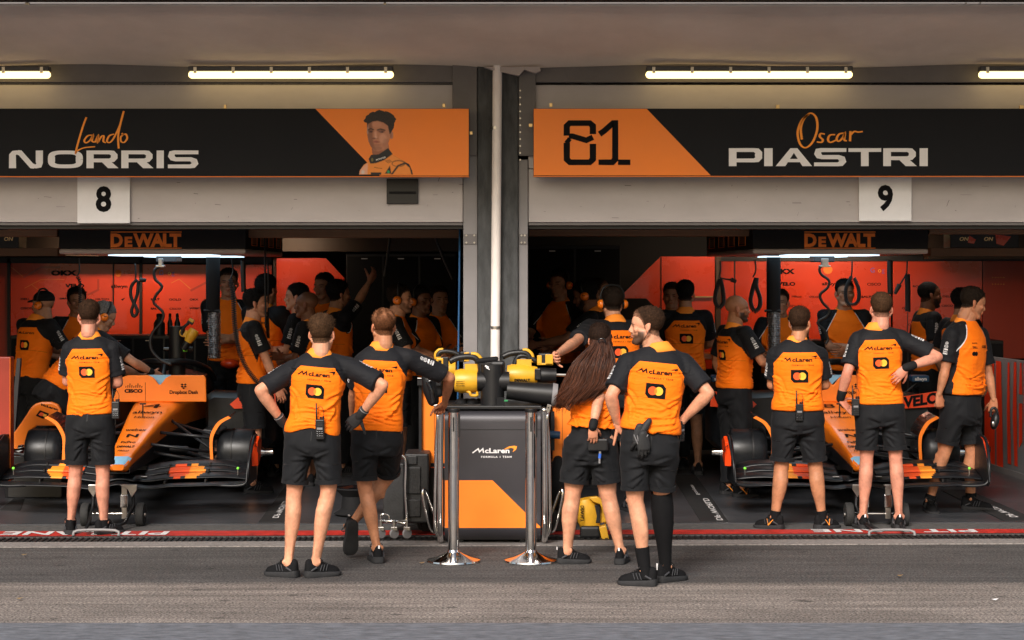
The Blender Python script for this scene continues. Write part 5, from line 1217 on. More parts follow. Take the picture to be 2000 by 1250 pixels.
# blower on the ground at the right
t = thing('blower', P(1160, 1055, -1.0), 'yellow blower standing nose down on the ground behind the long haired woman', 'blower')
m0 = R(62)
body, T, m = blower(t, P(1148, 1003, -.75), R(0), 1.2, pitch=R(78), batt=False)
b = MB().mat('yellow_plastic').prism([P(x, y, -.86) for x, y in ((1150, 972), (1166, 970), (1180, 978), (1186, 1000), (1180, 1004), (1172, 985), (1158, 980))], (0, .06, 0)); b.build('grip_frame', t, bevel=.006)
b = MB().mat('yellow_plastic').prism([P(x, y, -.86) for x, y in ((1170, 1030), (1184, 1026), (1190, 1055), (1176, 1058))], (0, .09, 0)); b.mat('black_satin').box(P(1160, 1022, -.82), P(1172, 985, -.78)); b.build('battery', t, bevel=.006)
b = MB().mat('black_ink').text('DEWALT', lambda x, y, k=0: P(1137-y*1., 1003+x, -.86)+Vector((0, -.004, 0)), h=6, wx=.9, x0=0, y0=-3, bold=.05); b.build('lettering', t)
b = MB().mat('black_satin').box(P(1133, 1052, -.86), P(1172, 1026, -.80)); b.build('nozzle_foot', t, bevel=.02)
b = MB().mat('orange_bright').box(P(1290, 915, -.0), P(1300, 905, .02)); 
t = thing('black_bag', P(1088, 940, -.5), 'black kit bag hanging behind the right rail of the cart', 'bag')
b = MB().mat('black_matt').seg(P(1090, 985, -.5), P(1090, 900, -.5), [(0, .05), (.3, .09), (.7, .08), (1, .04)], n=16); b.build('bag', t, smooth=True)
# small leaf litter
for k, (px, py) in enumerate(((47, 1087), (38, 1173), (824, 1103), (1757, 1128), (1943, 1175))):
    c = Vector((P(px, py, gy(py)).x, gy(py), .012)); b = MB().mat('brass' if k < 4 else 'white_ink').add([c+Vector((-.02, 0, .004)), c+Vector((0, -.02, 0)), c+Vector((.025, .0, .008)), c+Vector((.0, .018, .002))], [(0, 1, 2, 3)])
    tag(b.build('fallen_leaf'), ['dry leaf on the dark tarmac before the first man', 'dry yellow leaf on the pale tarmac at lower left', 'dry leaf beside the left barrier post', 'dry leaf on the tarmac at right below the jack', 'white paper scrap on the pale tarmac at lower right'][k], 'litter')
# ============================================================= PEOPLE
def remesh(mb, vox, it=4, fac=.5):
    me = bpy.data.meshes.new('r'); me.from_pydata([tuple(v) for v in mb.v], [], mb.f); me.update()
    bm = bmesh.new(); bm.from_mesh(me); bmesh.ops.recalc_face_normals(bm, faces=bm.faces); bm.to_mesh(me); bm.free()
    o = bpy.data.objects.new('r', me); COL.objects.link(o)
    m = o.modifiers.new('r', 'REMESH'); m.mode = 'VOXEL'; m.voxel_size = vox; m.adaptivity = 0
    s_ = o.modifiers.new('s', 'SMOOTH'); s_.factor = fac; s_.iterations = it
    dg = bpy.context.evaluated_depsgraph_get(); dg.update()
    r = bpy.data.meshes.new_from_object(o.evaluated_get(dg))
    v = np.empty(len(r.vertices)*3); r.vertices.foreach_get('co', v); v = v.reshape(-1, 3)
    f = [tuple(p.vertices) for p in r.polygons]
    bpy.data.objects.remove(o); bpy.data.meshes.remove(me); bpy.data.meshes.remove(r)
    return v, f
def mesh_obj(name, v, f, mname, parent, attrs=(), smooth=True):
    me = bpy.data.meshes.new(name); loc = WL[parent.name] if parent else Vector((0, 0, 0))
    me.from_pydata((np.asarray(v)-np.array(loc)).tolist(), [], f); me.materials.append(M[mname])
    if smooth: me.polygons.foreach_set('use_smooth', [True]*len(me.polygons))
    for an, ty, dat in attrs:
        a = me.attributes.new(an, ty, 'POINT'); dat = np.asarray(dat, dtype=np.float32)
        if ty == 'FLOAT': a.data.foreach_set('value', dat.ravel())
        else: a.data.foreach_set('color', np.hstack([dat, np.ones((len(dat), 1), np.float32)]).ravel())
    me.update(); o = bpy.data.objects.new(name, me); link(o, parent, loc); return o
def vnormals(v, f):
    f4 = np.array([q if len(q) == 4 else (q[0], q[1], q[2], q[2]) for q in f]); n = np.cross(v[f4[:,2]]-v[f4[:,0]], v[f4[:,3]]-v[f4[:,1]]+1e-12)
    out = np.zeros_like(v)
    for k in range(4): np.add.at(out, f4[:,k], n)
    return out/(np.linalg.norm(out, axis=1, keepdims=True)+1e-12)
def pnoise(p, freq, seed=0):
    """smooth pseudo noise from sums of sines, -1..1"""
    r = np.random.RandomState(seed); o = np.zeros(len(p))
    for k in range(7):
        d = r.normal(size=3); d /= np.linalg.norm(d); o += np.sin(p@d*freq*(.7+.9*r.rand())*2*pi+r.rand()*6.28+1.3*np.sin(p@r.normal(size=3)*freq*2))
    return o/7*1.8

# ---- head, once, in its own frame: x right, y forward, z up, origin between the ears
def head_parts(ears=True):
    b = MB()
    b.ell((0, -.018, .040), (.076, .094, .080), n=28, m=18); b.ell((0, .018, .028), (.069, .078, .070), n=24, m=14)
    b.ell((0, .028, -.030), (.060, .062, .082), n=24, m=14); b.ell((0, .058, -.092), (.034, .034, .028))
    for s_ in (-1, 1):
        b.seg((s_*.056, -.004, -.045), (s_*.022, .062, -.096), [(0, .020), (1, .022)]); b.ell((s_*.042, .064, -.018), (.022, .020, .020))
        b.ell((s_*.028, .084, .020), (.026, .010, .008), (0, 0, -s_*.25)); b.ell((s_*.031, .072, .002), (.014, .013, .011))
        b.ell((s_*.013, .098, -.031), (.009, .012, .008))
        b.ell((s_*.050, .015, -.050), (.016, .035, .035))
        if ears:
            b.ell((s_*.079, -.012, -.004), (.008, .017, .031), (.15, -s_*.25, s_*.35)); b.ell((s_*.080, -.009, -.028), (.007, .010, .012))
            b.seg((s_*.068, -.008, 0), (s_*.080, -.012, 0), [(0, .014, .02), (1, .008, .02)])
    b.seg((0, .086, .018), (0, .105, -.026), [(0, .009), (.6, .0095), (1, .012)]); b.ell((0, .105, -.027), (.012, .010, .009))
    b.ell((0, .086, -.050), (.026, .014, .014)); b.ell((0, .094, -.056), (.023, .009, .005)); b.ell((0, .092, -.067), (.020, .009, .006)); b.ell((0, .080, -.098), (.018, .016, .015))
    b.seg((0, -.020, -.04), (0, -.035, -.13), [(0, .056, .058), (1, .056, .060)])
    return b
HEADV, HEADF = remesh(head_parts(), .0042, 3, .5)
CAPV, CAPF = remesh(head_parts(False), .0052, 5, .5)
CAPN = vnormals(CAPV, CAPF)

def head_tint(v, skin, hairc, beard=0., brow=1., shave=.0):
    x, y, z = np.abs(v[:,0]), v[:,1], v[:,2]; skin = np.array(skin); hc = np.array(hairc); c = np.tile(skin, (len(v), 1))
    def blend(w_, col):
        nonlocal c
        w_ = np.clip(w_, 0, 1)[:,None]; c = c*(1-w_)+np.array(col)*w_
    red = skin*np.array((1.02, .78, .74))
    blend(.5*np.exp(-((x-.045)**2+(z+.02)**2)/.02**2)*(y > .05), red); blend(.6*np.exp(-((x)**2+(z+.026)**2)/.014**2)*(y > .1), red)
    blend(.7*(x > .074)*(z < .03), red)
    b = beard*np.clip((y-.0)/.02, 0, 1)*np.clip((-.040-z)/.018+1.2*(x > .042)*np.clip((-.0-z)/.03, 0, 1)*(y < .055), 0, 1)*(1-np.exp(-((x/.020)**2+((z+.061)/.008)**2)))*(z > -.118)*(x < .078)
    blend(b, hc*.95+skin*.04)
    if beard: blend(beard*np.exp(-((z+.043)/.006)**2)*(x < .028)*(y > .085), hc*.95+skin*.05)
    if shave: blend(shave*np.clip((z-.03+.5*np.clip(y, 0, 1)*-.2)/.03, 0, 1)*(y < .075), hc*.5+skin*.5)
    blend(np.exp(-((x/.024)**4+((z+.061)/.0075)**2))*(y > .085), skin*np.array((.95, .55, .5)))
    blend(.95*brow*np.exp(-(((x-.031)/.019)**4+((z-.021-.1*(x-.03))/.0045)**2))*(y > .06), hc*.8)
    blend(.9*np.exp(-(((x-.031)/.013)**4+((z-.003)/.0042)**2))*(y > .06), (.03, .02, .015))
    blend(.5*np.exp(-((x-.010)**2+(z+.034)**2)/.004**2)*(y > .095), skin*.3)
    return c

def hair_mesh(style, T, parent, col, skin, seed=0, thick=1., name='hair'):
    x, y, z = np.abs(CAPV[:,0]), CAPV[:,1], CAPV[:,2]
    # hairline height as a function of how far forward we are
    ys = np.array([-.12, -.06, -.03, -.005, .010, .022, .040, .060, .075, .10]); zs = np.array([-.062, -.060, -.048, -.030, -.018, .020, .052, .064, .066, .066])
    if style == 'receding': zs = np.array([-.062, -.060, -.048, -.030, -.016, .032, .072, .090, .094, .094])
    if style in ('woman',): zs = np.array([-.13, -.13, -.10, -.05, -.03, .02, .05, .062, .066, .066])
    line = np.interp(y, ys, zs); d = z-line; keep = d > 0
    top = np.clip((z-.03)/.06, 0, 1)
    base = {'short': .005, 'fade': .0025, 'buzz': .003, 'receding': .004, 'messy': .005, 'thick': .011, 'woman': .008}.get(style, .01)
    tp = {'short': .009, 'fade': .011, 'buzz': .002, 'receding': .005, 'messy': .013, 'thick': .010, 'woman': .004}.get(style, .01)
    th = (base+tp*top)*np.clip(d/.03, .12, 1)**.8*thick
    nz = pnoise(CAPV, 22, seed)*.30+pnoise(CAPV, 60, seed+1)*.25+pnoise(CAPV*np.array([1, .3, 1]), 110, seed+2)*.2
    v = CAPV+CAPN*(th*(1+.42*nz*(1 if style != 'buzz' else .3)))[:,None]
    v[:,1] += (top*(y > .02)*tp*.5); v[:,2] += top*tp*.35*(pnoise(CAPV, 75, seed+5)+.4)
    idx = -np.ones(len(v), int); fs = [q for q in CAPF if all(keep[i] for i in q)]
    used = sorted({i for q in fs for i in q}); idx[used] = range(len(used)); fs = [tuple(idx[i] for i in q) for q in fs]
    v = v[used]; d = d[used]; tp_ = top[used]; n_ = nz[used]
    col = np.array(col); skin = np.array(skin)
    fade = np.clip(1-d/(.045 if style in ('fade', 'buzz') else .018), 0, 1)*(.75 if style in ('fade', 'buzz') else .45)
    c = col*(1+.45*n_[:,None]+.25*pnoise(v*np.array([1, .35, 1]), 130, seed+9)[:,None]); c = c*(1-fade[:,None])+skin*.55*fade[:,None]
    if style == 'receding': k = np.clip(pnoise(v, 14, seed+4)*.5+.15, 0, .5)[:,None]*tp_[:,None]; c = c*(1-k)+skin*k
    vw = v@np.array(T[1]).T+np.array(T[0])
    o = mesh_obj(name, vw, fs, 'hair', parent, [('tint', 'FLOAT_COLOR', np.clip(c, .002, 1))])
    # short tufts that break the outline
    if style != 'buzz':
        r = np.random.RandomState(seed+3); nn = vnormals(v, fs); b = MB(); ok = np.where(tp_ > (.15 if style != 'woman' else .9))[0]; cols = []
        for i in r.choice(ok, min(len(ok), 420)):
            nrm = nn[i]+r.normal(size=3)*.45+np.array([0, .35, .15]); nrm /= np.linalg.norm(nrm); p = v[i]-nn[i]*.003; L = (.008+.010*r.rand())*(1.5 if style in ('messy', 'thick') else 1)
            s_ = np.cross(nrm, r.normal(size=3)); s_ /= np.linalg.norm(s_)+1e-9; s_ *= .0016
            q = [p-s_, p+s_, p+nrm*L*.6+s_*.6, p+nrm*L]
            q = [np.array(T[1])@k+np.array(T[0]) for k in q]; b.add(q, [(0, 1, 2, 3)]); cols += [np.clip(c[i]*(.7+.8*r.rand()), .002, 1)]*4
        if b.v: mesh_obj('tufts', b.v, b.f, 'hair', o, [('tint', 'FLOAT_COLOR', np.array(cols))], smooth=False)
    return o

# ---- hand, once per pose, in its own frame: y along the fingers, z out of the back, thumb on +x (a left hand)
HANDS = {}
def hand_geo(style, fat=1.):
    key = (style, fat)
    if key in HANDS: return HANDS[key]
    curl = {'relaxed': (.35, .5, .35), 'flat': (.10, .15, .1), 'grip': (1.1, 1.3, .8), 'fist': (1.35, 1.5, 1.0), 'hip': (.35, .35, .2), 'splay': (.05, .1, .1)}[style]
    b = MB(); b.seg((0, -.01, 0), (0, .085, 0), [(0, .026*fat, .019*fat), (.3, .034*fat, .018*fat), (.7, .040*fat, .016*fat), (1, .038*fat, .013*fat)], ref=(1, 0, 0))
    b.ell((.022, .03, -.008), (.016*fat, .028, .014*fat))
    sp = .16 if style == 'splay' else .07
    for x, y, L, r_ in ((.030, .088, .072, .0084), (.010, .094, .082, .0088), (-.011, .091, .076, .0084), (-.030, .082, .060, .0074)):
        a = 0; p = Vector((x, y, 0)); ang = x/.03*sp
        for k in range(3):
            a += curl[k]*(1+.12*(.03-x)/.03); d = Vector((sin(ang)*cos(a), cos(ang)*cos(a), -sin(a))); q = p+d*L*(.44, .31, .25)[k]
            b.seg(p, q, [(0, r_*fat*(1-.07*k)), (1, r_*fat*(.93-.07*k))], n=10); p = q
    out = {'fist': .5, 'grip': .7, 'hip': 1.5, 'splay': 1.2}.get(style, .85); p = Vector((.022, .020, -.006))
    for k, (L, r_) in enumerate(((.045, .0125), (.034, .0105), (.027, .0088))):
        d = Vector((.75*out, .62, -.30-.25*k*(1 if style not in ('flat', 'hip', 'splay') else .2))).normalized(); q = p+d*L; b.seg(p, q, [(0, r_*fat), (1, r_*fat*.9)], n=10); p = q; out *= .62 if style != 'hip' else .9
    HANDS[key] = remesh(b, .0034, 3, .5); return HANDS[key]
def place_hand(style, W, d, back, side, fat=1., sc=1.):
    v, f = hand_geo(style, fat); d = Vector(d).normalized(); back = Vector(back); back = (back-d*back.dot(d)).normalized(); x = d.cross(back)
    if side == 'R': v = v*np.array([-1, 1, 1]); f = [tuple(reversed(q)) for q in f]
    m = np.array([x, d, back]).T; return (v*sc)@m.T+np.array(W), f

# ---- shoe: origin under the ankle, y forward
def shoe_obj(parent, A, yaw, pitch=0., stripe=None, sock=0., sc=1., tab=False):
    m = Euler((pitch, 0, -yaw)).to_matrix(); T = lambda x, y, z: Vector(A)+m@Vector((x*sc, y*sc, (z-.09)*sc))
    st = [(-.074, .014, .092), (-.068, .026, .118), (-.052, .034, .126), (-.02, .037, .120), (.010, .038, .116), (.035, .040, .104), (.065, .045, .092), (.10, .048, .080), (.135, .046, .070), (.158, .037, .060), (.174, .018, .042)]
    b = MB().mat('shoe_knit'); rs = []
    for y, hw, h in st:
        rs.append([T(hw*math.copysign(abs(cos(a))**.75, cos(a))*(1-.18*max(0, sin(a))), y, .016+(h-.016)*max(0, sin(a))**.8 if sin(a) > 0 else .016) for a in [2*pi*k/20 for k in range(20)]])
    b.rings(rs)
    o = b.build('shoe', parent, auto=50)
    b = MB().mat('sole'); rs = []
    for y, hw, h in st:
        e = .007; yy = y*1.04; top = .040-.010*max(0, y)/.17+(.008 if y < -.04 else 0); bot = .0 + (.012*max(0, (y-.12)/.05)**2 if y > .12 else 0) + (.008*((-.055-y)/.023) if y < -.055 else 0)
        rs.append([T(sx*(hw+e), yy, z) for sx, z in ((-.9, bot), (.9, bot), (1, bot+.008), (1, top-.006), (.94, top), (-.94, top), (-1, top-.006), (-1, bot+.008))])
    b.rings(rs); b.build('sole', o, auto=50)
    b = MB().mat('black_satin')
    for k in range(5): y = .035+k*.016; z = .110-k*.0088; b.tube([T(-.024, y, z-.004), T(0, y+.003, z+.004), T(.024, y, z-.004)], .003, 5)
    b.tube(smoothpath([T(0, .03, .112), T(-.03, .02, .132), T(-.045, .035, .110), T(0, .035, .115), T(.035, .02, .128), T(.04, .04, .105)], 4), .0028, 5); b.build('laces', o, smooth=True)
    b = MB().mat('panel_grey')
    for s_ in (-1, 1):
        for k in range(3): b.tube([T(s_*.0475, .012+k*.022, .046), T(s_*.040, .030+k*.020, .086)], .0028, 5)
        b.tube([T(s_*.040, -.050, .050), T(s_*.041, -.010, .070)], .006, 6)
    b.build('side_trim', o)
    if tab: MB().mat('white_ink').obox(T(0, -.079, .118), (.012*sc, .004*sc, .022*sc), m).build('heel_tab', o)
    if stripe:
        b = MB().mat(stripe)
        for s_ in (-1, 1): b.tube([T(s_*.040, -.01, .085), T(s_*.048, .03, .04)], .0045, 6); b.tube([T(s_*.047, .03, .04), T(s_*.028, .055, .085)], .004, 6)
        b.build('stripe', o)
    return o

def ik(S_, W_, l1, l2, hint):
    d = W_-S_; L = d.length
    if L > (l1+l2)*.995: return S_+d*(l1/(l1+l2))
    a = (l1*l1-l2*l2+L*L)/(2*L); h = math.sqrt(max(0, l1*l1-a*a)); u = d.normalized(); hv = Vector(hint); hv = hv-u*hv.dot(u)
    hv = hv.normalized() if hv.length > 1e-5 else u.orthogonal().normalized()
    return S_+u*a+hv*h

SKIN = {'fair': (.58, .275, .165), 'tan': (.44, .19, .098), 'pink': (.54, .235, .155), 'brown': (.20, .085, .045), 'olive': (.42, .21, .125)}
HAIR = {'dark': (.014, .009, .006), 'brown': (.028, .0135, .007), 'light': (.046, .023, .011), 'ginger': (.075, .028, .011), 'grey': (.14, .13, .125), 'black': (.009, .008, .008), 'sandy': (.20, .115, .06)}

def person(label, Y, head, yaw=0., J=None, h=1.76, skin='fair', hair='brown', style='short', head_yaw=None, head_pitch=0., head_roll=0., group=None, bw=1., belly=1.,
           hands=('relaxed', 'relaxed'), hdir=(None, None), hback=(None, None), gloves=False, legs='shorts', shoe_yaw=None, shoe_pitch=(0, 0), socks=(0, 0), stripe=None, tab=False,
           sleeve=.78, logos=True, ears=None, beard=0., back_logo=True, female=False, detail=True, hem=-.02, seed=0, shorts_hem=None, lean=0., thigh=1., calf=1., foot=(None, None), grid=None, cap=None, sl_mark=None, shirt_blk=False, shirt_on=True, watch=None, front_marks=False, arch=0., tilt=0.):
    """J: joint -> Vector in the place; missing joints are filled in from a standing figure"""
    J = dict(J or {}); s_ = h/1.76; ya = R(yaw); f = Vector((sin(ya), cos(ya), 0)); r = Vector((cos(ya), -sin(ya), 0)); up = Vector((0, 0, 1))
    head = Vector(head)                                       # between the ears
    base = Vector((head.x, D0*0+Y, 0)) if grid is None else Vector(grid)
    base = base-f*lean*.5*0
    neck = J.get('neck') or head-up*.150*s_-f*(.022*s_)
    def loc(x, y, z): return base+r*x*s_*bw+f*y*s_+up*z*s_
    hipc = base+up*.93*s_ if 'pelvis' not in J else J['pelvis']
    hL = J.get('hipL') or hipc-r*.092*s_; hR = J.get('hipR') or hipc+r*.092*s_
    hipc = (hL+hR)/2; pel = hipc+up*.03*s_
    kL = J.get('kneeL') or hL.lerp(base-r*.11*s_, .47)+f*.02*s_; kR = J.get('kneeR') or hR.lerp(base+r*.11*s_, .47)+f*.02*s_
    aL = J.get('ankL') or Vector((base-r*.115*s_).to_tuple()[:2]+(.09,)); aR = J.get('ankR') or Vector((base+r*.115*s_).to_tuple()[:2]+(.09,))
    for i_, a_ in enumerate((aL, aR)):
        if shoe_pitch[i_] == 0: a_.z = .088*(s_ if not female else .92)
    ax = (neck-pel).normalized(); SL = (neck-pel).length
    sw = .178*s_*bw*(.9 if female else 1)
    shL = J.get('shL') or neck-ax*.055*s_-r*sw; shR = J.get('shR') or neck-ax*.055*s_+r*sw
    l1, l2 = .285*s_, .255*s_
    def arm(side, sh):
        W_ = J.get('wr'+side); E = J.get('el'+side); sg = -1 if side == 'L' else 1
        if W_ is None: W_ = sh+r*sg*.05*s_-up*.50*s_+f*.06*s_
        elif isinstance(W_, tuple): W_ = sh+r*W_[0]*s_+f*W_[1]*s_+up*W_[2]*s_
        if E is None: E = ik(sh, W_, l1, l2, r*sg*.7-f*.6-up*.5)
        return E, W_
    eL, wL = arm('L', shL); eR, wR = arm('R', shR)
    srt = (shR-shL).normalized(); hrt = (hR-hL).normalized()
    t = thing('person', (hipc.x, hipc.y, 0), label, 'person', group)
    # ---------------- body
    vox = .0072 if detail else .012; b = MB(); n = 18
    def torso(bb, k, z0, sts):
        rs = []
        for tt, rx, ry, oy in sts:
            rt = hrt.lerp(srt, min(1, max(0, tt))); rt = (rt-ax*rt.dot(ax)).normalized(); fw = ax.cross(rt); c = pel+ax*(SL*tt)+fw*oy*s_
            e = .82; rs.append([c+rt*(math.copysign(abs(cos(a))**e, cos(a))*rx*s_*k*bw)+fw*(math.copysign(abs(sin(a))**e, sin(a))*ry*s_*k*belly) for a in [2*pi*q/28 for q in range(28)]])
        bb.rings(rs)
    wst = .86 if female else 1.
    torso(b, .84, 0, [(-.10, .165, .11, 0), (.2, .15, .10, 0), (.6, .17, .115, 0), (.85, .165, .10, 0), (.97, .09, .07, 0)])
    fn_ = .84 if female else 1.
    nb = neck-ax*.03*s_; hd0 = head-up*.05*s_-f*.0
    b.seg(nb, hd0, [(0, .074*s_*fn_, .066*s_), (.35, .064*s_*fn_, .060*s_), (1, .058*s_*fn_, .058*s_)], ref=srt, n=n)
    bare = {}
    for side, (hp, kn, an) in {'L': (hL, kL, aL), 'R': (hR, kR, aR)}.items():
        sy = ya if shoe_yaw is None else R(shoe_yaw[0 if side == 'L' else 1]); lf = (Vector((sin(sy), cos(sy), 0))*.5+f*.5).normalized(); rr_ = Vector((lf.y, -lf.x, 0))
        b.seg(hp, kn, [(0, .088*s_*thigh, .092*s_*thigh), (.35, .084*s_*thigh, .088*s_*thigh, 0, 0), (.75, .064*s_*thigh, .066*s_*thigh), (1, .053*s_*thigh, .056*s_)], ref=rr_, n=n)
        b.seg(kn, an, [(0, .052*s_*calf, .055*s_*calf, 0, 0), (.13, .051*s_*calf, .054*s_*calf, 0, 0), (.30, .053*s_*calf, .058*s_*calf, 0, .012*s_), (.48, .049*s_*calf, .052*s_*calf, 0, .011*s_), (.70, .036*s_*calf, .040*s_*calf, 0, .003), (.90, .029*s_*calf, .036*s_*calf), (1, .034*s_*calf, .038*s_)], ref=rr_, n=n)
        if detail:
            for sg in (-1, 1):
                c_ = kn.lerp(an, .26 if sg < 0 else .23)-lf*.020*s_+rr_*sg*.022*s_*calf; b.seg(c_+up*.055*s_, c_-up*.06*s_, [(0, .020*s_), (.5, .030*s_*calf), (1, .018*s_)], n=12)
                b.ell(an+rr_*sg*.033*s_+up*.012, (.012*s_, .015*s_, .018*s_)); b.seg(kn-lf*.036*s_+rr_*sg*.032*s_+up*.07*s_, kn-lf*.034*s_+rr_*sg*.030*s_-up*.02*s_, [(0, .016*s_), (1, .011*s_)], n=10)
            b.seg(kn.lerp(an, .55)-lf*.034*s_, an-lf*.032*s_-up*.01, [(0, .014*s_), (1, .011*s_)], n=10)
        pt = shoe_pitch[0 if side == 'L' else 1]; mm = Euler((pt, 0, -sy)).to_matrix()
        b.seg(an-mm@Vector((0, .03, .03)), an+mm@Vector((0, .10, -.06)), [(0, .028), (1, .026)], n=12)
        bare[side] = (sy, pt)
    fa = .93 if female else 1.
    for side, sh, el, wr in (('L', shL, eL, wL), ('R', shR, eR, wR)):
        b.seg(sh, el, [(0, .050*s_*fa), (.5, .047*s_*fa), (.85, .040*s_*fa), (1, .038*s_*fa)], n=n)
        fd = (wr-el).normalized(); b.seg(el, wr, [(0, .039*s_*fa, .038*s_*fa), (.22, .043*s_*fa, .041*s_*fa), (.55, .036*s_*fa, .034*s_*fa), (.85, .027*s_*fa, .024*s_*fa), (1, .027*s_*fa, .021*s_*fa)], ref=up if abs(fd.z) < .8 else r, n=n)
    bv, bf = remesh(b, vox*s_, 3)
    sk = np.array(SKIN[skin] if isinstance(skin, str) else skin); bt = np.tile(sk, (len(bv), 1))
    for c_, rad in ((kL, .07), (kR, .07), (eL, .05), (eR, .05)):
        w_ = .35*np.exp(-np.sum((bv-np.array(c_))**2, axis=1)/rad**2)[:,None]; bt = bt*(1-w_)+sk*np.array((.98, .72, .66))*w_
    bt *= (1+.12*pnoise(bv, 9, seed+11)+.08*pnoise(bv, 45, seed+12))[:,None]
    # head
    hy = R(yaw if head_yaw is None else head_yaw); hm = Euler((R(head_pitch), R(head_roll), -hy)).to_matrix(); hs = s_*(.97 if female else 1.0)
    T = (head, [[hm[i][j]*hs for j in range(3)] for i in range(3)])
    hv = HEADV@np.array(T[1]).T+np.array(head); hc = HAIR[hair] if isinstance(hair, str) else hair
    ht = head_tint(HEADV, sk, hc, beard, 1., .75 if style == 'shaved' else 0)
    V = [bv, hv]; Fc = list(bf); off = len(bv); Fc += [tuple(i+off for i in q) for q in HEADF]; off += len(hv); C = [bt, ht]
    gl = []
    for i, (side, el, wr) in enumerate((('L', eL, wL), ('R', eR, wR))):
        d = hdir[i] or (wr-el); bk = hback[i] or ((r*(-1 if side == 'L' else 1))+f*.3); hvv, hff = place_hand(hands[i], wr, d, bk, side, 1.12 if gloves else 1., s_*fa)
        if gloves: gl.append((hvv, hff, side, el, wr))
        else:
            V.append(hvv); Fc += [tuple(k+off for k in q) for q in hff]; off += len(hvv); C.append(np.tile(sk*np.array((1, .88, .85)), (len(hvv), 1)))
    V = np.vstack(V); C = np.clip(np.vstack(C), .003, 1)
    mesh_obj('body', V, Fc, 'skin', t, [('tint', 'FLOAT_COLOR', C)])
    for hvv, hff, side, el, wr in gl:
        g = mesh_obj('glove', hvv, hff, 'glove_cloth', t)
        MB().mat('glove_cloth').seg(wr-(wr-el).normalized()*.055, wr+(wr-el).normalized()*.01, [(0, .034, .031), (1, .031, .026)], n=18).build('cuff', g, smooth=True)
        MB().mat('jamb_paint').seg(wr-(wr-el).normalized()*.058, wr-(wr-el).normalized()*.052, [(0, .0345, .0315), (1, .0345, .0315)], n=18, cap=False).build('cuff_edge', g, smooth=True)
    # ---------------- hair
    if style in ('short', 'fade', 'buzz', 'receding', 'messy', 'thick', 'woman'):
        hair_mesh(style, T, t, hc, sk, seed)
    elif style == 'cap':
        b = MB().mat('black_matt'); hh = lambda x, y, z: head+hm@Vector((x*hs, y*hs, z*hs))
        b.rings([[hh(.084*cos(a)*q, -.012+.102*sin(a)*q, z) for a in [2*pi*k/24 for k in range(24)]] for z, q in ((.032, 1), (.06, 1.0), (.09, .88), (.112, .62), (.125, .25), (.127, .03))])
        cp = b.build('cap', t, smooth=True)
        MB().mat('black_matt').rings([[hh(x*.9, .085+y, .034-y*.25+.006*k) for x, y in ((-.07, -.02), (-.06, .04), (-.02, .07), (.02, .07), (.06, .04), (.07, -.02))] for k in (0, 1)]).build('peak', cp)
    if ears:
        hh = lambda x, y, z: head+hm@Vector((x*hs, y*hs, z*hs)); e = None
        b = MB().mat('black_satin').tube(smoothpath([hh(-.088, 0, .02), hh(-.092, 0, .07), hh(-.06, 0, .128), hh(0, 0, .142), hh(.06, 0, .128), hh(.092, 0, .07), hh(.088, 0, .02)], 5), .009, 8); ed = b.build('ear_defenders', t, smooth=True)
        for s2 in (-1, 1):
            MB().mat('orange_gloss').lathe(hh(s2*.085, -.008, -.008), [(.01, s2*.038*hs), (.020*hs, s2*.036*hs), (.033*hs, s2*.024*hs), (.037*hs, s2*.008*hs), (.036*hs, 0)], axis=hm@Vector((1, 0, 0)), n=24).build('ear_cup', ed, auto=50)
            MB().mat('black_satin').lathe(hh(s2*.075, -.008, -.008), [(.037*hs, s2*.0), (.040*hs, s2*.006), (.037*hs, s2*.012)], axis=hm@Vector((1, 0, 0)), n=24).build('cushion', ed, smooth=True)
            MB().mat('black_ink').obox(hh(s2*.1235, -.008, 0), (.003, .022*hs, .006*hs), hm@Euler((.5, 0, 0)).to_matrix()).build('mark', ed)
    # ---------------- shirt
    if shirt_on:
        b = MB(); H0 = hem
        torso(b, 1., 0, [(H0, .184*(1.02 if female else 1), .130, 0)]+[q_ for q_ in [(H0+.06, .178*(wst if H0 > .1 else 1), .126*(wst if H0 > .1 else 1), 0), (.06, .176*wst, .122*wst, 0), (.25, .166*wst, .115*wst, .004), (.45, .172*(.93 if female else 1), .120, .004), (.65, .188*(.92 if female else 1), .126, 0), (.8, .190*(.9 if female else 1), .118, -.006), (.9, .160, .098, -.010), (.97, .110, .078, -.008), (1.015, .070, .066, -.002)] if q_[0] > H0+.03])
        for sh, el in ((shL, eL), (shR, eR)):
            sd_ = 1 if sh is shR else -1; i0 = neck-ax*.05*s_+srt*sd_*.05*s_
            b.seg(i0, sh, [(0, .060*s_), (.6, .062*s_), (1, .069*s_*bw**.5)], n=n)
            q = sh.lerp(el, sleeve); b.seg(sh, q, [(0, .069*s_*bw**.5), (.4, .070*s_*fa), (.8, .071*s_*fa, .066*s_*fa), (1, .073*s_*fa, .066*s_*fa)], n=n, cap=False)
            b.ell(sh, (.069*s_,)*3)
        sv, sf_ = remesh(b, (.0078 if detail else .011)*s_, 3)
        N_ = vnormals(sv, sf_)
        rt = (srt-ax*srt.dot(ax)).normalized(); fw0 = ax.cross(rt).normalized(); rel = sv-np.array(pel); vv = rel@np.array(ax)/SL; uu = rel@np.array(rt)/(s_*bw); ww = rel@np.array(fw0)/s_
        # folds: drawn in at the waist, long pulls from the shoulders, bunching above the hem
        low = np.clip((.42-vv)/.4, 0, 1); nl = np.stack([uu*1.2, ww*1.2, vv*SL*4.2], 1)
        fold = pnoise(nl, 1.5, seed+21)*.0095*low+pnoise(nl*np.array([1, 1, .6]), 3.2, seed+22)*.0034+pnoise(np.stack([uu*2+vv*.9, ww, vv*.6-uu], 1), 2.4, seed+23)*.0065*np.clip(1-np.abs(vv-.35)*1.2, 0, 1)
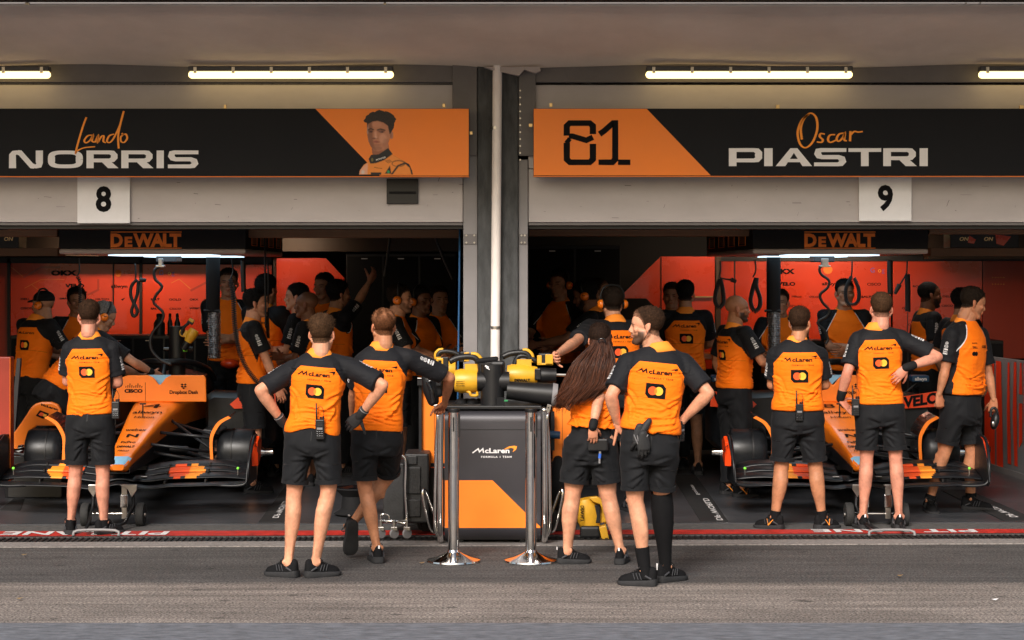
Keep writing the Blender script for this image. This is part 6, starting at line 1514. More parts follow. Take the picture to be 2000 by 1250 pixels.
        def creases(u_, v_, lines):
            o_ = np.zeros(len(u_))
            for (x0, y0, x1, y1, A0, w0) in lines:
                dx, dy = x1-x0, y1-y0; L_ = math.hypot(dx, dy); tt = ((u_-x0)*dx+(v_-y0)*dy)/L_**2; dd = ((u_-x0)*dy-(v_-y0)*dx)/L_+.012*np.sin(tt*5+x0*40)
                e_ = np.clip(tt/.25, 0, 1)*np.clip((1-tt)/.35, 0, 1); o_ += A0*e_*(np.exp(-((dd-w0)/w0)**2)-.9*np.exp(-(dd/(w0*.7))**2))
            return o_
        rs_ = np.random.RandomState(seed+77); ln = []
        for sg in (-1, 1):
            for k in range(4): a0 = rs_.rand(); ln.append((sg*(.175-.01*k), .60-.07*k-.03*a0, sg*(.04+.08*rs_.rand()), .36-.09*k+.05*rs_.rand(), .008+.005*rs_.rand(), .011+.006*rs_.rand()))
            for k in range(5): y0_ = H0+.05+.055*k+.03*rs_.rand(); ln.append((sg*(.17-.03*rs_.rand()), y0_+.04*rs_.rand(), sg*(-.02-.08*rs_.rand()), y0_+.07*rs_.normal(), .008+.005*rs_.rand(), .010+.006*rs_.rand()))
            ln.append((sg*.19, .83, sg*.06, .78, .007, .014)); ln.append((sg*.12, .90, sg*.17, .62, .006, .014))
        fold = fold*.55+creases(uu, vv*SL/s_/.52, ln)
        blouse = .006*np.exp(-((vv-(H0+.10))/.07)**2)
        dsl = np.minimum(np.linalg.norm(sv-np.array(shL), axis=1), np.linalg.norm(sv-np.array(shR), axis=1)); arm_w = np.clip(1-dsl/.12, 0, 1)
        fold = fold*(1-.7*arm_w)+pnoise(sv, 6, seed+25)*.0035*(np.abs(uu) > .19)
        sv = sv+N_*((fold+blouse)*s_)[:,None]
        if arch or tilt:
            lw = np.clip((H0+.45-vv)/.45, 0, 1)**1.5; sv = sv+np.outer(lw*(arch*np.exp(-(uu/.11)**2)*(ww < .02)+tilt*uu*5), np.array(ax))
        # colour field: orange where positive
        A_ = np.abs(uu); yk = .835
        back = np.minimum(yk-vv, (.112+(yk-vv)*.40-A_)*.8)
        back = np.minimum(back, .196-A_+np.clip(.55-vv, 0, 1)*.2)
        front = np.minimum(.070+np.clip(1.0-vv, 0, 1)*.30-A_, .20-A_)
        isf = ww > .012
        sdv = np.where(isf, front, back)*s_
        def sleeve_d(sh, el):
            a = np.array(sh); d = np.array((el-sh)); L = np.linalg.norm(d); d = d/L; tt = (sv-a)@d; return tt
        for sh, el, sg in ((shL, eL, -1), (shR, eR, 1)):
            tt = sleeve_d(sh, el); out = uu*sg; near = np.linalg.norm(sv-(np.array(sh)+np.outer(np.clip(tt, 0, 9), np.array((el-sh).normalized()))), axis=1)
            isl = (tt > .035) & (near < .088*s_) & (out > .145)
            sdv = np.where(isl, np.minimum(sdv, .165-out+.0), sdv)
        sdv = np.where(A_ > .235, -1, sdv)
        seam = (vv-.44)*SL; pipe = np.where(isf & (vv > .62) & (vv < .97), front*s_+.004, 1.)
        # colour edge must not jump where front meets back
        so = mesh_obj('shirt', sv, sf_, 'shirt_cloth', t, [('sd', 'FLOAT', sdv), ('seam', 'FLOAT', np.where(isf, 1., seam)), ('pipe', 'FLOAT', pipe)])
        # collar
        cn = neck-ax*.012*s_; hdx = (head-up*.06*s_-cn).normalized(); cax = (ax*.7+hdx*.3).normalized(); crt = (srt-cax*srt.dot(cax)).normalized(); cf = cax.cross(crt)
        rs = []
        for zc, rx, ry in ((-.030, .108, .086), (-.026, .112, .090), (.0, .092, .080), (.030, .073, .071), (.036, .070, .068), (.030, .066, .064), (.0, .074, .07)):
            rs.append([cn+cax*(zc*s_+.012*s_*max(0, -sin(a))-.022*s_*max(0, sin(a)))+crt*cos(a)*rx*s_+cf*(sin(a)*ry*s_-.004) for a in [2*pi*q/36 for q in range(36)]])
        MB().mat('collar_cloth').rings(rs, cap=False).build('collar', t, smooth=True)
        # lettering on the back
        if logos:
            me = so.data; bvh = BVHTree.FromPolygons([v.co+WL[so.name] for v in me.vertices], [tuple(p.vertices) for p in me.polygons])
            fwd = fw0
            def onback(x, y, k=0, sg=1):
                o_ = pel+ax*(SL*.60+y)+rt*x*sg-fwd*.6*sg; hit = bvh.ray_cast(o_, fwd*sg, 1.2)
                p = hit[0] if hit[0] is not None else o_+fwd*.45*sg
                return p-fwd*sg*(.0028+.0008*k)
            if back_logo:
                S2 = s_*bw*.96; y0 = .062*s_; b = MB().mat('black_ink')
                fn = lambda x, y, k=0: onback(x*S2, y*S2+y0, k)
                if detail:
                    b.ribbon([(-.128, .002), (-.098, .025), (-.090, .007), (-.070, .025), (-.065, .001)], .0085, .0065, fn); b.text('cLaren', fn, h=.027, fit=.145, x0=-.054, y0=0, align='L', bold=.03)
                    b.text('FORMULA 1 TEAM', fn, h=.0085, wx=1.15, x0=.022, y0=-.030, bold=.02, space=1.5)
                    b.poly([(.080, .032), (.098, .039), (.118, .043), (.127, .043), (.124, .030), (.112, .014), (.114, .028), (.104, .033)], fn, 1)
                else: b.text('McLaren', fn, h=.024, fit=.21, x0=0, y0=0, bold=.02)
                b.build('back_lettering', so)
                b = MB().mat('black_ink'); ey = -.105; 
                def grid_poly(xs, ys, k, msk):
                    for i in range(len(xs)-1):
                        for j in range(len(ys)-1):
                            q = [(xs[i], ys[j]), (xs[i+1], ys[j]), (xs[i+1], ys[j+1]), (xs[i], ys[j+1])]
                            if (i, j) in msk: q.pop(msk[(i, j)])
                            b.poly(q, fn, k)
                xs = [-.063+.021*i for i in range(7)]; ys = [ey-.046+.023*i for i in range(5)]
                grid_poly(xs, ys, 0, {(0, 0): 0, (5, 3): 2})
                circ = lambda cx, m, k, rr__=.027: b.mat(m).poly([(cx+rr__*cos(a), ey+rr__*sin(a)) for a in [2*pi*i/24 for i in range(24)]], fn, k)
                circ(-.019, 'red_ink', 3); circ(.019, 'yellow_ink', 4)
                b.mat('overlap_ink').poly([(.0+.0085*cos(a)*(1), ey+.019*sin(a)) for a in [2*pi*i/16 for i in range(16)]], fn, 5)
                b.build('back_emblem', so)
            if front_marks:
                fn = lambda x, y, k=0: onback(x, y, k, -1)
                b = MB().mat('black_ink'); b.text('DELL', fn, h=.015, wx=1.2, x0=-.075, y0=.05, bold=.05); b.text('MONSTER', fn, h=.008, wx=1.1, x0=-.075, y0=.088, bold=.04); b.text('OKX', fn, h=.02, wx=1.4, x0=.07, y0=.055, bold=.05); b.text('L4', fn, h=.014, wx=1.2, x0=-.05, y0=-.19, bold=.02)
                for cx in (-.088, -.063): b.poly([(cx+.018*cos(a), .005+.018*sin(a)) for a in [2*pi*i/20 for i in range(20)]], fn, 1)
                b.tube([pel+ax*(SL*.62)+fw0*.128*s_, pel+ax*(SL*.95)+fw0*.085*s_], .004, 6); b.build('front_lettering', so)
            # white sponsor lines on the sleeves
            for side, sh, el in (('L', shL, eL), ('R', shR, eR)):
                if sl_mark and side not in sl_mark: continue
                d = (el-sh).normalized(); outw = srt*(-1 if side == 'L' else 1); 
                view = Vector((0, -1, 0)); ov = outw*.9+view*.35; ov = (ov-d*ov.dot(d)).normalized(); ac = ov.cross(d)*.62
                b = MB().mat('white_ink')
                def fs_(x, y, k=0):
                    y = y*.8; o_ = sh+d*(.075*s_-y)+ac*x+ov*.3; hit = bvh.ray_cast(o_, -ov, .5); return (hit[0] if hit[0] is not None else sh+d*(.07*s_-y)+ov*.07)+ov*.003
                b.ribbon([(.020*cos(a)*1, .004+.014*sin(a)) for a in [2*pi*i/16 for i in range(17)]], .0035, .0035, fs_)
                b.poly([(-.013, .001), (.013, .001), (.013, .007), (-.013, .007)], fs_)
                b.ribbon([(-.021, -.040), (.021, -.040), (.021, -.018), (-.021, -.018), (-.021, -.040)], .003, .003, fs_); b.text('HILTON', fs_, h=.010, wx=1., y0=-.034, bold=.02)
                b.text('okta', fs_, h=.019, wx=1.15, y0=-.066, bold=.05); b.text('FxPro', fs_, h=.015, wx=1.1, y0=-.090, bold=.03); b.text('PIRELLI', fs_, h=.012, wx=1.1, y0=-.109, bold=.07)
                b.build('sleeve_lettering', so)
    # ---------------- shorts or trousers
    b = MB(); sh0 = legs == 'shorts'; hmz = .80 if shorts_hem is None else shorts_hem; dn = Vector((0, 0, -1))
    torso(b, 1., 0, [(-.30, .150, .11, -.004), (-.17, .178*thigh**.6, .128*thigh**.4, -.006), (-.02, .174*thigh**.5, .120*thigh**.3, -.002)]+[q_ for q_ in [(.08, .163*wst, .112*wst, 0)] if q_[0] < hem+.08]+[(max(.12, hem+.11), .160*wst, .108*wst, 0)])
    for side, (hp, kn, an) in {'L': (hL, kL, aL), 'R': (hR, kR, aR)}.items():
        rr_ = hrt
        if sh0:
            q = hp.lerp(kn, hmz); b.seg(hp+up*.02, q, [(0, .094*s_*thigh, .112*s_*thigh), (.35, .095*s_*thigh, .108*s_*thigh), (.8, .088*s_*thigh, .094*s_*thigh), (1, .087*s_*thigh, .092*s_*thigh)], ref=rr_, n=n, cap=False)
        else:
            b.seg(hp+up*.02, kn, [(0, .096*s_, .110*s_), (.4, .100*s_, .108*s_), (1, .078*s_, .082*s_)], ref=rr_, n=n)
            b.seg(kn, kn.lerp(an, .93), [(0, .078*s_, .082*s_), (.5, .072*s_, .076*s_), (1, .062*s_, .068*s_)], ref=rr_, n=n, cap=False)
    pv, pf_ = remesh(b, (.0085 if detail else .012)*s_, 3); N_ = vnormals(pv, pf_)
    rel = pv-np.array(pel); zz_ = rel[:,2]
    fold = pnoise(np.stack([rel[:,0]*1.6, rel[:,1], rel[:,2]*3+np.abs(rel[:,0])*3], 1), 2.2, seed+31)*.0062+pnoise(rel, 7, seed+32)*.0016+pnoise(np.stack([rel[:,0]*5, rel[:,1]*3, rel[:,2]*.9], 1), 1.6, seed+33)*.0060*np.clip((-zz_-.15)/.2, 0, 1)
    rs_ = np.random.RandomState(seed+88); ux = (rel@np.array(hrt))/s_; vz = zz_/s_
    for sg in (-1, 1):
        for k in range(4):
            x0, y0, x1, y1 = sg*(.015+.01*k), -.15-.035*k, sg*(.10+.05*rs_.rand()), -.10-.085*k-.04*rs_.rand(); dx, dy = x1-x0, y1-y0; L_ = math.hypot(dx, dy); tt = ((ux-x0)*dx+(vz-y0)*dy)/L_**2; dd = ((ux-x0)*dy-(vz-y0)*dx)/L_; w0 = .010+.006*rs_.rand()
            fold = fold+.010*np.clip(tt/.15, 0, 1)*np.clip((1-tt)/.4, 0, 1)*(np.exp(-((dd-w0)/w0)**2)-.9*np.exp(-(dd/(w0*.7))**2))
    so2 = mesh_obj('shorts' if sh0 else 'trousers', pv+N_*(fold*s_)[:,None], pf_, 'shorts_cloth', t)
    if sh0 and detail:
        for side, (hp, kn) in {'L': (hL, kL), 'R': (hR, kR)}.items():
            q = hp.lerp(kn, hmz-.03); d = (kn-hp).normalized()
            MB().mat('shorts_cloth').seg(q, q+d*.030*s_, [(0, .0900*s_*thigh, .096*s_*thigh), (1, .0910*s_*thigh, .097*s_*thigh)], ref=hrt, n=28, cap=False).build('hem_band', so2, smooth=False, auto=40)
    if sh0 and detail:
        bvs = BVHTree.FromPolygons([v.co+WL[so2.name] for v in so2.data.vertices], [tuple(p.vertices) for p in so2.data.polygons]); fwd_ = Vector((0, 1, 0))
        def os_(x, z_, k=0):
            o_ = Vector((x, pel.y-.6, z_)); h_ = bvs.ray_cast(o_, fwd_, 1.2); return (h_[0] if h_[0] is not None else o_+fwd_*.5)-fwd_*.003
        for side, (hp, kn) in {'L': (hL, kL), 'R': (hR, kR)}.items():
            sg = -1 if hp.x < pel.x else 1; q = hp.lerp(kn, .52); xo_ = q.x+sg*.058*s_
            MB().mat('black_gloss').ribbon([(xo_-.022, q.z+.003), (xo_, q.z), (xo_+.018, q.z+.002)], .005, .005, os_).build('pocket_zip', so2)
        MB().mat('black_satin').ribbon([(pel.x+.003, pel.z+.01), (pel.x, pel.z-.05), (pel.x, pel.z-.12)], .0025, .0025, os_).build('back_seam', so2)
    for i, (side, an) in enumerate((('L', aL), ('R', aR))):
        if socks[i]:
            kn = kL if side == 'L' else kR; ud = (kn-an).normalized()
            MB().mat('shoe_knit').seg(an-ud*.04, an+ud*socks[i], [(0, .042, .046), (.4, .040, .044), (1, .040+.05*socks[i], .044+.06*socks[i])], ref=r, n=20, cap=False).build('sock', t, auto=40)
        shoe_obj(t, an, bare[side][0], bare[side][1], stripe, socks[i], 1.0*s_ if not female else .92, tab)
    if watch is not None:
        el, wr = ((eL, wL), (eR, wR))[watch[0]]; q = wr.lerp(el, watch[1]); d = (wr-el).normalized()
        MB().mat('black_matt').seg(q-d*watch[2], q+d*watch[2], [(0, watch[3]), (1, watch[3]*.96)], n=20).build('wristband', t, smooth=True)
    return dict(t=t, neck=neck, pel=pel, hipc=hipc, shL=shL, shR=shR, elL=eL, elR=eR, wrL=wL, wrR=wR, head=head, hm=hm, f=f, r=r, ax=ax, s=s_, kL=kL, kR=kR, aL=aL, aR=aR)

def radio(p, lab, yaw=0., tilt=0.):
    t = thing('radio', p, lab, 'radio', None); m = Euler((tilt, 0, yaw)).to_matrix(); T = lambda x, y, z: Vector(p)+m@Vector((x, y, z))
    MB().mat('black_satin').obox(T(0, 0, .065), (.058, .034, .13), m).build('case', t, bevel=.006)
    MB().mat('black_satin').tube([T(-.020, 0, .12), T(-.022, 0, .16), T(-.023, 0, .235)], .0055, 8, True, lambda u: 1.25-.5*u).build('antenna', t, smooth=True)
    MB().mat('black_gloss').cyl(T(.006, 0, .13), T(.006, 0, .148), .007, 10).cyl(T(.022, 0, .13), T(.022, 0, .15), .008, 10).build('knob', t)
    MB().mat('jamb_paint').obox(T(0, -.0185, .072), (.036, .002, .014), m).build('screen', t)
    b = MB().mat('black_gloss')
    for i in range(3):
        for j in range(3): b.obox(T(-.015+i*.015, -.0185, .022+j*.014), (.010, .003, .008), m)
    b.build('keypad', t, bevel=.001)
    b = MB().mat('panel_grey')
    for j in range(3): b.obox(T(0, -.0185, .094+j*.008), (.034, .002, .002), m)
    b.build('speaker_grille', t)
    MB().mat('black_satin').tube(smoothpath([T(.022, 0, .14), T(.026, -.01, .18), T(.010, -.02, .215), T(-.02, -.01, .20)], 5), .002, 6).build('wire', t, smooth=True)
    return t
def px(Yb):
    """joint from photograph pixels: (x, y, metres further away than the figure)"""
    return lambda x, y, d=0.: P(x, y, Yb+d)
# ============================================================= FOREGROUND FIGURES
q = px(-.62)
F1 = person('man with folded arms seen from behind, standing on the jack bar before the left car', -.62, q(175, 619), 0, dict(neck=q(175, 655), shL=q(137, 683), shR=q(217, 683), elL=q(131, 745, .06), wrL=q(180, 742, .24), elR=q(231, 748, .04), wrR=q(190, 748, .26),
     hipL=q(153, 815), hipR=q(201, 815), kneeL=q(148, 918), kneeR=q(201, 918), ankL=q(138, 1018), ankR=q(203, 1018)), h=1.75, skin='pink', hair='brown', style='fade', hands=('relaxed',)*2, shoe_yaw=(-12, 42), socks=(.03, .03), head_pitch=-4, seed=1, bw=.98, shorts_hem=.84, hem=-.01, tilt=.012)
q = px(-2.73)
F2 = person('man with black gloves and hands on hips, radio at his back, seen from behind', -2.73, q(629, 652), 0, dict(neck=q(625, 690), shL=q(574, 722), shR=q(680, 717), elL=q(508, 762, -.10), wrL=q(553, 826, .03), elR=q(748, 752, -.10), wrR=q(703, 812, .03),
     hipL=q(584, 852), hipR=q(638, 852), kneeL=q(575, 955), kneeR=q(642, 955), ankL=q(563, 1090), ankR=q(616, 1096)), h=1.74, skin='fair', hair='light', style='messy', hands=('hip', 'hip'), hdir=(q(578, 835, .06)-q(553, 826, .03), q(683, 830, .06)-q(703, 812, .03)), hback=(Vector((-.3, -.9, .3)), Vector((.3, -.9, .3))),
     gloves=True, shoe_yaw=(-62, 58), head_yaw=8, seed=2, sleeve=.86, shorts_hem=.84, hem=-.03, arch=.045)
radio(q(625, 858, -.135), 'black handheld radio with a small grey screen clipped to the gloved man\'s waistband', tilt=.06)
q = px(-2.06)
F3 = person('man with crossed legs leaning his right hand on the cart', -2.06, q(748, 638), -6, dict(neck=q(746, 676), shL=q(709, 708), shR=q(798, 700), elL=q(692, 765, .12), wrL=q(688, 812, .30), elR=q(879, 738, .10), wrR=q(868, 789, .42),
     hipL=q(712, 848), hipR=q(762, 848), kneeL=q(712, 948, .0), kneeR=q(757, 930, .22), ankL=q(737, 1073, 0), ankR=q(682, 1030, .20)), h=1.74, skin='tan', hair='ginger', style='receding', hands=('relaxed', 'grip'), hdir=(None, Vector((-.35, .6, -.35))), hback=(None, Vector((.3, -.2, .9))),
     shoe_yaw=(-12, -20), shoe_pitch=(0, R(-74)), head_yaw=-22, beard=.7, seed=3, sleeve=.84, hem=.0, tab=True, shorts_hem=.84)
q = px(-2.12)
F4 = person('woman with very long dark hair, seen from behind, hand at her hip', -2.12, q(1172, 664), -4, dict(neck=q(1166, 702), shL=q(1125, 732), shR=q(1192, 730), elL=q(1112, 790, .18), wrL=q(1120, 800, .42), elR=q(1168, 785, -.12), wrR=q(1158, 832, -.20),
     hipL=q(1130, 868), hipR=q(1176, 868), kneeL=q(1119, 962), kneeR=q(1187, 962), ankL=q(1108, 1080), ankR=q(1212, 1082)), h=1.66, skin='fair', hair=(.016, .008, .005), style='woman', hands=('relaxed', 'relaxed'), hdir=(None, Vector((.02, .1, -1))), hback=(None, Vector((.2, -1, 0))),
     female=True, shoe_yaw=(78, 12), seed=4, thigh=1.18, calf=1.14, shorts_hem=.74, head_yaw=8, watch=(1, .06, .018, .031), bw=1.02, tab=True, back_logo=False, sl_mark='R', sleeve=.74, hem=.17)
q = px(-3.1)
F5 = person('bearded man looking left with hands on hips and gloves in his back pocket', -3.1, q(1263, 638), 0, dict(neck=q(1286, 678), shL=q(1226, 710), shR=q(1335, 710), elL=q(1193, 774, -.10), wrL=q(1206, 828, .0), elR=q(1384, 768, -.08), wrR=q(1332, 822, .03),
     hipL=q(1238, 862), hipR=q(1300, 862), kneeL=q(1240, 970), kneeR=q(1292, 968, .06), ankL=q(1260, 1112), ankR=q(1300, 1098, .16)), h=1.76, skin='fair', hair='brown', style='fade', hands=('hip', 'hip'), hdir=(Vector((.55, .2, -.5)), Vector((-.8, .2, -.25))), hback=(Vector((.2, -.9, .3)), Vector((.3, -.9, .3))),
     shoe_yaw=(-72, 48), head_yaw=-84, beard=.95, seed=5, bw=1.06, hem=.07, tilt=-.008, socks=(.16, .13), shorts_hem=.82, tab=True, sl_mark='L')
q = px(-.3)
F6 = person('broad man with orange striped shoes and folded arms seen from behind before the right car', -.3, q(1563, 631), 0, dict(neck=q(1557, 664), shL=q(1515, 694), shR=q(1599, 694), elL=q(1507, 752, .06), wrL=q(1560, 745, .26), elR=q(1612, 752, .06), wrR=q(1570, 752, .26),
     hipL=q(1533, 812), hipR=q(1582, 812), kneeL=q(1527, 905), kneeR=q(1592, 905), ankL=q(1513, 1010), ankR=q(1606, 1010)), h=1.74, skin='tan', hair='brown', style='short', shoe_yaw=(-52, 52), head_yaw=28, beard=.8, seed=6, bw=1.13, hem=.03, belly=1.08, stripe='orange_ink', socks=(.06, .06), calf=1.12, shorts_hem=.9, thigh=1.08)
q2 = px(-.3); radio(q2(1561, 822, -.15), 'black handheld radio on the broad man\'s waistband', tilt=.05)
q = px(-.3)
F7 = person('man with a black wristband resting his right hand on his lower back', -.3, q(1721, 604), 2, dict(neck=q(1713, 638), shL=q(1675, 665), shR=q(1759, 661), elL=q(1655, 728, -.06), wrL=q(1641, 780, .02), elR=q(1832, 697, -.06), wrR=q(1770, 718, -.17),
     hipL=q(1693, 795), hipR=q(1743, 795), kneeL=q(1693, 888), kneeR=q(1749, 888), ankL=q(1685, 1008), ankR=q(1756, 1008)), h=1.78, skin='pink', hair='light', style='fade', hands=('splay', 'relaxed'), hdir=(Vector((.55, .05, -.6)), Vector((-.5, -.05, -.5))), hback=(Vector((-.4, .5, -.5)), Vector((.25, -.9, .3))),
     shoe_yaw=(-4, 6), seed=7, hem=.0, tilt=-.006, watch=(1, .10, .035, .034), tab=True, shorts_hem=.84)
MB().mat('black_matt').seg(F7['wrL'].lerp(F7['elL'], .02), F7['wrL'].lerp(F7['elL'], .28), [(0, .032), (1, .036)], n=20).build('wristband', F7['t'], smooth=True)
radio(q(1671, 812, -.08), 'black radio held sideways at the hip of the man with wristbands')
radio(px(-.62)(226, 818, -.10), 'black radio at the right hip of the man before the left car')
q = px(.85)
F8 = person('man in profile smiling down to the right, holding black headphones, at the right edge', .85, q(1900, 592), 112, dict(neck=q(1886, 628), shR=q(1859, 655, -.13), shL=q(1915, 655, .16), elR=q(1846, 722, -.14), wrR=q(1834, 772, -.14), elL=q(1930, 728, .16), wrL=q(1941, 782, .12),
     hipR=q(1866, 790, -.08), hipL=q(1890, 790, .08), kneeR=q(1846, 878, -.06), kneeL=q(1898, 878, .06), ankR=q(1815, 975, -.05), ankL=q(1896, 968, .08)), h=1.82, skin='tan', hair='dark', style='short', head_yaw=84, head_pitch=-16, hands=('grip', 'grip'), hdir=(Vector((-.1, 0, -1)), Vector((.1, 0, -1))), hback=(Vector((-.3, -1, 0)), Vector((.3, -.8, 0))),
     shoe_yaw=(96, 178), socks=(.06, .06), seed=8, hem=.09, back_logo=False, front_marks=True, sl_mark='R', bw=1.06, belly=1.22, legs='shorts', shorts_hem=.82)
# items they carry
q = px(.85); t = thing('headphones', q(1941, 835, .1), 'black headphones hanging from the hand of the man at the right edge', 'headphones')
b = MB().mat('black_satin').tube(smoothpath([q(1935, 815, .05), q(1936, 800, .05), q(1943, 797, .05), q(1948, 806, .05), q(1947, 820, .05)], 5), .012, 8); b.build('headband', t, smooth=True)
b = MB().mat('black_satin').ell(q(1943, 822, .05), (.035, .05, .075), (0, .2, 0)); b.build('ear_cup', t, smooth=True); MB().mat('steel').ell(q(1940, 828, -.0), (.016, .01, .024)).build('ear_mark', t, smooth=True)
t = thing('work_gloves', px(-3.1)(1252, 900, -.15), 'pair of grey patterned black gloves hanging from the bearded man\'s pocket', 'gloves'); q = px(-3.1)
for k, (x, y, dx, dy, dd) in enumerate(((1250, 836, -.22, -1, 0), (1256, 850, .15, -1, .02))):
    hv_, hf_ = place_hand('relaxed', q(x, y, -.155-dd), Vector((dx*.4, 0, dy)), Vector((.1, -1, 0)), 'L' if k else 'R', 1.1, 1.); mesh_obj('glove', hv_, hf_, 'glove_cloth', t)
b = MB().mat('glove_cloth').seg(q(1252, 846, -.15), q(1268, 822, -.15), [(0, .03), (.6, .025), (1, .018)], n=12); b.build('cuff', t, smooth=True)
b = MB().mat('jamb_paint')
for k in range(5): b.tube([q(1246+k*1.5, 868, -.183), q(1238+k*7, 852-abs(k-2)*1.5, -.187)], .0035, 5)
b.build('pattern', t)
t = thing('belt_pack', px(-2.12)(1170, 872, -.2), 'black belt pack with a blue plug on the long haired woman\'s shorts', 'belt pack'); q = px(-2.12)
MB().mat('black_satin').box(q(1148, 882, -.165), q(1188, 856, -.135)).build('case', t, bevel=.012); MB().mat('blue_ink').cyl(q(1172, 886, -.15), q(1171, 895, -.15), .010, 10).build('plug', t); MB().mat('jamb_paint').cyl(q(1172, 879, -.15), q(1172, 886, -.15), .008, 10).cyl(q(1171, 895, -.15), q(1171, 905, -.15), .007, 10).build('connector', t)
# compression sleeve on the bearded man's right calf
MB().mat('shoe_knit').seg(F5['kR']+Vector((0, 0, .02)), F5['kR'].lerp(F5['aR'], .74), [(0, .068, .074), (.25, .073, .081), (.55, .068, .076), (.8, .055, .062), (1, .046, .051)], n=24, cap=False).build('calf_sleeve', F5['t'], auto=40)
# his earpiece, and belt radio
b = MB().mat('black_satin').tube(smoothpath([F5['head']+Vector((.012, -.088, -.01)), F5['head']+Vector((.0, -.092, -.04)), F5['head']+Vector((-.02, -.085, -.075))], 4), .0024, 6); b.build('earpiece', F5['t'], smooth=True)
radio(px(-3.1)(1329, 862, .02), 'black radio clipped at the right hip of the bearded man', yaw=R(60))
# the woman's long hair: strands flowing from the clip down to her waist on the left
def long_hair():
    q = px(-2.12); t = F4['t']; r = np.random.RandomState(9); hd = F4['head']; b = MB(); cols = []
    base = np.array((.027, .0095, .0045)); N = 1150
    for k in range(N):
        u = r.rand(); w_ = r.rand(); a = -1.25+2.5*u
        # root on the back of the head
        root = hd+Vector((.076*sin(a), -.060-.050*cos(a)*(.6+.4*w_)+.04, .075-.14*w_**1.5))
        clip = hd+Vector((.004+.082*sin(a)*(.75+.35*w_), -.112+.03*abs(sin(a)), -.005-.07*w_))
        fx = .5+.5*sin(a)*.9+r.normal()*.10; fx = min(1, max(0, fx))
        mid = q(1118+84*fx, 716+4*r.normal(), -.125-.035*sin(pi*fx)-.03*r.rand())
        low = q(1101+92*fx+r.normal()*2, 752, -.13-.04*sin(pi*fx)-.03*r.rand())
        end = q(1086+72*fx**1.3+r.normal()*4, 792-26*fx**2+r.normal()*6-(18*r.rand() if r.rand() < .3 else 0), -.12-.03*sin(pi*fx)-.035*r.rand())
        path = smoothpath([root, clip, mid, low, end], 4); rad = .0030+.0018*r.rand(); n0 = len(b.v)
        b.tube(path, rad, 4, True, lambda s: 1-.75*s**3)
        c = base*(.55+1.1*r.rand())*(1.35 if r.rand() < .15 else 1)
        m_ = len(b.v)-n0; g = np.linspace(0, 1, m_)[:,None]; cols.append(c*(1+.9*g*np.array((1.3, 1., .8))))
    mesh_obj('long_hair', b.v, b.f, 'strand_hair', t, [('tint', 'FLOAT_COLOR', np.vstack(cols))])
    MB().mat('black_gloss').tube(smoothpath([hd+Vector((-.015, -.135, -.012)), hd+Vector((-.012, -.140, .008)), hd+Vector((.008, -.142, .014)), hd+Vector((.026, -.140, .006)), hd+Vector((.03, -.135, -.012))], 4), .005, 8).build('hair_clip', t, smooth=True)
long_hair()

# ============================================================= FIGURES INSIDE
def bgman(label, cx, top, Y, yaw, pose='down', **k):
    """standing figure placed by the top of the head as photographed; height follows from the depth"""
    zt_ = CH+(HY-top)*K(Y); lean = k.pop('lean', 0.); h = k.pop('h', None) or zt_+lean*.12; s_ = h/1.76
    ya = R(yaw); f = Vector((sin(ya), cos(ya), 0)); r = Vector((cos(ya), -sin(ya), 0)); up = Vector((0, 0, 1))
    head = Vector((P(cx, 0, Y).x, Y, zt_-.128*s_)); base = Vector((head.x, head.y, 0))-f*(.03+lean)*s_; base.z = 0
    J = dict(k.pop('J', {}) or {})
    if lean:
        J['neck'] = head-up*.135*s_-f*.06*s_
    arms = {'crossed': dict(wrL=(.22, .26, -.30), wrR=(-.22, .24, -.26)), 'down': {}, 'front': dict(wrL=(.05, .36, -.30), wrR=(-.05, .36, -.30)), 'hips': dict(wrL=(-.02, .02, -.42), wrR=(.02, .02, -.42)),
            'up': dict(wrR=(.02, .40, .20)), 'reachL': dict(wrL=(-.10, .44, -.22), wrR=(-.05, .36, -.30))}[pose]
    for a, v in arms.items(): J.setdefault(a, v)
    gl = k.pop('base_shift', 0)
    k.setdefault('detail', False); k.setdefault('logos', True)
    return person(label, Y, head, yaw, J, h=h, grid=base, **k)
bgman('grey haired man with orange ear defenders bending over the left car', 203, 590, 2.25, 62, 'down', lean=.40, skin='olive', hair='grey', style='short', head_yaw=70, head_pitch=-26, ears=True, h=1.80, seed=11,
      J=dict(elR=P(262, 708, 2.05), wrR=P(298, 728, 2.2), elL=P(240, 720, 2.6), wrL=P(275, 735, 2.8)), logos=True, sl_mark='R', watch=(1, .12, .012, .033), detail=True)
bgman('dark capped man with ear defenders leaning left at the far left of the left garage', 84, 567, 3.2, 35, 'front', lean=.12, skin='olive', hair='dark', style='cap', head_yaw=-70, ears=True, seed=12, legs='trousers')
bgman('man with a dark bun of hair behind the first man\'s head', 150, 562, 3.9, 160, 'front', skin='olive', hair='black', style='thick', seed=13, legs='trousers', back_logo=False)
bgman('man facing us in shade between the hanging column and the coiled cable', 446, 524, 4.4, 176, 'crossed', skin='olive', hair='dark', style='short', seed=14, legs='trousers', back_logo=False)
bgman('dark haired man in profile facing right with an earpiece and coiled cable at his back', 500, 564, 2.3, 82, 'down', skin='fair', hair='black', style='short', seed=15, sl_mark='R', detail=True, back_logo=False, J=dict(wrR=(-.04, .28, -.44), elR=None) if 0 else dict(wrR=(.02, .20, -.50)))
bgman('man with dark hair seen from behind beyond the man in profile', 521, 537, 3.8, 30, 'front', skin='olive', hair='black', style='thick', seed=16, legs='trousers')
bgman('dark haired man facing left with folded arms behind the bald man', 579, 553, 3.6, -84, 'crossed', skin='fair', hair='black', style='short', seed=17, legs='trousers', back_logo=False, sl_mark='L')
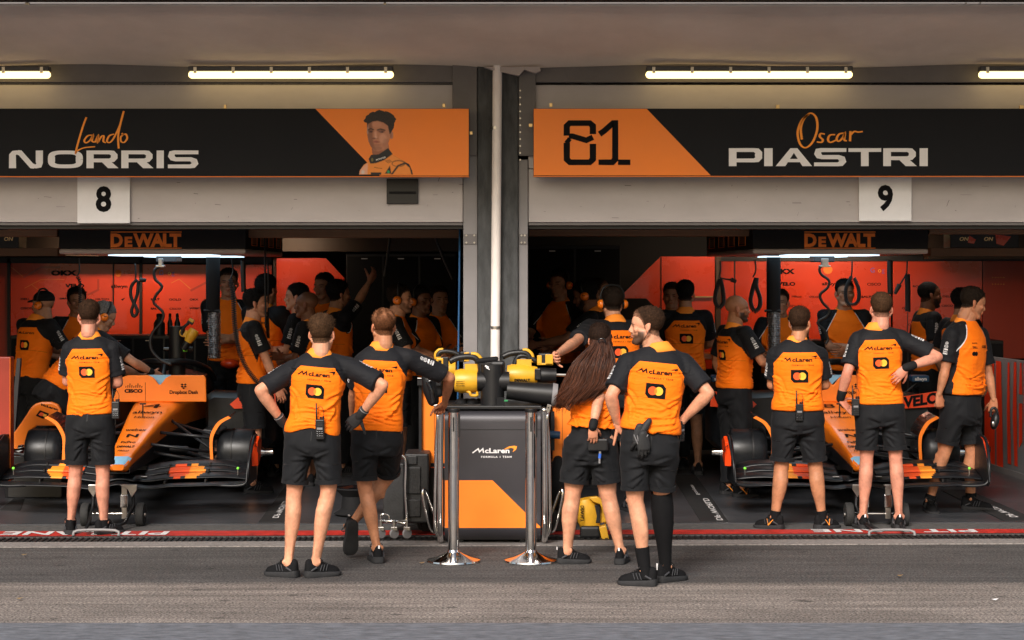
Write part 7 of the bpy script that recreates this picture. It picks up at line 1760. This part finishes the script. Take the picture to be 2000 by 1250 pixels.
bgman('bald man facing left with folded arms in the left garage', 598, 568, 2.9, -80, 'crossed', skin='brown', hair='black', style='shaved', seed=18, legs='shorts', detail=True, back_logo=False, sl_mark='L')
bgman('man in shade facing left beyond the gloved man\'s head', 632, 533, 4.5, -150, 'front', skin='olive', hair='black', style='short', seed=19, legs='trousers', back_logo=False)
bgman('man with dark hair reaching an arm up to the right toward the screens', 662, 548, 3.9, 60, 'up', skin='olive', hair='black', style='thick', seed=20, legs='trousers', J=dict(elR=P(700, 588, 3.9), wrR=P(722, 550, 4.0)))
bgman('moustached man with orange ear defenders facing right behind the leaning man', 781, 555, 2.3, 96, 'front', skin='fair', hair='dark', style='short', ears=True, seed=21, detail=True, back_logo=False, front_marks=False, beard=.5)
bgman('shaded man with ear defenders in the middle of three by the blue hose', 822, 560, 3.1, 130, 'crossed', skin='brown', hair='black', style='short', ears=True, seed=22, legs='trousers', back_logo=False)
bgman('shaded man facing us nearest the blue hose', 858, 558, 3.5, 158, 'crossed', skin='olive', hair='dark', style='short', seed=23, legs='trousers', back_logo=False)
# right garage
bgman('shaded man with ear defenders facing left nearest the pillar', 1092, 527, 4.2, -150, 'front', skin='olive', hair='dark', style='short', ears=True, seed=31, legs='trousers', back_logo=False)
bgman('bearded man with ear defenders bending his head left by the pillar', 1143, 548, 2.9, -78, 'reachL', lean=.16, skin='brown', hair='black', style='thick', head_pitch=-18, beard=.9, ears=True, seed=32, back_logo=False, sl_mark='L', legs='trousers')
bgman('man half hidden between two pairs of ear defenders', 1170, 541, 3.9, 100, 'down', skin='olive', hair='dark', style='buzz', seed=33, legs='trousers', back_logo=False)
bgman('man with orange ear defenders seen from behind, reaching to the battery on the cart', 1196, 560, .9, -12, 'down', skin='fair', hair='dark', style='short', ears=True, seed=34, detail=True, J=dict(elL=P(1124, 668, .15), wrL=P(1086, 694, -.55), shL=P(1152, 640, .75)), lean=.10, hands=('grip', 'relaxed'), sl_mark='L', bw=1.05)
bgman('shaded man with glasses partly behind the man seen from behind', 1312, 553, 4.6, -170, 'down', skin='olive', hair='brown', style='messy', seed=35, legs='trousers', back_logo=False)
bgman('tall man with black hair seen from behind in the right garage', 1338, 547, 3.9, 0, 'front', skin='olive', hair='black', style='short', seed=36, legs='shorts', detail=True)
bgman('bald bearded man with a tattooed forearm facing right', 1440, 575, 2.0, 66, 'down', skin='tan', hair='dark', style='bald', beard=.95, head_yaw=86, seed=37, legs='trousers', detail=True, sl_mark='R', stripe='orange_ink', J=dict(wrR=(-.02, .34, -.30)), belly=1.05)
bgman('shaded man behind the crinkled duct on the right', 1524, 565, 4.2, -165, 'front', skin='olive', hair='dark', style='short', seed=38, legs='trousers', back_logo=False)
bgman('shaded man facing us with folded arms behind the wavy air hose', 1650, 545, 3.7, 178, 'crossed', skin='olive', hair='black', style='short', seed=39, legs='trousers', back_logo=False)
bgman('bearded man facing right in shade beyond the man with wristbands', 1816, 549, 3.7, 82, 'down', skin='brown', hair='black', style='buzz', beard=.95, seed=40, legs='trousers', back_logo=False, sl_mark='R')
bgman('dark haired man mostly hidden behind the man in profile at the right', 1880, 562, 3.0, 60, 'down', skin='olive', hair='black', style='short', seed=41, legs='trousers', back_logo=False)
